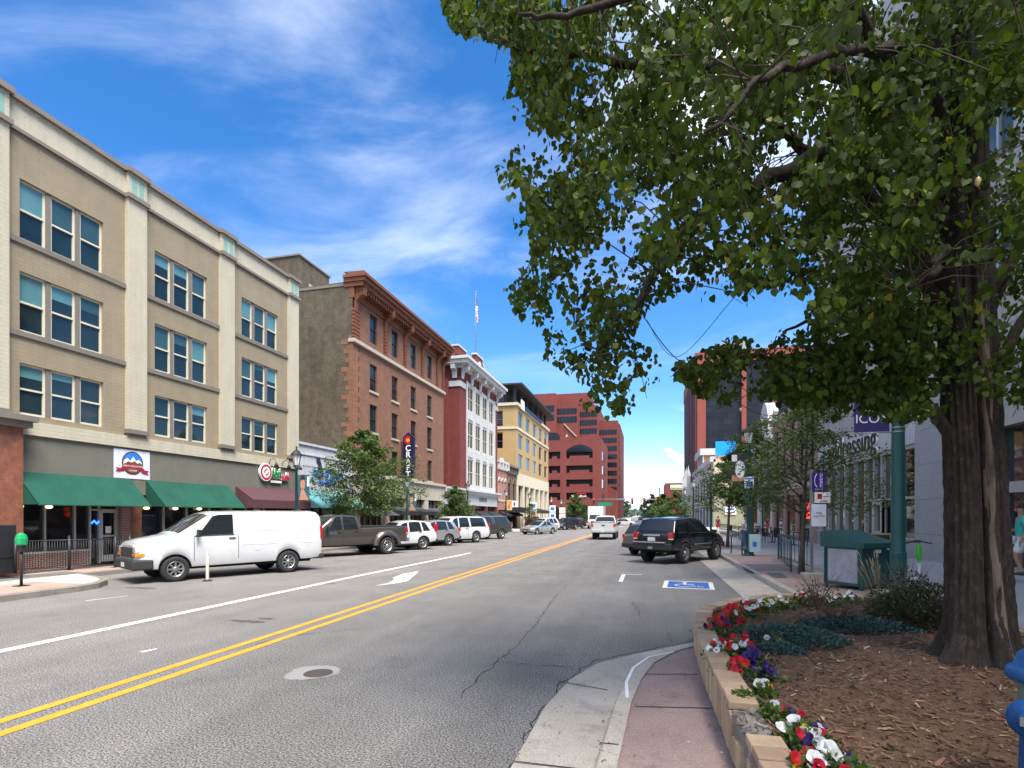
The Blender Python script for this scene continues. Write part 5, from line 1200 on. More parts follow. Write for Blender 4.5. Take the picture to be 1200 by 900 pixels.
def car_at(corner, heading, S, axle, side):
    """loc of the car's empty so that the wheel on `side` (+1 left, -1 right) of axle i touches the ground at `corner`"""
    lx = S['L']/2-S['axles'][axle]; ly = side*(S['W']/2-.02); c, s = math.cos(heading), math.sin(heading)
    x, y = corner[0]-(lx*c-ly*s), corner[1]-(lx*s+ly*c)
    return (x, y, gz(y)+.005)
def hd(a): return math.atan2(-math.cos(R(a)), -math.sin(R(a)))       # nose toward us, swung a degrees toward the left kerb
paint = lambda k, c, r_=.32, coat=1.0, metal=0.: mat('paint_'+k, c, r_, .035, 1.2, coat=coat, metal=metal)
P_white = mat('paint_white', (.54, .555, .58), .32, .05, 1.2, coat=1.0, mottle=((.47, .48, .49), 2.2, .5, .8)); P_pearl = paint('pearl', (.52, .525, .53)); P_silver = paint('silver', (.40, .41, .42), .3, 1, .6); P_grey = paint('grey', (.19, .20, .205), .3, 1, .5)
P_taupe = paint('taupe', (.085, .075, .065), .3, 1, .5); P_olive = paint('olive', (.055, .06, .055), .3, 1, .4); P_black = paint('black', (.004, .0042, .006), .2, .6); P_bronze = paint('bronze', (.14, .115, .095), .3, 1, .5); P_dark = paint('dark_blue', (.02, .024, .032), .25, 1)
P_truck = paint('truck_white', (.62, .62, .62), .4, .6)

# ---- white cargo van
L = 5.69
VAN = dict(cat='van', L=L, W=2.0, axles=(.98, 4.45), r=.375, tw=.26, rim=M_['rim_steel'], spokes=8, paint=P_white, sill=.40, tumble=.13, crown=.05, arch=1.18, inset=.15, mir=1.3, mirror=1.58,
    bot=[(0, .42), (.3, .40), (.98, .42), (4.45, .44), (L-.3, .46), (L, .50)],
    plan=[(0, .82), (.1, .90), (.3, .95), (.8, .985), (1.3, 1), (L-.3, 1), (L-.06, .97), (L, .94)],
    top=[(0, 1.06), (.05, 1.17), (.3, 1.25), (.75, 1.33), (.98, 1.38), (1.06, 1.43), (1.92, 2.0), (2.2, 2.07), (3, 2.09), (L-.15, 2.10), (L-.05, 2.02), (L, 1.92)],
    belt=[(0, 1.04), (.3, 1.17), (1.0, 1.31), (1.8, 1.35), (2.8, 1.36), (L, 1.36)],
    win=[(1.50, 2.62, 2.02, 2.62)], shield=(1.08, 1.90), seams=(1.46, 2.76), handles=(2.58,),
    boxes=[('front_bumper', (-.12, .42, -.97, .97, .40, .70), M_['bumper_black'], .05), ('grille', (-.035, .30, -.62, .62, .74, 1.04), M_['bumper_black'], .03),
           ('rear_bumper', (L-.1, L+.10, -.96, .96, .42, .60), M_['bumper_black'], .04), ('headlight', (-.02, .25, .60, .885, .90, 1.06), M_['clear_lens'], .02), ('headlight', (-.02, .25, -.885, -.60, .90, 1.06), M_['clear_lens'], .02),
           ('turn_signal', (-.03, .31, .56, .925, .78, .88), M_['amber_lens'], .02), ('turn_signal', (-.03, .31, -.925, -.56, .78, .88), M_['amber_lens'], .02),
           ('taillight', (L-.06, L+.015, .80, .985, 1.15, 1.62), M_['red_lens'], .02), ('taillight', (L-.06, L+.015, -.985, -.80, 1.15, 1.62), M_['red_lens'], .02),
           ('licence_plate', (-.13, -.10, -.16, .16, .47, .60), M_['plate'], 0), ('rub_strip', (2.9, 5.3, .985, 1.006, 1.02, 1.045), P_white, .01), ('rub_strip', (2.95, 5.3, .93, .962, 1.47, 1.49), P_white, .008), ('fuel_door', (3.3, 3.48, .98, 1.003, .82, 1.0), P_white, .01)])
hv = hd(27)
c_ = Vector((-13.2, 12.5))
van = make_car('cargo_van', 'long white windowless cargo van parked slantwise in front of the green awnings', car_at((-13.25, 12.62), hv, VAN, 0, 1), hv, VAN); van.scale = (.97, .97, .97)

def pickup_spec(paint_, L=6.0, lift=0.0, chrome_=True, canopy=False, dually=False, rimm='rim_steel'):
    z = lift
    bx0 = 3.55
    S = dict(cat='pickup truck', L=L, W=2.0, axles=(.95, L-1.28), r=.40+z*.3, tw=.28, rim=M_[rimm], spokes=6, paint=paint_, sill=.46+z, tumble=.30, crown=.02, arch=1.15, inset=.16, mir=1.4, mirror=1.75,
        bot=[(0, .48+z), (.3, .40+z), (.95, .46+z), (L-1.3, .48+z), (L-.2, .55+z), (L, .62+z)],
        plan=[(0, .84), (.1, .91), (.4, .96), (1, 1), (L-.2, 1), (L, .97)],
        belt=[(0, 1.0+z), (1.3, 1.16+z), (3.5, 1.20+z), (L, 1.28+z)],
        win=[(1.78, 2.52, 2.28, 2.55), (2.62, 3.38, 2.65, 3.30)], shield=(1.30, 2.12), seams=(1.55, 2.57, 3.46), handles=(2.38, 3.3), handle_m=M_['dark_trim'],
        taillight=(.92+z, 1.26+z, .17, .10, 1))
    if canopy:
        S['top'] = [(0, 1.02+z), (.06, 1.10+z), (.9, 1.18+z), (1.26, 1.22+z), (2.15, 1.84+z), (2.6, 1.90+z), (3.3, 1.88+z), (3.5, 1.86+z), (3.6, 1.88+z), (L-.5, 1.90+z), (L-.08, 1.32+z), (L, 1.28+z)]
        S['win'] = S['win']+[(3.75, L-.55, 3.75, L-.62)]; S['backlight'] = (L-.45, L-.12)
    else:
        S['top'] = [(0, 1.02+z), (.06, 1.10+z), (.9, 1.18+z), (1.26, 1.22+z), (2.15, 1.84+z), (2.6, 1.90+z), (3.25, 1.88+z), (3.42, 1.80+z), (3.56, 1.36+z), (3.6, 1.30+z), (L, 1.32+z)]
        S['backlight'] = (3.43, 3.55)
    cm = M_['chrome_plain'] if chrome_ else M_['bumper_black']
    S['boxes'] = [('front_bumper', (-.10, .35, -.96, .96, .48+z, .74+z), cm, .04), ('grille', (-.03, .2, -.55, .55, .76+z, 1.02+z), M_['bumper_black'], .03), ('headlight', (-.02, .25, .56, .88, .78+z, 1.0+z), M_['clear_lens'], .02), ('headlight', (-.02, .25, -.88, -.56, .78+z, 1.0+z), M_['clear_lens'], .02),
        ('rear_bumper', (L-.06, L+.14, -.95, .95, .52+z, .72+z), cm, .03), ('licence_plate', (L+.14, L+.15, -.16, .16, .56+z, .70+z), M_['plate'], 0), ('tailgate_handle', (L, L+.018, -.14, .14, 1.08+z, 1.16+z), M_['dark_trim'], 0)]
    if not canopy: S['boxes'].append(('bed_cover', (3.64, L-.06, -.90, .90, 1.31+z, 1.352+z), M_['dark_trim'], 0))
    return S
PK1 = pickup_spec(P_taupe, 6.25, .06, rimm='chrome_plain')
h1_ = hd(28)
pk = make_car('pickup_truck', 'dark taupe crew-cab dually pickup with flared rear fenders and blue door lettering', car_at((-12.75, 24.6), h1_, PK1, 1, 1), h1_, PK1)
for side in (1, -1):                            # dually fenders
    p = MB(); xc = PK1['L']/2-PK1['axles'][1]; n = 18; vs_ = []
    for j, (wy, sc) in enumerate(((.98, 1.0), (1.13, .97), (1.16, .80))):
        for i in range(n+1):
            a = math.pi*i/n; vs_.append((xc+math.cos(a)*.78*(1 if j < 2 else .72), side*wy, .46+math.sin(a)*.74*sc*(1 if j < 2 else .86)))
    p.add(vs_, [[j*(n+1)+i, j*(n+1)+i+1, (j+1)*(n+1)+i+1, (j+1)*(n+1)+i] for j in range(2) for i in range(n)], 0, True)
    p.build('fender', P_taupe, pk)
    wheel_part(pk, xc, side*1.0, .42, .24, M_['chrome_plain'], side, 8)
text('JVX', .26, (PK1['L']/2-2.1, .985, 1.04), (-1, 0, 0), (0, 1, 0), M_['sign_blue'], pk, 'door_lettering', .004, world=False)
text('WATER', .13, (PK1['L']/2-2.1, .985, .84), (-1, 0, 0), (0, 1, 0), M_['white_paint'], pk, 'door_lettering', .004, world=False)

def suv_spec(paint_, L=4.55, W=1.83, H=1.66, r=.36, cat='suv', cladding=True, boxy=0., rimm='rim_steel', lamp_tall=False, long_=False, roof=None):
    a1 = L-.98; hz = H
    S = dict(cat=cat, L=L, W=W, axles=(.92, a1), r=r, rim=M_[rimm], spokes=5, paint=paint_, sill=.30, tumble=.34-.1*boxy, crown=.03, two=cladding, mirror=1.58,
        top=[(0, .72), (.05, .82), (.3, .92), (.9, 1.0), (1.25, 1.06), (2.1, hz-.13), (2.5, hz-.03), (3.1, hz), (L-.75, hz-.04), (L-.40, hz-.12), (L-.10-.12*(1-boxy), 1.10), (L-.03, .96), (L, .80)],
        belt=[(0, .70), (1.2, .96), (2, 1.0), (L-1.0, 1.06), (L-.2, 1.10), (L, .8)],
        win=[(1.62, 2.50, 2.22, 2.55), (2.60, 3.42, 2.64, 3.36), (3.52, L-.52, 3.46, L-.78)], shield=(1.29, 2.08), backlight=(L-.38, L-.16), seams=(1.55, 2.55, 3.46), handles=(2.38, 3.3),
        headlight=(.06, .42, 4.0, 4.9), taillight=(.92, 1.16, .20, .22))
    S['boxes'] = [('grille', (-.02, .12, -.45, .45, .52, .74), M_['bumper_black'], .02), ('licence_plate', (L, L+.015, -.15, .15, .84, .96), M_['plate'], 0), ('rear_bumper', (L-.12, L+.06, -W/2+.06, W/2-.06, .42, .62), M_['bumper_black'], .03), ('front_bumper', (-.04, .2, -W/2+.2, W/2-.2, .30, .48), M_['bumper_black'], .03)]
    return S
CRV = suv_spec(P_white, 4.5, 1.82, 1.66); CRV['taillight'] = (1.0, 1.45, .16, .20)
h2 = hd(32); make_car('compact_suv', 'white compact suv with dark windows parked behind the taupe pickup', car_at((-12.4, 28.4), h2, CRV, 1, 1), h2, CRV)
TUC = suv_spec(P_silver, 4.5, 1.85, 1.65); TUC['top'][8] = (3.75, 1.60); TUC['top'][9] = (4.08, 1.52)
make_car('crossover', 'silver grey crossover suv with a sloping tail between two white suvs', car_at((-12.5, 32.7), h2, TUC, 1, 1), h2, TUC)
SUB = suv_spec(P_white, 5.65, 2.04, 1.90, .40, boxy=1.0, cladding=False, rimm='rim_steel')
SUB['win'] = [(1.66, 2.55, 2.26, 2.6), (2.66, 3.6, 2.7, 3.55), (3.75, 5.2, 3.7, 5.05)]; SUB['taillight'] = (.95, 1.35, .15, .10); SUB['belt'] = [(0, .78), (1.2, 1.08), (3, 1.14), (5.4, 1.16), (5.65, .9)]; SUB['top'][2] = (.3, 1.0); SUB['top'][3] = (.9, 1.1); SUB['top'][4] = (1.25, 1.16); SUB['axles'] = (.98, 4.25)
h3 = hd(30); make_car('long_suv', 'long boxy white three-row suv parked between the silver crossover and the olive pickup', car_at((-12.1, 37.2), h3, SUB, 1, 1), h3, SUB)
PK2 = pickup_spec(P_olive, 5.8, .04, canopy=True)
h4 = hd(27); make_car('canopy_pickup', 'dark olive pickup with a canopy over its bed, last of the near parked row', car_at((-12.0, 43.8), h4, PK2, 1, 1), h4, PK2)
SED = dict(cat='car', L=4.7, W=1.8, axles=(.95, 3.70), r=.33, rim=M_['rim_steel'], spokes=5, paint=P_silver, sill=.24, tumble=.42, crown=.025, mirror=1.75,
    top=[(0, .60), (.06, .68), (.4, .80), (1.0, .90), (1.35, .95), (2.25, 1.38), (2.6, 1.44), (3.1, 1.43), (3.5, 1.34), (4.15, 1.05), (4.55, 1.02), (4.66, .96), (4.7, .80)],
    belt=[(0, .58), (1.3, .88), (2.5, .94), (4, 1.0), (4.7, .78)], win=[(1.75, 2.62, 2.38, 2.66), (2.72, 3.45, 2.74, 3.3)], shield=(1.38, 2.22), backlight=(3.52, 4.12), seams=(1.6, 2.67, 3.5), handles=(2.5, 3.4), headlight=(.08, .5, 3.6, 4.8), taillight=(.72, .92, .3, .12),
    boxes=[('grille', (-.015, .1, -.35, .35, .40, .56), M_['bumper_black'], .02), ('licence_plate', (-.03, -.01, -.15, .15, .36, .46), M_['plate'], 0), ('rear_bumper', (4.6, 4.75, -.8, .8, .36, .52), P_silver, .03)])
h5 = hd(27); make_car('sedan', 'silver sedan parked nose to us beyond the gap in the parked row', car_at((-11.4, 55.7), h5, SED, 0, 1), h5, SED)
S2 = suv_spec(P_pearl, 4.75, 1.9, 1.75, .37); make_car('midsize_suv', 'white suv parked directly behind the silver sedan', car_at((-11.2, 66.3), h5, S2, 1, 1), h5, S2)
S3 = suv_spec(P_black, 4.7, 1.9, 1.78, .38, boxy=.8); make_car('boxy_suv', 'black suv parked beyond the white suv near the arches', car_at((-11.4, 75.0), h5, S3, 0, 1), h5, S3)
S4 = suv_spec(P_dark, 4.7, 1.9, 1.72, .37); make_car('crossover', 'dark blue suv at the far end of the parked cars by the arch tree', car_at((-11.2, 82.0), h5, S4, 0, 1), h5, S4)
# ---- moving and right-hand vehicles
PK3 = pickup_spec(P_pearl, 5.8, .08)
make_car('white_pickup', 'white pickup truck driving away up the middle of the street', (-3.6, 47.2, gz(47)+.005), R(90.5), PK3)
# black suv, nose to the right kerb
JP = suv_spec(P_black, 4.75, 1.87, 1.86, .42, boxy=.75, cladding=False, rimm='rim_steel')
JP.update(tumble=.27, sill=.52, bot=[(0, .56), (.4, .50), (.92, .52), (3.75, .52), (4.4, .55), (4.75, .56)], axles=(.92, 3.75), arch=1.14, tw=.30, trim=M_['chrome_plain'], handle_m=M_['dark_trim'],
    plan=[(0, .82), (.1, .9), (.5, .97), (1, 1), (4.3, 1), (4.6, .97), (4.72, .93), (4.75, .91)],
    top=[(0, .95), (.05, 1.05), (.4, 1.15), (1.0, 1.21), (1.40, 1.24), (2.12, 1.76), (2.5, 1.84), (3.2, 1.86), (4.05, 1.83), (4.28, 1.78), (4.62, 1.27), (4.70, 1.20), (4.75, 1.0)],
    belt=[(0, .9), (1.3, 1.17), (2.2, 1.22), (4.0, 1.26), (4.6, 1.26), (4.75, 1.0)], win=[(1.80, 2.62, 2.36, 2.66), (2.72, 3.48, 2.76, 3.42), (3.58, 4.30, 3.54, 4.02)], shield=(1.43, 2.10), backlight=(4.28, 4.60), taillight=(.98, 1.27, .19, .14, 1), handles=(2.5, 3.4), seams=(1.6, 2.67, 3.52), headlight=(.06, .3, 4.2, 4.9))
JP['boxes'] = [('rear_bumper', (4.55, 4.86, -.86, .86, .56, .84), M_['bumper_black'], .05), ('bumper_step', (4.72, 4.90, -.62, .80, .845, .90), M_['chrome_plain'], .015), ('tailgate_bar', (4.75, 4.775, -.34, .42, 1.12, 1.19), M_['chrome_plain'], .01), ('licence_plate', (4.765, 4.775, -.13, .20, .93, 1.08), M_['plate'], 0), ('tow_hitch', (4.86, 4.95, -.1, .1, .60, .70), M_['rim_steel'], .01),
    ('side_moulding', (1.5, 3.05, -.955, -.925, .74, .80), M_['chrome_plain'], .01), ('side_moulding', (1.5, 3.05, .925, .955, .74, .80), M_['chrome_plain'], .01), ('roof_rail', (2.6, 4.1, .58, .62, 1.90, 1.94), M_['dark_trim'], .01), ('roof_rail', (2.6, 4.1, -.62, -.58, 1.90, 1.94), M_['dark_trim'], .01), ('front_bumper', (-.06, .2, -.85, .85, .55, .78), M_['bumper_black'], .04), ('rear_wiper', (4.45, 4.5, -.2, .25, 1.44, 1.455), M_['dark_trim'], 0)]
hj = math.atan2(math.cos(R(31)), math.sin(R(31)))
jeep = make_car('black_suv', 'black lifted suv parked slantwise with its tail lamps toward us at the right kerb', car_at((1.45, 22.7), hj, JP, 1, -1), hj, JP)
text('TRAIL', .085, (-JP['L']/2-.02, -.05, 1.235), (0, -1, 0), (-1, 0, 0), M_['chrome_plain'], jeep, 'emblem_letters', .003, world=False) if False else None
S5 = suv_spec(P_bronze, 4.6, 1.86, 1.62, .36); S5['taillight'] = (.86, 1.05, .14, .10)
make_car('bronze_suv', 'bronze suv mostly hidden beyond the black suv at the right kerb', car_at((-.78, 27.7), hj, S5, 1, 1), hj, S5)
# ---- box truck coming toward us
bt = thing('box_truck', 'white box truck coming toward us behind the white pickup', 'truck', (-8.2, 88, gz(88)+.005), R(-90))
p = MB(); p.box(-3.2, 1.9, -1.2, 1.2, .95, 3.55); p.build('cargo_box', P_truck, bt, bevel=.04)
p = MB(); p.prism(frame((0, -1.0, 0), (1, 0, 0), (0, 1, 0)), [(1.95, .6), (3.9, .6), (3.95, 1.3), (3.2, 1.45), (2.6, 2.25), (1.95, 2.3)], 0, 2.0); cabb = p.build('cab', P_truck, bt, bevel=.04)
p = MB(); p.quad((3.20, -.85, 1.50), (3.20, .85, 1.50), (2.64, .82, 2.20), (2.64, -.82, 2.20)); p.build('windshield', M_['car_glass'], bt).location = (.02, 0, .015)
p = MB(); p.box(3.9, 4.1, -1, 1, .5, .78); p.build('front_bumper', M_['chrome_plain'], bt, bevel=.03)
p = MB(); p.box(3.93, 3.97, -.5, .5, .85, 1.2); p.build('grille', M_['bumper_black'], bt)
for s in (1, -1):
    p = MB(); p.box(3.92, 3.99, min(s*.62, s*.92), max(s*.62, s*.92), .9, 1.15); p.build('headlight', M_['amber_lens'] if s < 0 else M_['clear_lens'], bt)
    p = MB(); p.box(2.5, 2.75, min(s*1.05, s*1.3), max(s*1.05, s*1.3), 1.5, 1.9); p.build('mirror', M_['bumper_black'], bt)
    for x in (2.9, -1.8): wheel_part(bt, x, s*.95, .44, .28, M_['rim_steel'], s, 6)
# far cars: small but still things with wheels and glass
def far_car(label, x, y, ang, m, group=None):
    t = thing('far_car', label, 'car', (x, y, gz(y)), ang, group)
    p = MB(); p.prism(frame((0, -.88, 0), (1, 0, 0), (0, 1, 0)), [(-2.2, .3), (2.2, .3), (2.25, .75), (1.2, .95), (.5, 1.45), (-1.2, 1.48), (-1.9, 1.0), (-2.25, .9)], 0, 1.76); p.build('body', m, t, bevel=.06)
    p = MB(); p.prism(frame((0, -.89, 0), (1, 0, 0), (0, 1, 0)), [(1.0, .98), (.45, 1.40), (-1.15, 1.42), (-1.7, 1.0)], 0, 1.78); p.build('side_glass', M_['car_glass'], t)
    for xx in (1.4, -1.4):
        for s in (1, -1): q = MB(); q.lathe([(.001, -.1), (.33, -.1), (.33, .1), (.001, .1)], 14, (xx, s*.8, .33), (0, 1, 0)); q.build('wheel', M_['rubber'], t)
    for s in (1, -1): q = MB(); q.box(-2.28, -2.2, min(s*.5, s*.85), max(s*.5, s*.85), .7, .88); q.build('taillight', M_['red_lens'], t)
far_car('distant white car crossing at the junction', -5.0, 118, 0.0, P_white)
far_car('distant white car far up the street left of the lane line', -6.0, 170, R(-90), P_white)
far_car('distant silver car coming down the street', -8.5, 200, R(-90), P_silver)
far_car('distant red car waiting up the street', -10.5, 190, R(-90), paint('red', (.4, .02, .02)))
far_car('distant dark car driving away up the street', -3.0, 215, R(90), P_dark)
far_car('distant red car driving away near the right kerb', 0.5, 180, R(90), paint('red', (.4, .02, .02)))
# ================================================================== TREES
def leaf_mesh(name, C, T, Nn, S, m, parent=None, shape='heart', mi=None):
    C = np.asarray(C); T = np.asarray(T); Nn = np.asarray(Nn); S = np.asarray(S)
    T = T/np.linalg.norm(T, axis=1, keepdims=True); A = np.cross(Nn, T); A /= np.maximum(np.linalg.norm(A, axis=1, keepdims=True), 1e-6); Nn = np.cross(T, A)
    if shape == 'heart': tp = np.array([(0, 0, 0), (.28, -.03, .05), (.47, .27, .09), (.34, .66, .05), (0, 1.02, -.06), (-.34, .66, .05), (-.47, .27, .09), (-.28, -.03, .05)]); F = np.array([[0, 1, 2, 3, 4], [0, 4, 5, 6, 7]])
    elif shape == 'blade': tp = np.array([(0, 0, 0), (.24, .4, .03), (0, 1, 0), (-.24, .4, .03)]); F = np.array([[0, 1, 2], [0, 2, 3]])
    elif shape == 'chip': tp = np.array([(-.10, 0, 0), (.11, .05, .03), (.07, 1, 0), (-.06, .93, .04)]); F = np.array([[0, 1, 2, 3]])
    elif shape == 'needle': tp = np.array([(-.06, 0, 0), (.06, 0, 0), (0, 1, 0)]); F = np.array([[0, 1, 2]])
    else: tp = np.array([(0, 0, 0), (.32, .25, .04), (.30, .7, .04), (0, 1, 0), (-.30, .7, .04), (-.32, .25, .04)]); F = np.array([[0, 1, 2, 3], [0, 3, 4, 5]])
    k = len(tp); n = len(C)
    V = C[:, None, :]+S[:, None, None]*(tp[None, :, 0, None]*A[:, None, :]+tp[None, :, 1, None]*T[:, None, :]+tp[None, :, 2, None]*Nn[:, None, :])
    FF = (np.arange(n)[:, None, None]*k+F[None]).reshape(-1, F.shape[1])
    me = bpy.data.meshes.new(name); nv = n*k; nf = len(FF); w = F.shape[1]
    me.vertices.add(nv); me.vertices.foreach_set('co', V.reshape(-1).astype(np.float32))
    me.loops.add(nf*w); me.loops.foreach_set('vertex_index', FF.reshape(-1).astype(np.int32))
    me.polygons.add(nf); me.polygons.foreach_set('loop_start', (np.arange(nf)*w).astype(np.int32))
    me.update(calc_edges=True); me.validate()
    for q in (m if isinstance(m, (list, tuple)) else [m]): me.materials.append(q)
    if mi is not None: me.polygons.foreach_set('material_index', np.repeat(np.asarray(mi), len(F)).astype(np.int32))
    o = bpy.data.objects.new(name, me); COL.objects.link(o)
    if parent is not None: o.parent = parent
    return o
def unit(n): v = rng.normal(size=(n, 3)); return v/np.linalg.norm(v, axis=1, keepdims=True)
mm('linden_leaf', (.060, .096, .015), .55, .1, 1.2, island=.5, trans=.45, spec=.28)
mm('locust_leaf', (.075, .125, .032), .55, .1, 1, island=.35, trans=.35)
mm('far_leaf', (.045, .080, .022), .6, .15, .5, island=.35, trans=.25)
mm('bark', (.034, .025, .019), .95, .6, 11, 1.0, 24, mottle=((.070, .054, .042), 19, .52, .66), vstretch=.5)
mm('bark_young', (.10, .075, .058), .9, .25, 6, .5, 40)
mm('bark_scar', (.17, .125, .09), .9, .35, 9, .9, 24, mottle=((.06, .045, .036), 11, .5, .66), vstretch=.2)

# ---- street trees (fine leaves in loose, layered sprays)
def street_tree(name, label, x, y, z, height, width, clear, n_leaf=5200, seed=1, m='locust_leaf', trunk_r=.075, leaf=.13, group=None, lean=0., flat=.42, npad=26):
    rr = np.random.default_rng(seed); t = thing(name, label, 'tree', (x, y, z), 0, group)
    tb = MB(); top = height*.93; pts = []; 
    for i in range(9):
        s = i/8; pts.append((lean*s*s+.07*math.sin(3*s+seed), .06*math.sin(2.3*s+seed*2), top*s))
    tb.tube(pts, [trunk_r*(1.25 if i == 0 else 1)*(1-.82*i/8) for i in range(9)], 9)
    pads = []
    lb = MB()
    for i in range(npad):
        s = (clear+.25+(height-clear-.35)*((i+.5)/npad)**.9)/height; s = min(s, .97)
        a = i*2.39996+rr.uniform(-.4, .4); k = (s*height-clear)/(height-clear); prof = (math.sin(math.pi*min(1, .22+.80*k))**.8)
        reach = width/2*prof*rr.uniform(.55, 1.06)
        b = Vector((np.interp(s*height*.85, [p[2] for p in pts], [p[0] for p in pts]), 0, max(clear*.86, s*height-reach*.42))); e = Vector((b.x+reach*math.cos(a), reach*math.sin(a), s*height+rr.uniform(-.1, .15)))
        md = (b+e)/2+Vector((0, 0, .10*reach)); lb.tube([b, md, e], [trunk_r*.30*(1-.5*k), trunk_r*.2, trunk_r*.06], 5)
        for q in (.5, .8, 1.0):
            pp = b+(e-b)*q; pads.append((pp, (.20+.24*reach)*(.75+.4*rr.random())))
        for _ in range(3):
            q = rr.uniform(.35, .95); o = b+(e-b)*q; d = Vector((rr.normal(), rr.normal(), rr.normal()*.3)).normalized()*reach*rr.uniform(.2, .42); lb.tube([o, o+d], [trunk_r*.1, trunk_r*.04], 4); pads.append((o+d, (.17+.2*reach)*(.7+.4*rr.random())))
    trk = tb.build('trunk', M_['bark_young'], t); lb.build('limb', M_['bark_young'], t)
    per = max(8, n_leaf//len(pads)); C = []; 
    for p, r_ in pads:
        v = rr.normal(size=(per, 3)); v /= np.linalg.norm(v, axis=1, keepdims=True); v *= (rr.random((per, 1))**.5)*r_; v[:, 2] *= flat
        # droop toward the rim
        v[:, 2] -= .35*np.hypot(v[:, 0], v[:, 1])**2/max(r_, .1)
        C.append(v+np.array(p))
    C = np.concatenate(C); n = len(C)
    T = np.column_stack([rr.normal(size=n), rr.normal(size=n), -.35+.5*rr.normal(size=n)]); Nn = np.column_stack([.6*rr.normal(size=n), .6*rr.normal(size=n), np.ones(n)])
    leaf_mesh('crown', C, T, Nn, leaf*rr.uniform(.6, 1.25, n), M_[m], t, 'blade' if m == 'locust_leaf' else 'oval')
    return t
def gp_at(px, X, dz=.15): y = onX(px, X); return X, y, gz(y)+dz
x, y, z = gp_at(428, -16.3); street_tree('street_tree', 'tall feathery street tree in front of the white shop and the dark brick wall', x, y, z, 6.9, 6.6, 2.0, 17000, 3, npad=38, leaf=.19, trunk_r=.11)
x, y, z = gp_at(534, -16.3); street_tree('street_tree', 'small round street tree before the red and white building', x, y, z, 4.4, 3.9, 1.3, 9000, 5, leaf=.18, npad=26)
x, y, z = gp_at(622, -14.8); street_tree('street_tree', 'tiny street tree far down the left pavement by the tan building', x, y, z, 3.6, 2.4, 1.3, 900, 6, leaf=.22, npad=14)
x, y = -12.9, 126.0; street_tree('arch_tree', 'bushy bright green tree in front of the big arch of the red office block', onY(675, 127), 127, -.4, 7.2, 6.2, .8, 6500, 7, leaf=.42, npad=26, trunk_r=.12)
x, y = at(940, 673, .15); street_tree('street_tree', 'feathery locust tree beside the purple bus stop sign', x, y, .15, 5.4, 5.0, 2.0, 10500, 12, leaf=.115, npad=32, trunk_r=.085, lean=.1)
x, y = at(852, 641, .15); street_tree('street_tree', 'slender locust tree by the bike hoop near the black suv', x, y, .14, 5.3, 3.8, 2.1, 9500, 13, leaf=.15, npad=28, trunk_r=.085, lean=.25)
street_tree('street_tree', 'green locust tree rising behind the green lamp post with the accessible sign', 5.4, 31.5, .15, 6.6, 4.2, 2.4, 10000, 14, leaf=.16, npad=28, trunk_r=.09)
street_tree('street_tree', 'yellowish green street tree beyond the roof of the black suv', onY(793, 62), 62, -.05, 4.6, 4.2, 1.0, 4500, 15, leaf=.26, npad=22)
street_tree('street_tree', 'small green tree at the right kerb near the junction', onY(772, 95), 95, -.2, 5.2, 4.0, 1.0, 3000, 16, leaf=.36, npad=20)
k = 0
for px, Y, h, wd_ in ((706, 175, 7, 7), (714, 200, 8, 8), (722, 240, 10, 10), (729, 300, 12, 11), (735, 420, 13, 14), (764, 230, 11, 9), (771, 200, 9, 7), (758, 340, 11, 12), (777, 180, 9, 7)):
    k += 1
    street_tree('far_tree', 'dark green tree in the far row along the street beyond the junction', onY(px, Y), Y, gz(Y), h, wd_, .6, 1500, 30+k, 'far_leaf', .16, .9, 'far trees beyond the junction', npad=18, flat=.8)

# ---- the big foreground linden
TX, TY, TZ = 3.22, 6.40, .46
LT = thing('linden_tree', 'big old linden with dark furrowed trunk rising from the mulch planter', 'tree', (TX, TY, TZ))
def trunk_c(h): return Vector((.02*math.sin(h)-.030*h, .03*math.sin(h*.8), h))
tb = MB(); nr, ns_ = 110, 150; vs_ = []
rt = random.Random(4); ph = [rt.uniform(0, 6.28) for _ in range(8)]
for i in range(nr+1):
    h = 8.2*(i/nr)**1.25-.08; r0 = .246-.010*h; flare = .14*math.exp(-max(h, 0)/.15)+.045*math.exp(-max(h, 0)/.7); c = trunk_c(h)
    for k in range(ns_):
        a = 2*math.pi*k/ns_
        but = flare*(1+.45*math.sin(5*a+ph[0])+.25*math.sin(9*a+ph[1]))
        rid = .013*abs(math.sin(12*a+ph[2]+1.6*math.sin(h*2.7+ph[3])+.8*math.sin(h*7+a)))+.010*math.sin(31*a+ph[4]+1.1*math.sin(h*2.9))+.018*math.sin(3*a+ph[5]+h*.4)+rt.gauss(0, .0035)
        groove = -.05*math.exp(-((a-R(264)+.03*math.sin(h*2))/.07)**2)-.035*math.exp(-((a-R(300)+.03*math.sin(h*1.4+1))/.06)**2)+.03*math.exp(-((a-R(282))/.15)**2)
        r_ = r0+but+rid+groove
        vs_.append((c.x+r_*math.cos(a), c.y+r_*math.sin(a), c.z))
tb.add(vs_, [[i*ns_+k, i*ns_+(k+1) % ns_, (i+1)*ns_+(k+1) % ns_, (i+1)*ns_+k] for i in range(nr) for k in range(ns_)], 0, True)
trk_ = tb.build('trunk', M_['bark'], LT)
scb = MB(); n1_, n2_ = 90, 9                    # pale strip of bare wood in the furrow, proud of the bark
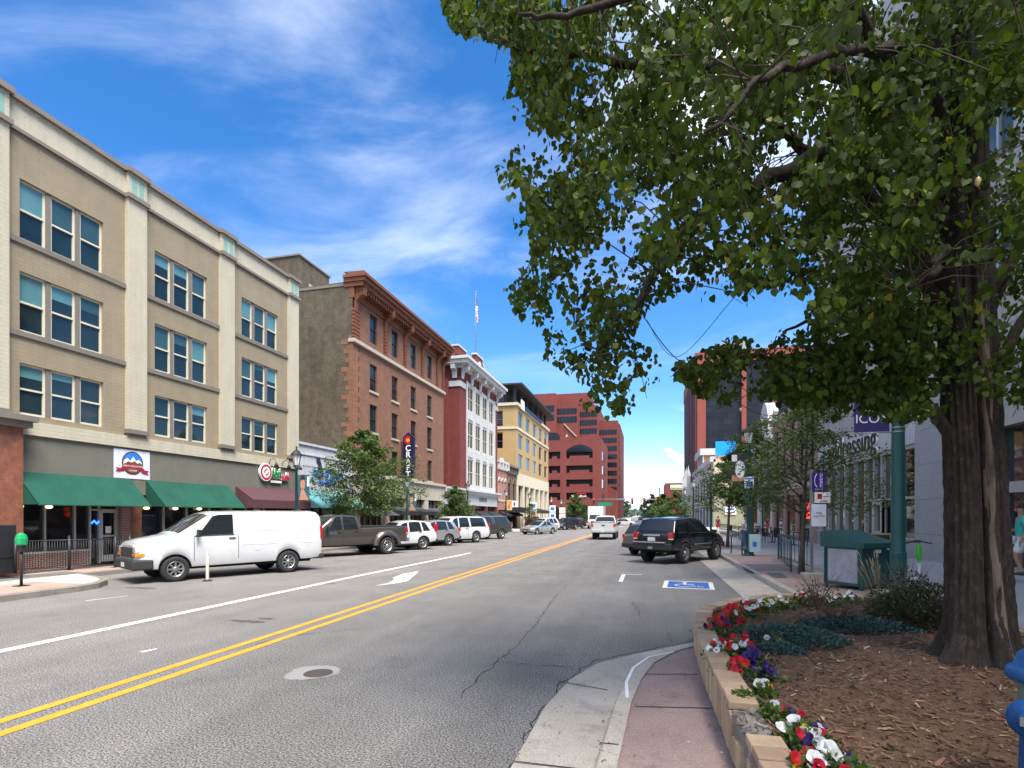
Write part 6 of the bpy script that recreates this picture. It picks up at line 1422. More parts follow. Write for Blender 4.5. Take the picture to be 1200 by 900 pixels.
for i in range(n1_+1):
    h = .06+3.9*i/n1_; c = trunk_c(h); tp_ = min(1, i/10, (n1_-i)/14)
    a0 = 269+2.2*math.sin(h*3.1)+1.2*math.sin(h*9+1); a1 = 291+2.6*math.sin(h*2.3+1)+1.3*math.sin(h*7.3); am = (a0+a1)/2; a0 = am+(a0-am)*tp_; a1 = am+(a1-am)*tp_
    for k in range(n2_+1):
        s = k/n2_; a = R(a0+(a1-a0)*s); flare = .14*math.exp(-h/.15)+.045*math.exp(-h/.7); but = flare*(1+.45*math.sin(5*a+ph[0])+.25*math.sin(9*a+ph[1]))
        r_ = .246-.010*h+but+.012+.030*math.sin(math.pi*s)+.010*math.sin(h*6+s*5)*math.sin(math.pi*s)+.018*math.sin(3*a+ph[5]+h*.4)-(.03 if k in (0, n2_) else 0)
        scb.v.append((c.x+r_*math.cos(a), c.y+r_*math.sin(a), c.z))
for i in range(n1_):
    for k in range(n2_): scb.f.append([i*(n2_+1)+k, i*(n2_+1)+k+1, (i+1)*(n2_+1)+k+1, (i+1)*(n2_+1)+k]); scb.m.append(0); scb.s.append(True)
scb.build('bare_wood', M_['bark_scar'], trk_)
def L_(px, py, D): return pd(px, py, D)-Vector((TX, TY, TZ))
limbs = [
 [(trunk_c(3.2)), L_(1000, 205, 5.4), L_(940, 172, 5.2), L_(860, 110, 4.9), L_(760, 60, 4.6)],
 [(trunk_c(4.1)), L_(1000, 100, 5.3), L_(880, 82, 5.0), L_(720, 70, 4.7), L_(620, 55, 4.5), L_(535, 30, 4.4)],
 [(trunk_c(3.5)), L_(1010, 185, 4.9), L_(900, 212, 4.6), L_(836, 245, 4.5), L_(767, 327, 4.4), L_(726, 372, 4.35), L_(700, 420, 4.3)],
 [(trunk_c(1.95)), L_(1040, 425, 5.4), L_(960, 418, 5.3), L_(890, 420, 5.2), L_(820, 428, 5.1)],
 [(trunk_c(2.5)), L_(1040, 350, 5.6), L_(980, 365, 5.7), L_(915, 388, 5.8)],
 [(trunk_c(3.8)), L_(1020, 120, 6.2), L_(900, 140, 6.9), L_(760, 190, 7.4), L_(660, 240, 7.6)],
 [(trunk_c(3.0)), L_(1040, 260, 6.4), L_(960, 270, 7.2), L_(880, 290, 7.8)],
 [(trunk_c(4.6)), L_(1000, 20, 4.4), L_(850, -30, 3.8), L_(700, 10, 3.5), L_(610, 20, 3.4)],
 [(trunk_c(4.0)), L_(1090, 90, 4.4), L_(1010, 60, 3.6), L_(900, 90, 3.1), L_(830, 150, 2.9)],
 [(trunk_c(3.0)), L_(1220, 240, 5.2), L_(1340, 160, 5.3), L_(1480, 110, 5.4)],
 [(trunk_c(2.4)), L_(1230, 330, 5.6), L_(1340, 330, 6.0)],
 [(trunk_c(5.0)), L_(1180, -150, 5.2), L_(1300, -350, 5.0)],
 [(trunk_c(5.5)), L_(1040, -250, 5.0), L_(900, -420, 4.6)],
 [(trunk_c(5.2)), L_(1120, -120, 4.0), L_(1150, -100, 3.0)],
 [(trunk_c(6.4)), L_(1080, -420, 5.6), L_(1050, -640, 6.0)],
 [(trunk_c(2.8)), L_(1110, 300, 4.6), L_(1090, 320, 4.0), L_(1050, 340, 3.7)],
 [(trunk_c(3.2)), L_(1150, 250, 7.0), L_(1100, 230, 8.2)],
 [(trunk_c(4.4)), L_(960, 60, 6.4), L_(800, 60, 7.0), L_(650, 110, 7.2)],
]
lb = MB(); nodes = []
def bez(P, n=6):
    out = []
    for i in range(len(P)-1):
        p0 = P[max(i-1, 0)]; p1 = P[i]; p2 = P[i+1]; p3 = P[min(i+2, len(P)-1)]
        for j in range(n):
            t = j/n; out.append(.5*((2*p1)+(-p0+p2)*t+(2*p0-5*p1+4*p2-p3)*t*t+(-p0+3*p1-3*p2+p3)*t**3))
    return out+[P[-1]]
for li, P in enumerate(limbs):
    q = bez(P); n_ = len(q); r0 = .082 if li in (0, 1, 2, 11, 12, 14) else .055
    q = [p+Vector((rt.gauss(0, .015), rt.gauss(0, .015), rt.gauss(0, .02)))*(1 if i else 0) for i, p in enumerate(q)]
    lb.tube(q, [r0*(1-i/n_)**1.1+.010 for i in range(n_)], 8)
    for i in range(2, n_): nodes.append((q[i], r0*(1-i/n_)+.01))
NP = np.array([tuple(a) for a, b in nodes]); used = {}
# where foliage may hang, seen in elevation from the street, filled through the depth of the crown
OUT = [(517, -5), (524, 38), (560, 44), (597, 58), (603, 100), (621, 140), (603, 170), (594, 196), (618, 238), (622, 302), (586, 345), (608, 372), (640, 388), (638, 425), (690, 455), (672, 480), (712, 496), (738, 489), (750, 462), (778, 445), (768, 412), (738, 400), (752, 372), (790, 345), (838, 335), (862, 352), (905, 338), (950, 332), (958, 350), (935, 372), (952, 384), (910, 398), (860, 396), (792, 428), (785, 440), (828, 470), (850, 478), (890, 462), (930, 478), (985, 482), (1040, 497), (1110, 496), (1120, 470), (1170, 470), (1200, 478), (1900, 400), (1900, -900), (300, -900), (420, -300)]
def inside(x, y, P=OUT):
    c = False; n = len(P); j = n-1
    for i in range(n):
        if (P[i][1] > y) != (P[j][1] > y) and x < (P[j][0]-P[i][0])*(y-P[i][1])/(P[j][1]-P[i][1])+P[i][0]: c = not c
        j = i
    return c
ca = np.array([.25, .25, .25])
CL, TL, NL, SL, ML = [], [], [], [], []
tw = MB(); cnt = 0; tries = 0
cr = np.random.default_rng(77)
# clump centres give light and dark masses and holes
while cnt < 3300 and tries < 60000:
    tries += 1
    u_ = cr.random()
    if u_ < .86: px, py = cr.uniform(515, 1230), cr.uniform(-30, 498)
    else: px, py = cr.uniform(420, 1700), cr.uniform(-600, 420)
    if not inside(px, py): continue
    if py < 330 and px > 640 and u_ < .80 and cr.random() < .10: continue
    edge = px < 700 or (py > 300 and px < 960)
    D = cr.normal(4.7, .45) if edge else cr.choice([cr.normal(3.9, .5), cr.normal(5.2, .6), cr.normal(6.6, .8)], p=[.25, .5, .25])
    if py > 380 and px > 780: D = cr.normal(5.2, .35)
    if 1085 < px < 1195 and D < 6.0: 
        if py > 120 and cr.random() < .66: continue
        if D < 3.2: continue
    if D < 2.7: D = 2.7+cr.random()*.8
    p = L_(px, py, D)
    # holes: low-frequency noise
    nz_ = math.sin(px*.021+1.3)*math.sin(py*.027+.4)+.7*math.sin(px*.047+py*.031)+.5*math.sin(py*.061-px*.02)
    if u_ < .86 and nz_ < -.35 and cr.random() < .72: continue
    if py > 300 and px < 790 and cr.random() < .50: continue
    if 700 < px < 960 and 230 < py < 345 and cr.random() < .35: continue
    if px < 720 and cr.random() < .16: continue
    if u_ < .80 and py < 250 and px > 700 and nz_ < .1 and cr.random() < .25: continue
    dd_ = np.linalg.norm(NP-np.array(p), axis=1); j = int(dd_.argmin()); dist = dd_[j]
    if dist > 1.35 and cr.random() < .6: continue
    nl = int(cr.integers(14, 25)); d = Vector(NP[j])-p; 
    ax = Vector((cr.normal()*.7, cr.normal()*.7, -.55)); ax.normalize(); ln = cr.uniform(.22, .46)
    base = p-ax*ln*.5
    mq = pix((Vector(NP[j])+base)/2+Vector((TX, TY, TZ)))
    used[j] = used.get(j, 0)+1
    if dist < .9 and used[j] < 3 and inside(mq[0], mq[1]) and inside(*pix(base+Vector((TX, TY, TZ)))[:2]): 
        mid = (Vector(NP[j])+base)/2+Vector((0, 0, .12*dist))
        tw.tube([Vector(NP[j]), mid, base, p+ax*ln*.5], [.007, .005, .004, .002], 4)
    for k in range(nl):
        s = cr.random(); side = 1 if k % 2 else -1
        c = base+ax*ln*s+Vector(cr.normal(size=3))*.035
        tdir = ax*.5+Vector((cr.normal()*.6, cr.normal()*.6, -.75+.35*cr.normal()))
        nrm = Vector((cr.normal()*.9, cr.normal()*.9, .7))
        e = pix(c+Vector((TX, TY, TZ)))
        if u_ < .8 and not inside(e[0], e[1]+4): continue
        CL.append(tuple(c)); TL.append(tuple(tdir)); NL.append(tuple(nrm)); SL.append(.030+.044*cr.random()**1.2); ML.append(0 if cr.random() < .985 else 1)
    cnt += 1
lb.build('limb', M_['bark'], LT); tw.build('twig', mat('twig_bark', (.055, .042, .028), .9, .2, 6), LT)
mm('yellow_leaf', (.28, .26, .03), .5, .1, 1, island=.3, trans=.4)
leaf_mesh('crown', CL, TL, NL, SL, [M_['linden_leaf'], M_['yellow_leaf']], LT, 'heart', ML)
print('linden leaves', len(CL), 'twigs', cnt)
# seed bracts hanging from the near twigs
# ---- string of light bulbs swung through the tree
mm('bulb', (.62, .45, .16), .2, .05, coat=1)
sl = thing('string_lights', 'thin dark cable of small amber bulbs strung through the branches of the linden', 'string lights', tuple(pd(1146, 205, 3.6)))
def Ls(px, py, D): return pd(px, py, D)-Vector(sl.location)
cab = [Ls(1290, 120, 3.3), Ls(1200, 168, 3.5), Ls(1146, 196, 3.6), Ls(1047, 262, 4.0), Ls(969, 304, 4.6), Ls(890, 318, 5.4), Ls(795, 418, 7.0), Ls(758, 375, 7.6)]
q = bez(cab, 8); p = MB(); p.tube(q, .004, 5); p.tube(bez([Ls(755, 372, 7.2), Ls(790, 418, 7.6), Ls(840, 452, 9), Ls(868, 474, 10), Ls(893, 486, 12), Ls(915, 486, 14)], 6), .007, 5); p.build('cable', M_['dark_trim'], sl)
for (px, py, D, s) in ((1146, 203, 3.6, 1.0), (1047, 268, 4.0, 1.0), (969, 308, 4.6, 1), (840, 322, 5.2, 1.1), (893, 489, 12, 1.3), (868, 476, 10, 1.2)):
    b = MB(); o = Ls(px, py, D); b.lathe([(.012*s, .0), (.013*s, -.03*s)], 8, o, (0, 0, 1), 1); b.lathe([(.012*s, -.03*s), (.019*s, -.045*s), (.018*s, -.062*s), (.008*s, -.085*s), (.001, -.09*s)], 10, o, (0, 0, 1), 0)
    b.build('bulb', [M_['bulb'], M_['green_metal']], sl)

# ================================================================== PLANTER
mm('wall_brick', (.40, .285, .185), .85, .16, 5, .4, 40, island=.24, mottle=((.26, .17, .10), 9, .55, .8)); mm('mortar', (.20, .175, .155), .95, .2, 5, .6, 25, mottle=((.42, .40, .37), 8, .55, .7)); 
mm('mulch', (.115, .066, .038), .95, .45, 14, 1.0, 30, mottle=((.19, .115, .065), 40, .55, .7)); mm('mulch_chip', (.15, .082, .042), .9, .15, 9, island=.75); mm('pale_chip', (.36, .26, .16), .9, .15, 9, island=.3)
WT = .525
top_px = [(905, 915), (888, 887), (875, 860), (858, 833), (845, 803), (830, 772), (820, 748), (813, 727)]
W_ = [Vector(at(*p, WT)) for p in top_px]
d0_ = (W_[0]-W_[1]).normalized(); W_ = [W_[0]+d0_*6.0, W_[0]+d0_*3, W_[0]+d0_*1.4]+W_
PL = W_+[Vector(p) for p in ((.75, 8.75), (1.35, 9.75), (2.1, 10.5), (2.95, 10.9), (3.7, 10.7), (4.25, 9.9), (4.55, 8.6), (4.72, 6.5), (4.8, 3.0), (4.8, -2.0))]
pl = thing('planter', 'raised kerbside planter edged with upright tan bricks, part of its brick cap broken away', 'planter', (2.6, 6.0, .15))
def resample(P, step):
    out = [P[0]]; acc = 0
    for a, b in zip(P, P[1:]):
        d = (b-a).length; t = step-acc
        while t <= d: out.append(a+(b-a)*(t/d)); t += step
        acc = (acc+d) % step if d >= 0 else acc
        acc = d-(t-step)
    return out
core = MB(); 
def inner(P, off):
    o = []; n = len(P)
    for i in range(n):
        d = (P[min(i+1, n-1)]-P[max(i-1, 0)]).normalized(); o.append(P[i]+Vector((d.y, -d.x))*off)
    return o
I1 = inner(PL, .03); I2 = inner(PL, .20); n = len(PL)
for i in range(n-1):
    for (A, Bq, z0, z1) in ((I1, I1, .10, WT-.055), (I2, I2, .10, WT-.055)):
        core.quad((A[i].x, A[i].y, z0), (A[i+1].x, A[i+1].y, z0), (A[i+1].x, A[i+1].y, z1), (A[i].x, A[i].y, z1))
    core.quad((I1[i].x, I1[i].y, WT-.055), (I1[i+1].x, I1[i+1].y, WT-.055), (I2[i+1].x, I2[i+1].y, WT-.055), (I2[i].x, I2[i].y, WT-.055))
core.build('wall_core', M_['mortar'], pl, world=True)
fb = MB(); cb = MB(); rs = resample(PL, .105); rbk = random.Random(9)
gapc = [Vector(at(857, 826, WT)), Vector(at(880, 866, WT)), Vector(at(826, 760, WT))]
for i in range(len(rs)-1):
    a, b = rs[i], rs[i+1]; d = (b-a).normalized(); nrm = Vector((-d.y, d.x)); m_ = (a+b)/2; L2 = (b-a).length/2-.006
    broken_cap = .0 < (m_-gapc[0]).dot((gapc[1]-gapc[0]).normalized()) < (gapc[1]-gapc[0]).length*.9 and (m_-gapc[0]).length < 1.2
    broken_face = broken_cap or (m_-gapc[1]).length < .25
    j_ = rbk.gauss(0, .002)
    if not broken_face: 
        o = m_-nrm*(.028-.035)*0; c = m_+nrm*(-.032+j_); fb.obox((c.x, c.y, .317), (d.x*L2, d.y*L2, 0), (nrm.x*.036, nrm.y*.036, 0), (0, 0, .150))
    elif rbk.random() < .8:
        c = m_+nrm*(-.032+j_); hh = rbk.uniform(.07, .11); fb.obox((c.x, c.y, .167+hh), (d.x*L2, d.y*L2, 0), (nrm.x*.036, nrm.y*.036, 0), (0, 0, hh))
fb.build('face_bricks', M_['wall_brick'], pl, world=True, bevel=.008)
cbs = [MB(), MB()]; rs = resample(PL, .19); seen = 0
for i in range(len(rs)-1):
    a, b = rs[i], rs[i+1]; d = (b-a).normalized(); nrm = Vector((-d.y, d.x)); m_ = (a+b)/2; L2 = (b-a).length/2-.006
    if .0 < (m_-gapc[0]).dot((gapc[1]-gapc[0]).normalized()) < (gapc[1]-gapc[0]).length*.9 and (m_-gapc[0]).length < 1.2: seen = 1; continue
    c = m_+nrm*(-.105+rbk.gauss(0, .003)); cbs[seen].obox((c.x, c.y, WT-.028+rbk.gauss(0, .003)), (d.x*L2, d.y*L2, 0), (nrm.x*.108, nrm.y*.108, 0), (0, 0, .030))
for cb in cbs: cb.build('cap_bricks', M_['wall_brick'], pl, world=True, bevel=.009)
# rough broken mortar where the cap is missing
rm = MB(); 
for i in range(70):
    t = rbk.random(); c = gapc[0]+(gapc[1]-gapc[0])*t; d = (gapc[1]-gapc[0]).normalized(); nrm = Vector((-d.y, d.x)); c = c+nrm*rbk.uniform(.02, .19)
    a = rbk.uniform(0, 6.28); s = rbk.uniform(.012, .035); rm.obox((c.x, c.y, WT-.06+rbk.uniform(0, .02)), (math.cos(a)*s, math.sin(a)*s, rbk.gauss(0, .01)), (-math.sin(a)*s*.8, math.cos(a)*s*.8, rbk.gauss(0, .01)), (0, 0, .012))
rm.build('broken_mortar', M_['mortar'], pl, world=True)
# mulch bed
IP = inner(PL, .18); cen = Vector((2.7, 6.0)); 
def mz(x, y):
    d = math.hypot(x-TX, y-TY)
    return .455+.05*math.exp(-(d/.9)**2)+.012*math.sin(x*5.1+y*2.2)+.010*math.sin(y*7.3-x*3.1)
def in_bed(x, y): return inside(x, y, [(p.x, p.y) for p in IP])
mb_ = MB(); st_ = .085; ix = {}
xs_ = np.arange(.2, 5.0, st_); ys_ = np.arange(-1.9, 11.0, st_)
rm_ = random.Random(3)
for i, xx in enumerate(xs_):
    for j, yy in enumerate(ys_):
        if in_bed(xx, yy) or any(in_bed(xx+a*st_, yy+b*st_) for a in (-1, 0, 1) for b in (-1, 0, 1)):
            ix[(i, j)] = len(mb_.v); mb_.v.append((xx, yy, mz(xx, yy)+rm_.gauss(0, .006)))
for (i, j) in list(ix):
    q = [(i, j), (i+1, j), (i+1, j+1), (i, j+1)]
    if all(k in ix for k in q): mb_.f.append([ix[k] for k in q]); mb_.m.append(0); mb_.s.append(True)
struct(mb_.build('mulch_ground', M_['mulch']))
nC = 24000; C = []; 
while len(C) < nC:
    xx = rm_.uniform(.1, 4.7); yy = 2.0+(10.9-2.0)*rm_.random()**1.6
    if in_bed(xx, yy) and math.hypot(xx-TX, yy-TY) > .36: C.append((xx, yy, mz(xx, yy)+rm_.uniform(.0, .016)))
C = np.array(C); n = len(C)
an = rng.uniform(0, 6.28, n); T = np.column_stack([np.cos(an), np.sin(an), rng.normal(0, .22, n)]); Nn = np.column_stack([rng.normal(0, .35, n), rng.normal(0, .35, n), np.ones(n)])
mi_ = (rng.random(n) < .09).astype(int)
stuff(leaf_mesh('wood_chips', C, T, Nn, (.018+.07*rng.random(n)**2)*np.where(rng.random(n) < .04, 1.5, 1), [M_['mulch_chip'], M_['pale_chip']], None, 'chip', mi_), 'brown shredded wood chips covering the planter around the linden', 'mulch')
# drip hose along the flowers
hp = [Vector((*at(a, b, .5), .485)) for a, b in ((905, 770), (893, 777), (878, 792), (876, 802), (882, 812), (897, 824), (912, 838), (922, 852), (928, 870), (936, 888), (948, 905), (965, 930))]
p = MB(); p.tube(bez(hp, 5), .011, 8); tag(p.build('drip_hose', M_['rubber']), 'black irrigation hose looping along the inside of the brick planter edge', 'hose')

# ---- flowers, shrubs, grass
mm('petunia_leaf', (.095, .15, .035), .6, .1, 3, island=.3, trans=.3); 
for k, c in (('red', (.50, .008, .018)), ('white', (.72, .72, .76)), ('purple', (.035, .012, .13)), ('yellow', (.75, .48, .01))): mm('petal_'+k, c, .6, .06, 9, island=.18, trans=.25)
def bloom(mb, c, nrm, r, mi, n=5):
    nrm = Vector(nrm).normalized(); e1 = nrm.orthogonal().normalized(); e2 = nrm.cross(e1); c = Vector(c); k = n*4; ring = []; mid = []
    ph_ = random.random()*6
    for i in range(k):
        a = 2*math.pi*i/k; rr_ = r*(1-.13*(1-abs(math.sin(n*a/2+.0)))); w_ = .06*r*math.sin(n*a+ph_)
        ring.append(c+(e1*math.cos(a)+e2*math.sin(a))*rr_+nrm*(w_+.05*r)); mid.append(c+(e1*math.cos(a)+e2*math.sin(a))*r*.35-nrm*r*.12)
    vs_ = ring+mid+[c-nrm*r*.55]
    mb.add(vs_, [[i, (i+1) % k, (i+1) % k+k, i+k] for i in range(k)]+[[i+k, (i+1) % k+k, 2*k] for i in range(k)], mi, True)
def flower_plant(label, x, y, h, wd_, cols, nb, r, seed, group, nleaf=250, z0=None):
    rr = np.random.default_rng(seed); random.seed(seed); z0 = mz(x, y) if z0 is None else z0
    t = thing('flowering_plant', label, 'flowers', (x, y, z0), 0, group)
    C = np.column_stack([rr.normal(0, wd_*.42, nleaf), rr.normal(0, wd_*.42, nleaf), rr.random(nleaf)*h*.85]); C[:, 2] *= np.clip(1.15-np.hypot(C[:, 0], C[:, 1])/wd_, .2, 1)
    T = np.column_stack([C[:, 0]*2+rr.normal(0, .3, nleaf), C[:, 1]*2+rr.normal(0, .3, nleaf), rr.uniform(-.1, .7, nleaf)]); N_ = np.column_stack([rr.normal(0, .5, nleaf), rr.normal(0, .5, nleaf), np.ones(nleaf)])
    leaf_mesh('foliage', C, T, N_, rr.uniform(.025, .055, nleaf), M_['petunia_leaf'], t, 'oval')
    for ci, (k, share) in enumerate(cols):
        m = MB()
        for _ in range(max(1, int(nb*share))):
            a = rr.uniform(0, 6.28); q = wd_*.62*rr.random()**.6; z = h*(.55+.6*rr.random())*max(.35, 1.1-q/wd_*.8)
            c = (q*math.cos(a), q*math.sin(a), z); m.tube([(c[0]*.6, c[1]*.6, z*.3), (c[0], c[1], z-.02)], .003, 4, 1)
            bloom(m, c, (rr.normal()*.5+c[0]*1.5, -.65+rr.normal()*.4, .55), r*rr.uniform(.8, 1.15)*(.55 if k == 'yellow' else 1), 0)
        m.build('blossom', [M_['petal_'+k], M_['petunia_leaf']], t)
fl = [  # px, py at mulch level, height, width, colours, blooms, radius
 ((840, 742), .25, .24, (('red', .8), ('purple', .25)), 16, .040, 'red petunias at the far corner of the brick planter'), ((858, 733), .30, .26, (('red', .9), ('white', .15)), 22, .040, 'tall red petunias at the far corner of the brick planter'),
 ((878, 722), .27, .20, (('red', .6), ('white', .4)), 18, .038, 'red and white petunias at the far planter corner'), ((846, 768), .20, .22, (('white', .8), ('red', .3)), 18, .042, 'white petunias spilling over the brick cap'), ((868, 762), .22, .20, (('white', .35), ('red', .7)), 18, .040, 'red and white petunias behind the spilling white ones'),
 ((862, 788), .17, .18, (('red', .9),), 12, .040, 'red petunias low beside the first bricks'), ((882, 778), .17, .16, (('purple', 1),), 15, .040, 'dark purple petunias by the hose loop'), ((898, 792), .15, .15, (('purple', 1),), 14, .040, 'dark purple petunias by the hose loop'),
 ((905, 755), .15, .16, (('white', .4), ('purple', .4)), 7, .036, 'white and purple petunias before the blue juniper'), ((897, 716), .24, .20, (('white', .6), ('yellow', .6)), 20, .036, 'white petunias with yellow pansies along the back edge'), ((917, 711), .23, .21, (('white', .5), ('yellow', .7)), 20, .034, 'white petunias with yellow pansies along the back edge'), ((942, 708), .22, .21, (('yellow', .8), ('white', .4), ('red', .2)), 20, .034, 'yellow pansies along the back edge of the planter'), ((970, 707), .21, .21, (('white', .8), ('yellow', .3)), 18, .034, 'white petunias along the back edge of the planter'), ((998, 707), .20, .20, (('white', .8),), 14, .034, 'white petunias near the ornamental grass'),
 ((872, 822), .12, .12, (), 0, .03, 'bare green petunia foliage inside the brick edge'), ((893, 812), .11, .12, (('white', .7), ('yellow', .5)), 4, .040, 'white petunia inside the hose loop'), ((905, 838), .10, .11, (('white', .6),), 3, .038, 'sparse white petunia beside the broken cap'), ((925, 848), .12, .13, (('red', .5), ('purple', .3)), 5, .036, 'red petunia beside the black hose'), ((935, 868), .15, .15, (('white', .8), ('yellow', .3)), 8, .042, 'white petunias over the black hose'),
 ((958, 880), .17, .17, (('white', .55), ('purple', .4), ('red', .2)), 10, .042, 'white and purple petunias close to the camera'), ((945, 905), .16, .16, (('red', .4), ('yellow', .7), ('white', .3)), 10, .040, 'red, white and yellow flowers close to the camera'), ((978, 908), .17, .17, (('white', .9), ('purple', .15)), 9, .044, 'big white petunias nearest the camera'), ((1000, 915), .15, .15, (('red', .2), ('yellow', .4)), 5, .036, 'leafy plant with few red and yellow flowers nearest the camera')]
for i, (p_, h, wd_, cols, nb, r, lab) in enumerate(fl):
    x, y = at(*p_, .48); flower_plant(lab, x, y, h, wd_, cols, nb, r, 100+i, 'petunias along the planter edge')
# blue juniper mats
mm('juniper', (.045, .095, .085), .7, .15, 4, island=.3); mm('dark_shrub', (.040, .050, .022), .6, .2, 3, island=.5, trans=.2); mm('dry_stem', (.13, .09, .07), .9, .2, 8); mm('grass_blade', (.13, .17, .05), .7, .15, 3, island=.35, trans=.3); mm('seed_head', (.45, .35, .2), .9, .15, 5)
def mat_shrub(name, label, x, y, rx, ry, h, n, m, seed, sz=(.03, .06), stems=10, shape='blade', up=.6, cat='shrub'):
    rr = np.random.default_rng(seed); t = thing(name, label, cat, (x, y, mz(x, y) if in_bed(x, y) else .2))
    a = rr.uniform(0, 6.28, n); q = np.sqrt(rr.random(n)); C = np.column_stack([rx*q*np.cos(a), ry*q*np.sin(a), h*rr.random(n)**.7*(1.05-q**2*.8)])
    ck_ = np.sin(C[:, 0]*17+seed)*np.sin(C[:, 1]*19+1.7*seed)+rr.normal(0, .35, n); C = C[ck_ > -.45]; n = len(C)
    T = np.column_stack([C[:, 0]/rx+rr.normal(0, .5, n), C[:, 1]/ry+rr.normal(0, .5, n), up+rr.normal(0, .4, n)]); N_ = unit(n)
    leaf_mesh('foliage', C, T, N_, rr.uniform(*sz, n), M_[m], t, shape)
    s = MB()
    for k in range(stems):
        a = rr.uniform(0, 6.28); q = rr.uniform(.4, 1.0); e = Vector((rx*q*math.cos(a), ry*q*math.sin(a), h*rr.uniform(.6, 1.25))); s.tube([(0, 0, 0), e*.5+Vector((0, 0, h*.15)), e], [.006, .004, .0015], 4)
    s.build('stem', M_['dry_stem'], t)
    return t
x, y = at(925, 748, .48); mat_shrub('juniper', 'low blue-green juniper mat behind the petunias', x, y, .62, .42, .17, 5200, 'juniper', 1, (.025, .055), 12)
x, y = at(912, 762, .48); mat_shrub('juniper', 'small blue-green juniper tuft nearest the purple petunias', x, y, .28, .2, .10, 1500, 'juniper', 2, (.022, .045), 6)
x, y = at(1005, 735, .48); mat_shrub('juniper', 'long blue-green juniper mat reaching toward the linden trunk', x, y, .75, .38, .16, 5200, 'juniper', 3, (.025, .055), 12)
x, y = at(980, 732, .48); mat_shrub('dry_shrub', 'twiggy grey-brown shrub between the two juniper mats', x, y, .5, .4, .36, 1300, 'dark_shrub', 4, (.015, .03), 60)
x, y = at(958, 714, .48); mat_shrub('dry_shrub', 'bare twiggy stems with a few leaves at the back of the planter', x, y, .42, .3, .52, 320, 'dark_shrub', 5, (.02, .04), 34, 'oval')
x, y = at(1078, 732, .48); mat_shrub('dark_shrub', 'dense dark small-leaved shrub left of the linden trunk', x, y, .55, .6, .62, 5200, 'dark_shrub', 6, (.025, .05), 60, 'oval')
x, y = at(1060, 720, .48); mat_shrub('dark_shrub', 'arching dark shrub growing in front of the green scooter', x, y, .5, .5, .72, 1800, 'dark_shrub', 7, (.025, .05), 46, 'oval')
# ornamental grass with seed heads
x, y = at(1030, 718, .48); og = thing('ornamental_grass', 'clump of yellow-green grass with pale seed heads before the green cabinet', 'grass', (x, y, .46))
rr = np.random.default_rng(9); g_ = MB(); sh_ = MB()
for k in range(150):
    a = rr.uniform(0, 6.28); q = rr.uniform(.05, .3); h = rr.uniform(.18, .40); b = Vector((.07*rr.normal(), .07*rr.normal(), 0)); e = b+Vector((q*math.cos(a), q*math.sin(a), h)); md = (b+e)/2+Vector((0, 0, .07)); s = Vector((-math.sin(a), math.cos(a), 0))*.004
    g_.add([b-s, b+s, md+s, md-s, e], [[0, 1, 2, 3], [3, 2, 4]], 0)
for k in range(20):
    a = rr.uniform(2.2, 4.6); q = rr.uniform(.05, .42); h = rr.uniform(.55, .85); b = Vector((0, 0, 0)); e = Vector((q*math.cos(a), q*math.sin(a)*.6, h)); md = e*.55+Vector((0, 0, .08)); sh_.tube([b, md, e], [.003, .002, .002], 4); d = (e-md).normalized(); sh_.tube([e-d*.02, e+d*.06+Vector((0, 0, -.005)), e+d*.15+Vector((0, 0, -.03))], [.002, .0065, .0015], 6)
g_.build('blade', M_['grass_blade'], og); sh_.build('seed_head', M_['seed_head'], og)
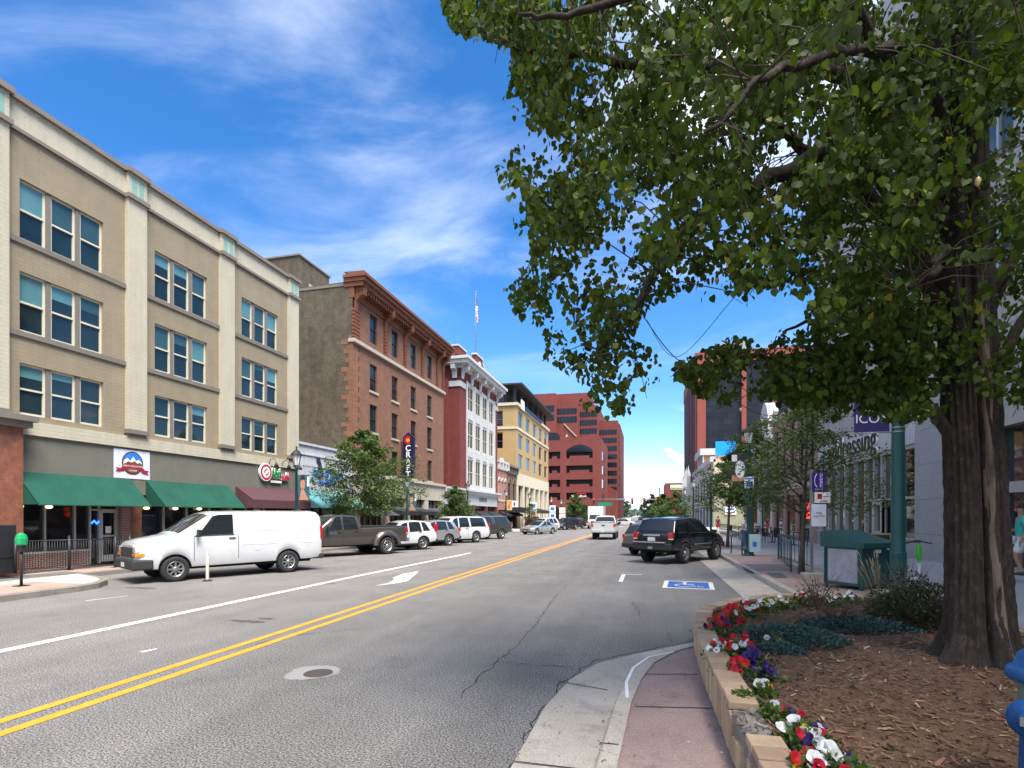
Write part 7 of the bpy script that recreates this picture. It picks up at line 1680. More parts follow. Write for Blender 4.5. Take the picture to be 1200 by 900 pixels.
# ================================================================== STREET FURNITURE
def lamp_post(label, x, y, h, m='green_metal', banner=None, signs=(), group=None, side=1):
    z = gz(y)+.15; t = thing('street_lamp', label, 'street lamp', (x, y, z), 0, group)
    b = MB(); b.lathe([(.24, 0), (.24, .08), (.19, .14), (.20, .30), (.14, .42), (.11, .5)], 14, sm=False); b.build('base', M_[m], t)
    p = MB(); p.lathe([(.085, .5), (.055, h-.95), (.09, h-.93), (.10, h-.85), (.05, h-.80)], 12); p.build('pole', M_[m], t)
    g = MB(); g.lathe([(.10, h-.80), (.21, h-.32), (.20, h-.30), (.01, h-.30)], 8, sm=False); l_ = g.build('lantern_glass', M_['lamp_glass'], t)
    c = MB(); c.lathe([(.27, h-.33), (.27, h-.29), (.13, h-.10), (.04, h-.04), (.03, h+.04), (.05, h+.08), (.001, h+.14)], 8, sm=False); c.lathe([(.11, h-.83), (.12, h-.78), (.10, h-.77)], 8)
    for k in range(8):
        a = 2*math.pi*k/8; c.tube([(.10*math.cos(a), .10*math.sin(a), h-.80), (.215*math.cos(a), .215*math.sin(a), h-.32)], .009, 4)
    c.build('lantern_cap', M_['black_metal'], t)
    if banner:
        s = side; bb_ = MB(); bb_.tube([(0, 0, h-1.25), (s*.72, 0, h-1.25)], .014, 5); bb_.tube([(0, 0, h-2.45), (s*.72, 0, h-2.45)], .014, 5); bb_.build('banner_arm', M_['black_metal'], t)
        c1 = MB(); u0, u1 = (.08, .70) if s > 0 else (-.70, -.08); z0, z1 = h-2.43, h-1.27
        def Fp(u, zz, d=0): return (u0+(u1-u0)*u, -d, z0+(z1-z0)*zz)
        c1.add([Fp(0, 0), Fp(1, 0), Fp(1, 1), Fp(0, 1)], [[0, 1, 2, 3]], 0); c1.add([Fp(0, 0, -.006), Fp(1, 0, -.006), Fp(1, 1, -.006), Fp(0, 1, -.006)], [[3, 2, 1, 0]], 0)
        for mi, poly in banner[1]: c1.add([Fp(u, v, .004+.002*mi) for u, v in poly], [list(range(len(poly)))], mi)
        c1.build('banner', [M_[k] for k in banner[0]], t)
    for (w_, h_, zc, m1, m2, dx) in signs:
        q = MB(); q.box(dx-w_/2, dx+w_/2, -.12, -.10, zc-h_/2, zc+h_/2, 0); q.box(dx-w_*.3, dx+w_*.3, -.125, -.12, zc-h_*.28, zc+h_*.2, 1); q.build('sign_plate', [M_[m1], M_[m2]], t)
    return t
mm('skin_print', (.5, .24, .14), .7, .1, 5); mm('hair_print', (.03, .02, .03), .7, .1); mm('print_teal', (.03, .12, .16), .7, .2, 3); mm('print_orange', (.6, .25, .06), .7, .2, 4); mm('print_pink', (.55, .12, .25), .7, .2, 4); mm('print_yellow', (.65, .45, .12), .7, .2, 4)
portrait = (['print_teal', 'skin_print', 'hair_print', 'white_paint'], [(1, ngon(.42, .64, .22, 14)), (2, ngon(.42, .82, .2, 12, 0, math.pi)), (1, [(.3, .45), (.5, .45), (.85, .1), (.95, 0), (.1, 0), (.2, .2)]), (3, [(.8, .55), (1, .55), (1, .95), (.8, .95)])])
flowers_p = (['print_yellow', 'print_pink', 'print_orange'], [(1, ngon(.4, .35, .25, 12)), (2, ngon(.6, .7, .22, 12))])
food = (['hair_print', 'skin_print', 'print_orange', 'white_paint'], [(3, ngon(.55, .45, .33, 16)), (2, ngon(.55, .5, .18, 14)), (1, [(.0, .0), (1, .0), (1, .18), (0, .22)]), (3, [(.0, .75), (.35, .75), (.35, 1), (0, 1)])])
def on_kerb(px, X): y = onX(px, X); return X, y
x, y = on_kerb(347.5, -16.2); lamp_post('green street lamp with a portrait banner standing behind the white van', x, y, 4.95, banner=portrait)
x, y = on_kerb(477, -16.2); lamp_post('green street lamp with a face banner below the dark blue vertical sign', x, y, 4.6, banner=portrait)
x, y = on_kerb(548, -16.0); lamp_post('dark street lamp beside the small round street tree', x, y, 4.9, 'black_metal')
x, y = on_kerb(593, -15.6); lamp_post('dark street lamp with a yellow and pink banner by the Victorian shops', x, y, 4.9, 'black_metal', banner=flowers_p)
x, y = on_kerb(620.5, -15.0); lamp_post('dark street lamp carrying two white square signs by the tan arcade', x, y, 4.9, 'black_metal', signs=((.9, .9, 3.2, 'white_paint', 'sign_blue', .55), (.9, .9, 2.2, 'white_paint', 'sign_red', .55)))
x, y = on_kerb(646, -13.4); lamp_post('dark street lamp with two white signs at the corner by the first arch', x, y, 4.6, 'black_metal', signs=((.9, .9, 2.9, 'white_paint', 'sign_blue', .2), (.9, .9, 1.9, 'white_paint', 'sign_blue', .2)))
x, y = on_kerb(657.5, -12.6); lamp_post('dark street lamp with two white signs before the arch tree', x, y, 4.4, 'black_metal', signs=((.9, .8, 2.7, 'white_paint', 'plate', .2), (.9, .8, 1.8, 'white_paint', 'plate', .2)))
x, y = at(877.5, 651, .15)
rl = lamp_post('green lamp post with a blue accessible parking sign and utility box at its foot', x, y, 5.75, banner=food, side=-1)
q = MB(); q.box(-.20, .18, -.13, -.11, 3.00, 3.50, 0); q.box(-.12, .12, -.135, -.13, 3.05, 3.30, 1); q.box(-.16, .16, -.135, -.13, 3.38, 3.44, 1); q.build('accessible_sign', [M_['white_paint'], M_['sign_blue']], rl)
q = MB(); q.box(-.02, .42, -.30, -.10, .22, .98, 0); q.box(.10, .27, -.305, -.30, .45, .66, 1); q.build('utility_box', [mat('pale_teal', (.42, .58, .56), .6, .06), M_['sign_blue']], rl, bevel=.01)
x, y = 4.3, onX(833, 4.3); lamp_post('green street lamp farther along the right kerb behind the slender locust', x, y, 5.4)
x, y = 4.3, onX(812.5, 4.3); lamp_post('dark street lamp on the right kerb before the pinnacled shop', x, y, 5.5, 'black_metal')
x, y = 4.3, onX(802.5, 4.3); lamp_post('green street lamp on the right kerb with a dark blue banner of three white marks', x, y, 5.3, banner=(['sign_navy', 'white_paint', 'sign_blue'], [(1, [(.2, .75), (.8, .75), (.8, .9), (.2, .9)]), (2, [(.15, .4), (.85, .4), (.85, .6), (.15, .6)]), (1, [(.2, .1), (.8, .1), (.8, .25), (.2, .25)])]), side=-1)
# big green pole with purple banner
x, y = at(1052.5, 702, .18); gpole = thing('green_pole', 'thick dark green pole with a purple banner rising in front of the granite pier', 'street lamp', (x, y, .18))
p = MB(); p.lathe([(.21, 0), (.21, .03), (.16, .10), (.15, .16), (.150, .95), (.155, .97), (.135, 1.0)], 18); p.build('base', M_['green_metal'], gpole)
p = MB(); p.lathe([(.128, 1.0), (.10, 6.8)], 18); p.build('pole', M_['green_metal'], gpole)
p = MB(); p.tube([(0, 0, 6.6), (-.3, -.4, 6.9), (-.9, -1.2, 7.0)], [.06, .05, .05], 8); p.lathe([(.05, .1), (.2, 0), (.22, -.15)], 10, (-1.0, -1.3, 7.0)); p.build('lamp_arm', M_['green_metal'], gpole)
mm('purple_vinyl', (.035, .02, .12), .6, .08, 3)
pbz0, pbz1 = zY(1025, 506, y)-.18, zY(1025, 450, y)-.18
bn2 = MB(); bn2.box(-.82, -.16, -.004, .004, pbz0, pbz1, 0); bn2.build('banner', M_['purple_vinyl'], gpole)
bn3 = MB()
for zz in (pbz0-.02, pbz1+.02): bn3.tube([(0, 0, zz), (-.86, 0, zz)], .014, 6)
for zz in (pbz0-.02, pbz0+.07): bn3.lathe([(.122, -.012), (.126, 0), (.122, .012)], 18, (0, 0, zz))
bn3.build('banner_arm', M_['grey_metal'], gpole)
text('ICON', .26, (-.47, -.010, pbz0+.27), (1, 0, 0), (0, -1, 0), M_['white_paint'], gpole, depth=.002, world=False)
text('visit the', .13, (-.47, -.010, pbz0+.48), (1, 0, 0), (0, -1, 0), M_['white_paint'], gpole, depth=.002, world=False)
# bus stop sign on a concrete foot
x, y = at(951, 680, .17); bs = thing('bus_stop_sign', 'grey post with a purple bus stop sign above two white plates on a concrete block', 'sign', (x, y, .17), R(8))
p = MB(); p.box(-.22, .22, -.18, .18, 0, .20); p.build('concrete_block', M_['concrete'], bs, bevel=.015)
p = MB(); p.box(-.035, .035, -.03, .03, .2, 3.0); p.build('post', M_['grey_metal'], bs)
mm('metro_purple', (.045, .01, .22), .45, .04)
p = MB(); p.box(.0, .34, -.05, -.035, 2.42, 2.92); p.build('bus_sign', M_['metro_purple'], bs, bevel=.004)
text('metro', .15, (.215, -.054, 2.70), (0, 0, 1), (0, -1, 0), M_['white_paint'], bs, depth=.002, world=False, up=(-1, 0, 0)); text('BUS STOP', .045, (.17, -.054, 2.46), (1, 0, 0), (0, -1, 0), M_['white_paint'], bs, depth=.002, world=False)
p = MB(); p.add([(.17+r_*.5*math.cos(a)-.02, -.053, 2.70+r_*math.sin(a)) for r_, aa in ((.20, np.linspace(R(110), R(250), 12)), (.17, np.linspace(R(250), R(110), 12))) for a in aa], [list(range(24))]); p.build('swoosh', M_['white_paint'], bs)
p = MB(); p.box(.06, .46, -.05, -.035, 2.10, 2.38, 0); p.box(.13, .25, -.054, -.05, 2.20, 2.34, 1); p.box(.27, .43, -.054, -.05, 2.255, 2.275, 1); p.box(.2, .4, -.054, -.05, 2.13, 2.155, 1); p.build('no_parking_plate', [M_['white_paint'], M_['sign_red']], bs, bevel=.004)
p = MB(); p.box(-.02, .36, -.05, -.035, 1.46, 2.06); p.build('shuttle_plate', M_['banner_white'], bs, bevel=.02)
text('FREE', .07, (.17, -.054, 1.82), (1, 0, 0), (0, -1, 0), M_['dark_trim'], bs, depth=.001, world=False); text('SHUTTLE', .07, (.17, -.054, 1.73), (1, 0, 0), (0, -1, 0), M_['dark_trim'], bs, depth=.001, world=False)
# green tree guard fence
def P3(px, py, z): return Vector((*at(px, py, z), z))
a_, b_, c_ = P3(912, 656, .15), P3(927, 671, .15), P3(951, 669, .17)
tg = thing('tree_guard', 'dark green metal guard rail beside the locust tree and the bus stop', 'railing', tuple(a_))
for nm, p0, p1 in (('long_panel', a_, c_), ('end_panel', a_, b_)):
    m = MB(); p0 = p0-a_; p1 = p1-a_; up = Vector((0, 0, 1)); n_ = 9
    for zz in (1.0, .92, .14): m.tube([p0+up*zz, p1+up*zz], .022 if zz > .95 else .016, 6)
    for k in range(n_+1):
        q = p0+(p1-p0)*k/n_; m.tube([q, q+up*1.0] if k in (0, n_) else [q+up*.14, q+up*.92], .024 if k in (0, n_) else .010, 6)
    m.build(nm, M_['green_metal'], tg)
# green litter enclosure
f0, f1, l0 = P3(1010, 695, .15), P3(1046, 692, .15), P3(988, 689, .15)
ex_ = (f1-f0); ex_.z = 0; wx = ex_.length; ex_.normalize(); ey_ = Vector((-ex_.y, ex_.x, 0)); wy = .95
en = thing('litter_cabinet', 'dark green sloping-top litter cabinet with a grey side panel', 'bin', tuple(f0), math.atan2(ex_.y, ex_.x))
p = MB(); p.prism(frame((0, .03, 0), (1, 0, 0), (0, -1, 0)), [(0, .12), (wx, .12), (wx, 1.02), (0, 1.02)], -wy+.03, .0); p.build('cabinet', M_['green_metal'], en, bevel=.01)
p = MB(); F2 = frame((0, 0, 0), (0, 1, 0), (1, 0, 0)); p.prism(F2, [(-.08, 1.02), (wy+.06, 1.02), (wy+.06, 1.38), (wy-.05, 1.42), (-.08, 1.14)], -.06, wx+.05); p.build('lid', M_['green_metal'], en, bevel=.012)
for xx in (.03, wx-.03):
    for yy in (.03, wy-.05): p = MB(); p.box(xx-.03, xx+.03, yy-.03, yy+.03, 0, 1.04); p.build('leg', M_['green_metal'], en)
p = MB(); p.box(-.012, .004, .10, wy-.12, .2, .98); p.build('side_panel', mat('worn_panel', (.30, .31, .35), .6, .2, 4, mottle=((.5, .5, .52), 5, .6, .7)), en)
p = MB(); p.box(wx*.45, wx*.65, .02, .028, .90, .98, 0); p.box(wx*.85, wx*.97, .02, .028, .96, 1.0, 0); p.build('sticker', M_['white_paint'], en)
# chalkboard behind the cabinet, bike hoop
x, y = onX(1031, 8.3), 0; sbx = thing('sandwich_board', 'small wooden-framed chalkboard standing by the glass door', 'sign', (8.4, onX(1032, 8.4), .30))
p = MB()
for s in (-1, 1): p.obox((0, s*.18, .48), (.32, 0, 0), (0, .015, 0), (0, -s*.15, .48))
p.build('frame', mat('pine', (.42, .24, .11), .7, .15, 5), sbx)
p = MB()
for s in (-1, 1): p.obox((0, s*.20, .50), (.26, 0, 0), (0, .012, 0), (0, -s*.13, .40))
p.build('board', M_['dark_trim'], sbx)
x, y = at(863, 650, .15); bh = MB(); a0, a1 = Vector((*at(857, 648, .15), .15)), Vector((*at(869.5, 651, .15), .15)); c = a0
ar_ = []
for k in range(13): t_ = math.pi*k/12; ar_.append((a0+a1)/2+(a0-a1)/2*math.cos(t_)+Vector((0, 0, .65+.25*math.sin(t_))))
bh.tube([a0]+ar_+[a1], .028, 8); tag(bh.build('bike_hoop', M_['green_metal']), 'dark green inverted-U bike hoop beside the slender locust', 'bike rack')
# tree grates
gr_ = MB(); gx0, gy0 = at(935, 675, .16); gr_.box(gx0-.75, gx0+1.1, gy0-.7, gy0+.7, .150, .164)
tag(gr_.build('tree_grate', mat('grate', (.10, .10, .11), .8, .2, 12, .4, 50)), 'square dark metal grate around the foot of the locust by the bus stop', 'tree grate')
# green rental scooter
sx_, sy_ = at(1088, 690, .2); sc = thing('green_scooter', 'bright green electric scooter parked on the pavement beyond the dark shrub', 'scooter', (sx_, sy_+.5, .22), R(60))
mm('scooter_green', (.06, .55, .02), .35, .04, coat=.5); mm('scooter_white', (.6, .64, .64), .4, .05)
p = MB(); p.box(-.75, .05, -.08, .08, .14, .21); p.build('deck', M_['scooter_white'], sc, bevel=.02)
p = MB(); p.tube([(.05, 0, .16), (.16, 0, .25), (.13, 0, .55)], [.045, .045, .04], 10); p.build('fork', M_['scooter_white'], sc)
p = MB(); p.tube([(.13, 0, .55), (.06, 0, 1.02)], .036, 10); p.obox((.125, 0, .82), (.045, 0, 0), (0, .05, 0), (-.02, 0, .15)); p.build('stem', M_['scooter_green'], sc, bevel=.01)
p = MB(); p.tube([(.05, -.26, 1.03), (.06, 0, 1.08), (.05, .26, 1.03)], .016, 8); p.obox((.07, .03, 1.07), (.05, 0, 0), (0, .07, 0), (0, 0, .03)); p.tube([(.06, .17, 1.05), (.14, .24, 1.0)], .008, 6); p.build('handlebar', M_['dark_trim'], sc)
for xx in (.17, -.78): p = MB(); p.lathe([(.05, -.025), (.095, -.03), (.11, 0), (.095, .03), (.05, .025)], 18, (xx, 0, .11), (0, 1, 0)); p.build('wheel', M_['rubber'], sc)
# blue hydrant at the lower right
mm('hydrant_blue', (.006, .065, .21), .5, .25, 7, .35, 45, mottle=((.05, .06, .09), 18, .56, .70)); mm('chain_yellow', (.6, .42, .06), .5, .15, 9); mm('pale_band', (.10, .16, .12), .6, .15, 6)
hx, hy = pd(1226, 700, 2.85)[:2]
hyd = thing('fire_hydrant', 'bright blue fire hydrant with yellow cap chains beside the mulch', 'fire hydrant', (hx, hy, .44))
p = MB(); p.lathe([(.15, 0), (.15, .03), (.11, .04), (.105, .36), (.12, .38)], 24); p.build('barrel', M_['hydrant_blue'], hyd)
p = MB(); p.lathe([(.112, .385), (.112, .62)], 24); p.build('collar', M_['pale_band'], hyd)
p = MB(); p.lathe([(.15, .62), (.165, .635), (.165, .675), (.15, .69), (.13, .70), (.115, .76), (.06, .81), (.03, .82), (.03, .86), (.001, .86)], 28); p.build('bonnet', M_['hydrant_blue'], hyd)
dl = Vector((-CT, -ST, 0)); dl2 = (dl+Vector((-.05, -.75, 0))).normalized()
p = MB(); p.lathe([(.07, .05), (.07, .16), (.098, .165), (.102, .18), (.098, .225), (.06, .235), (.045, .24), (.045, .27), (.0005, .275)], 24, (0, 0, .46), dl2); p.build('nozzle_cap', M_['hydrant_blue'], hyd)
p = MB(); o = Vector((0, 0, .46))+dl2*.27; s1 = dl2.cross(Vector((0, 0, 1))); p.obox(o, dl2*.014, s1*.022, Vector((0, 0, .022))); p.build('cap_nut', M_['grey_metal'], hyd)
p = MB(); p.lathe([(.07, .05), (.07, .14), (.095, .145), (.095, .2), (.04, .21), (.04, .25), (.0005, .25)], 20, (0, 0, .50), (.8, -.5, 0)); p.build('side_nozzle', M_['hydrant_blue'], hyd)
ch = MB()
for k in range(9):
    c = Vector((0, 0, .46))+dl2*.13+Vector((0, 0, -.10-.030*k)); rg = [c+Vector(((.014*math.cos(a)) if k % 2 else 0, 0 if k % 2 else .014*math.cos(a), .021*math.sin(a))) for a in np.linspace(0, 2*math.pi, 11)]; ch.tube(rg, .004, 5, cap=False)
ch.build('chain', M_['chain_yellow'], hyd)

# ---- left pavement furniture
dlx, dly = at(243, 681, .0); de = thing('delineator_post', 'pale flexible delineator post standing on the road beside the white van', 'bollard', (dlx, dly, 0))
p = MB(); p.lathe([(.13, 0), (.12, .03), (.06, .05)], 14); p.build('base', M_['rubber'], de)
p = MB(); p.lathe([(.045, .04), (.042, .75), (.030, .80), (.028, .86), (.001, .87)], 12); p.build('post', mat('dirty_cream', (.52, .48, .40), .7, .12, 8), de)
p = MB(); p.lathe([(.0465, .52), (.0455, .60)], 12); p.lathe([(.0455, .64), (.0445, .72)], 12); p.build('reflector_band', M_['white_paint'], de)
x, y = at(25, 687, .15); pm_ = thing('parking_meter', 'parking meter post with a green bag over its head near the kerb', 'parking meter', (x, y, .15))
p = MB(); p.box(-.13, .13, -.13, .13, 0, .02); p.tube([(0, 0, .02), (0, 0, 1.0)], .032, 10); p.build('post', M_['black_metal'], pm_)
p = MB(); p.box(-.07, .07, -.06, .06, .86, 1.08); p.build('housing', M_['black_metal'], pm_, bevel=.01)
bag = MB(); bag.lathe([(.09, 1.03), (.12, 1.06), (.125, 1.2), (.10, 1.29), (.03, 1.34), (.001, 1.345)], 9, sm=False); bag.build('bag', mat('green_bag', (.01, .32, .12), .35, .12, 9, .3, 18), pm_)
x, y = at(-2, 672, .15); ki = thing('newspaper_kiosk', 'black metal kiosk box on legs at the left edge beside the granite pier', 'kiosk', (x-.05, y, .15))
p = MB(); p.box(-.55, .42, -.25, .25, .48, 1.48); p.build('cabinet', M_['black_metal'], ki, bevel=.015)
for xx in (-.5, .36):
    p = MB(); p.box(xx-.04, xx+.04, -.2, .2, 0, .48); p.build('leg', M_['black_metal'], ki)
p = MB()
for k in range(4): p.box(.10, .14, -.258, -.25, 1.14+k*.08, 1.17+k*.08)
p.box(.24, .33, -.258, -.25, 1.3, 1.36); p.box(.24, .33, -.258, -.25, 1.16, 1.2); p.box(.12, .2, -.258, -.25, .82, .87); p.box(.25, .3, -.258, -.25, .82, .87); p.build('marking', M_['white_paint'], ki)
# black railing in front of the shop
ra0 = Vector((*at(18, 672, .15), .15)); ra1 = Vector((*at(152, 664, .15), .15))
ral = thing('patio_railing', 'black picket railing on the pavement before the green-awning shop window', 'railing', tuple(ra0))
dv = ra1-ra0; up = Vector((0, 0, 1)); npk = 44
p = MB(); p.tube([up*.98, dv+up*.98], .018, 6); p.tube([up*.12, dv+up*.12], .016, 6); p.build('rail', M_['black_metal'], ral)
p = MB()
for k in range(1, npk): q = dv*k/npk; p.tube([q+up*.12, q+up*.98], .009, 4)
p.build('pickets', M_['black_metal'], ral)
for k in (0, .44, .86, 1):
    p = MB(); q = dv*k; p.tube([q, q+up*1.06], .04, 8); p.box(q.x-.09, q.x+.09, q.y-.09, q.y+.09, 0, .02); p.ball(q+up*1.08, .045, 5); p.build('post', M_['black_metal'], ral)
# traffic signals at the junction
YS = 109.0; sgx, sgz = onY(773, YS), gz(YS)
sg1 = thing('traffic_signal', 'dark signal pole with a long mast arm carrying red traffic lights across the far junction', 'traffic light', (sgx, YS, sgz))
p = MB(); p.tube([(0, 0, 0), (0, 0, 7.6)], [.16, .11], 10); p.build('pole', M_['dark_trim'], sg1)
ax1 = onY(690, YS)-sgx; az1 = zY(730, 585.5, YS)-sgz
p = MB(); p.tube([(0, 0, az1), (ax1, 0, az1+.15)], [.12, .07], 8); p.build('mast_arm', M_['grey_metal'], sg1)
mm('signal_red', (.8, .02, .02), .4, 0, emit=((1, .02, .02), 2.5))
for px in (696, 741, 755, 769):
    xx = onY(px, YS)-sgx; p = MB(); p.box(xx-.22, xx+.22, -.3, -.05, az1-.95, az1+.35, 0); p.lathe([(.001, .0), (.14, .0)], 12, (xx, -.31, az1+.12), (0, -1, 0), 1); p.build('signal_head', [M_['dark_trim'], M_['signal_red']], sg1)
sn = thing('street_name_sign', 'green street name sign hanging on its post at the far junction', 'sign', (onY(711, 104), 104, gz(104)))
zz = zY(711, 591, 104)-gz(104)
p = MB(); p.tube([(1.0, 0, 0), (1.0, 0, zz+.8)], .08, 8); p.tube([(1.0, 0, zz+.5), (-1.4, 0, zz+.5)], .04, 6); p.build('post', M_['dark_trim'], sn)
p = MB(); p.box(-1.6, .9, -.03, .03, zz-.3, zz+.35); p.build('panel', mat('sign_dark_green', (.01, .22, .12), .5, .05), sn)
# cafe furniture on the right pavement
def chair(label, x, y, rz_, group):
    t = thing('patio_chair', label, 'chair', (x, y, rz(x, y)), rz_, group)
    p = MB(); p.box(-.22, .22, -.22, .22, .42, .46); p.build('seat', M_['dark_trim'], t); p = MB()
    for k in range(5): p.box(-.2+k*.09, -.15+k*.09, .20, .23, .46, .86)
    p.box(-.22, .22, .19, .24, .84, .90); p.build('backrest', M_['dark_trim'], t)
    for a in (-.2, .2):
        for b in (-.2, .2): p = MB(); p.tube([(a, b, 0), (a*.9, b*.9, .42)], .014, 5); p.build('leg', M_['dark_trim'], t)
    return t
def table(label, x, y, group):
    t = thing('patio_table', label, 'table', (x, y, rz(x, y)), 0, group)
    p = MB(); p.lathe([(.001, .74), (.42, .74), (.42, .71), (.001, .71)], 18, sm=False); p.build('table_top', M_['dark_trim'], t)
    p = MB(); p.tube([(0, 0, 0), (0, 0, .71)], .03, 8); p.lathe([(.24, 0), (.22, .03), (.03, .05)], 14); p.build('pedestal', M_['dark_trim'], t)
    return t
ta = table('dark round patio table outside the pinkish brick restaurant', 7.6, 37.0, 'patio tables'); chs = chair('dark metal patio chair outside the pinkish brick restaurant', 7.1, 36.2, .3, 'patio chairs')
for (xx, yy) in ((7.4, 40.5), (7.8, 44.5), (7.3, 48.5), (8.0, 33.6)): dup(ta, (xx, yy, rz(xx, yy)))
for i, (xx, yy, a) in enumerate(((8.1, 37.7, 2.8), (6.8, 40.2, 1.4), (8.1, 41.0, -1.6), (7.2, 44.0, .4), (8.3, 45.2, 2.6), (6.8, 48.0, .8), (7.9, 49.0, 2.9), (6.6, 37.6, 1.7), (8.5, 33.0, -.8), (7.4, 34.2, 2.2))): dup(chs, (xx, yy, rz(xx, yy)), a)
pf = thing('patio_fence', 'low black fence panels around the patio tables', 'railing', (6.3, 36, .15))
for (y0_, y1_) in ((34.6, 37.4), (38.0, 42), (42.6, 47), (47.6, 52)):
    p = MB()
    for zz in (.95, .55, .15): p.box(-.02, .02, y0_-36, y1_-36, zz-.03, zz+.03)
    for k in range(12): yy = y0_-36+(y1_-y0_)*k/11; p.box(-.012, .012, yy-.012, yy+.012, 0, .95)
    p.build('panel', M_['black_metal'], pf)
mm('red_leaf', (.10, .02, .025), .7, .2, 4, island=.3)
# dark red planters before the tan building
for i, yy in enumerate((72.5, 74.5, 76.8)):
    mat_shrub('patio_plant', 'dark red leafy shrub in the row before the black canopy', -15.9, yy, .7, .7, 1.7, 700, 'red_leaf', 50+i, (.12, .25), 8, 'oval')['group'] = 'red shrubs before the canopy'

# ================================================================== PEOPLE
mm('skin', (.36, .19, .125), .55, .06, 12); mm('skin_dark', (.16, .085, .055), .55, .06, 12); mm('hair', (.012, .010, .009), .6, .15, 30); mm('cloth_teal', (.03, .42, .38), .85, .08, 8, .2, 60); mm('cloth_white', (.6, .6, .62), .85, .06, 8, .2, 60); mm('cloth_grey', (.35, .37, .42), .85, .08, 8, .2, 60); mm('denim', (.07, .10, .18), .85, .12, 10); mm('cloth_red', (.30, .015, .03), .85, .08, 8); mm('shoe', (.05, .05, .055), .7, .1)
def skin_obj(name, J, E, rad, m, parent, root, sub=2):
    me = bpy.data.meshes.new(name); keys = list(J); me.from_pydata([J[k] for k in keys], [(keys.index(a), keys.index(b)) for a, b in E], [])
    o = bpy.data.objects.new(name, me); COL.objects.link(o); o.parent = parent; me.materials.append(m)
    bpy.context.view_layer.objects.active = o
    o.modifiers.new('skin', 'SKIN').use_smooth_shade = True
    if not me.skin_vertices: bpy.ops.mesh.customdata_skin_add() if hasattr(bpy.ops.mesh, 'customdata_skin_add') else None
    sv = me.skin_vertices[0].data
    for i, k in enumerate(keys):
        r_ = rad[k]; sv[i].radius = r_ if hasattr(r_, '__len__') else (r_, r_); sv[i].use_root = (k == root)
    s = o.modifiers.new('sub', 'SUBSURF'); s.levels = sub; s.render_levels = sub
    return o
def person(label, loc, rz_, H, pose, cl, skin='skin', dress=False):
    """pose gives the joints in units of height 1.75, facing -Y"""
    t = thing('person', label, 'person', loc, rz_); k = H/1.75; t.scale = (k, k, k)
    J = dict(pel=(0, 0, .95), bel=(0, 0, 1.10), che=(0, .01, 1.30), nec=(0, .01, 1.46), nk2=(0, -.005, 1.53), hd0=(0, -.01, 1.60), hd1=(0, -.02, 1.70),
             shl=(.17, .01, 1.41), shr=(-.17, .01, 1.41), ell=(.24, .04, 1.14), elr=(-.24, .04, 1.14), wrl=(.27, -.06, .90), wrr=(-.27, -.06, .90), hal=(.27, -.09, .82), har=(-.27, -.09, .82),
             hil=(.095, 0, .90), hir=(-.095, 0, .90), knl=(.105, -.02, .50), knr=(-.105, -.02, .50), anl=(.11, .02, .09), anr=(-.11, .02, .09), tol=(.12, -.15, .035), tor=(-.12, -.15, .035))
    J.update(pose)
    Rd = dict(pel=(.145, .10), bel=(.13, .095), che=(.155, .105), nec=.07, nk2=.055, hd0=.082, hd1=.085, shl=.07, shr=.07, ell=.043, elr=.043, wrl=.030, wrr=.030, hal=.038, har=.038, hil=.095, hir=.095, knl=.058, knr=.058, anl=.042, anr=.042, tol=.035, tor=.035)
    E = [('pel', 'bel'), ('bel', 'che'), ('che', 'nec'), ('nec', 'nk2'), ('nk2', 'hd0'), ('hd0', 'hd1'), ('che', 'shl'), ('che', 'shr'), ('shl', 'ell'), ('ell', 'wrl'), ('wrl', 'hal'), ('shr', 'elr'), ('elr', 'wrr'), ('wrr', 'har'), ('pel', 'hil'), ('pel', 'hir'), ('hil', 'knl'), ('knl', 'anl'), ('anl', 'tol'), ('hir', 'knr'), ('knr', 'anr'), ('anr', 'tor')]
    skin_obj('body', J, E, Rd, M_[skin], t, 'pel')
    V = {a: Vector(b) for a, b in J.items()}
    def mid(a, b, f): return tuple(V[a]*(1-f)+V[b]*f)
    gr = 1.16; hd_ = (V['hd0']+V['hd1'])/2
    JS = dict(pel=tuple(V['pel']-Vector((0, 0, .02))), bel=J['bel'], che=J['che'], nec=tuple(V['nec']-Vector((0, 0, .03))), shl=J['shl'], shr=J['shr'], sl=mid('shl', 'ell', .6), sr=mid('shr', 'elr', .6))
    RS = dict(pel=(.165, .12), bel=(.155, .115), che=(.172, .122), nec=.082, shl=.085, shr=.085, sl=.068, sr=.068)
    skin_obj('shirt', JS, [('pel', 'bel'), ('bel', 'che'), ('che', 'nec'), ('che', 'shl'), ('che', 'shr'), ('shl', 'sl'), ('shr', 'sr')], RS, M_[cl[0]], t, 'bel')
    if dress:
        p = MB(); p.lathe([(.16, 1.02), (.19, .85), (.25, .55), (.26, .53)], 18); p.build('skirt', M_[cl[1]], t)
    else:
        f = cl[2]; JP_ = dict(pel=J['pel'], hil=J['hil'], hir=J['hir'], kl=mid('hil', 'knl', f) if f <= 1 else mid('knl', 'anl', f-1), kr=mid('hir', 'knr', f) if f <= 1 else mid('knr', 'anr', f-1)); RP = dict(pel=(.16, .118), hil=.108, hir=.108, kl=.10 if f <= 1 else .065, kr=.10 if f <= 1 else .065); EP = [('pel', 'hil'), ('pel', 'hir'), ('hil', 'kl'), ('hir', 'kr')]
        if f > 1: JP_.update(nl=J['knl'], nr=J['knr']); RP.update(nl=.075, nr=.075); EP = [('pel', 'hil'), ('pel', 'hir'), ('hil', 'nl'), ('nl', 'kl'), ('hir', 'nr'), ('nr', 'kr')]
        skin_obj('shorts' if f <= 1 else 'trousers', JP_, EP, RP, M_[cl[1]], t, 'pel')
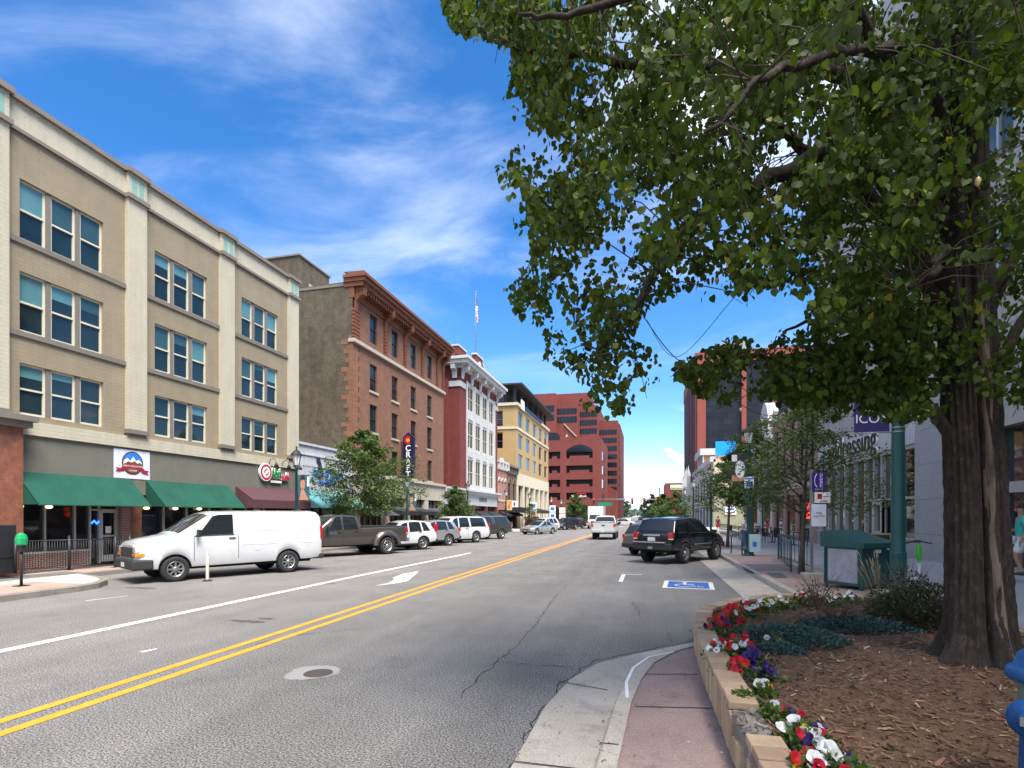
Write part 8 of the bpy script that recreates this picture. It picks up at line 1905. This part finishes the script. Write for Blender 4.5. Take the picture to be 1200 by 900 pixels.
    hr = MB(); hr.lathe([(.096*math.sin(a), .112*math.cos(a)) for a in np.linspace(.001, 1.75, 10)], 18, hd_+Vector((0, .022, .045)), (0, .28, 1)); hr.build('hair', M_['hair'], t)
    fc = MB()
    for s in (-1, 1): fc.ball(hd_+Vector((s*.032, -.083, .012)), .011, 4, 1); fc.ball(hd_+Vector((s*.088, .0, -.005)), .024, 4, 0)
    fc.obox(hd_+Vector((0, -.096, -.014)), (.011, 0, 0), (0, .016, 0), (0, .004, .024)); fc.obox(hd_+Vector((0, -.086, -.048)), (.024, 0, 0), (0, .006, 0), (0, 0, .006), 2); fc.build('face', [M_[skin], M_['hair'], mat('lips', (.25, .08, .07), .6, 0)], t)
    for s, h_, w_ in (('l', 'hal', 'wrl'), ('r', 'har', 'wrr')):
        hm_ = MB(); d = (V[h_]-V[w_]).normalized(); sd_ = d.cross(Vector((0, 0, 1))); sd_ = sd_.normalized() if sd_.length > .2 else Vector((0, 1, 0)); nn_ = d.cross(sd_)
        for q, ln in zip((-1.5, -.5, .5, 1.5), (.062, .075, .072, .055)):
            b0 = V[h_]+sd_*q*.017+d*.018; hm_.tube([b0, b0+d*ln*.5+nn_*.006, b0+d*ln*.9+nn_*.022], [.0095, .0088, .0065], 6)
        b0 = V[h_]+sd_*.030-d*.01; hm_.tube([b0, b0+sd_*.022+d*.025, b0+sd_*.02+d*.055+nn_*.01], [.012, .011, .007], 6); hm_.build('fingers', M_[skin], t)
    for s in ('l', 'r'):
        p = MB(); a = V['an'+s]; b = V['to'+s]; p.tube([a+Vector((0, .05, -.045)), a+Vector((0, 0, -.04)), (a+b)/2+Vector((0, 0, -.01)), b], [.042, .05, .045, .03], 10); p.build('shoe', M_['shoe'], t)
    return t
ty_ = 8.9*0+onX(1198, 8.4); Dp = 13.2; pp_ = pd(1197, 603, Dp)
person('person in a teal t-shirt and pale shorts walking past the glass shop front', (pp_.x, pp_.y, .44), R(-105), 1.74, dict(elr=(-.22, -.02, 1.16), wrr=(-.12, -.20, 1.10), har=(-.04, -.25, 1.12), knl=(.1, -.14, .52), anl=(.11, -.02, .12), tol=(.12, -.18, .06)), ('cloth_teal', 'cloth_white', .95))
mx_, my_ = at(873.5, 645, .15); person('person in a white shirt and jeans standing partly behind the green lamp post', (mx_+.1, my_+.6, rz(mx_, my_)), R(40), 1.78, dict(elr=(-.22, -.08, 1.14), wrr=(-.10, -.24, 1.08), har=(-.03, -.28, 1.10)), ('cloth_white', 'denim', 1.85))
rx_ = onY(841.5, 62); person('person in a red dress walking beside the olive wall', (rx_, 62, rz(rx_, 62)), R(160), 1.66, dict(knl=(.1, -.1, .5)), ('cloth_red', 'cloth_red', .8), 'skin', True)
print('things', len([o for o in bpy.data.objects if 'category' in o.keys()]))
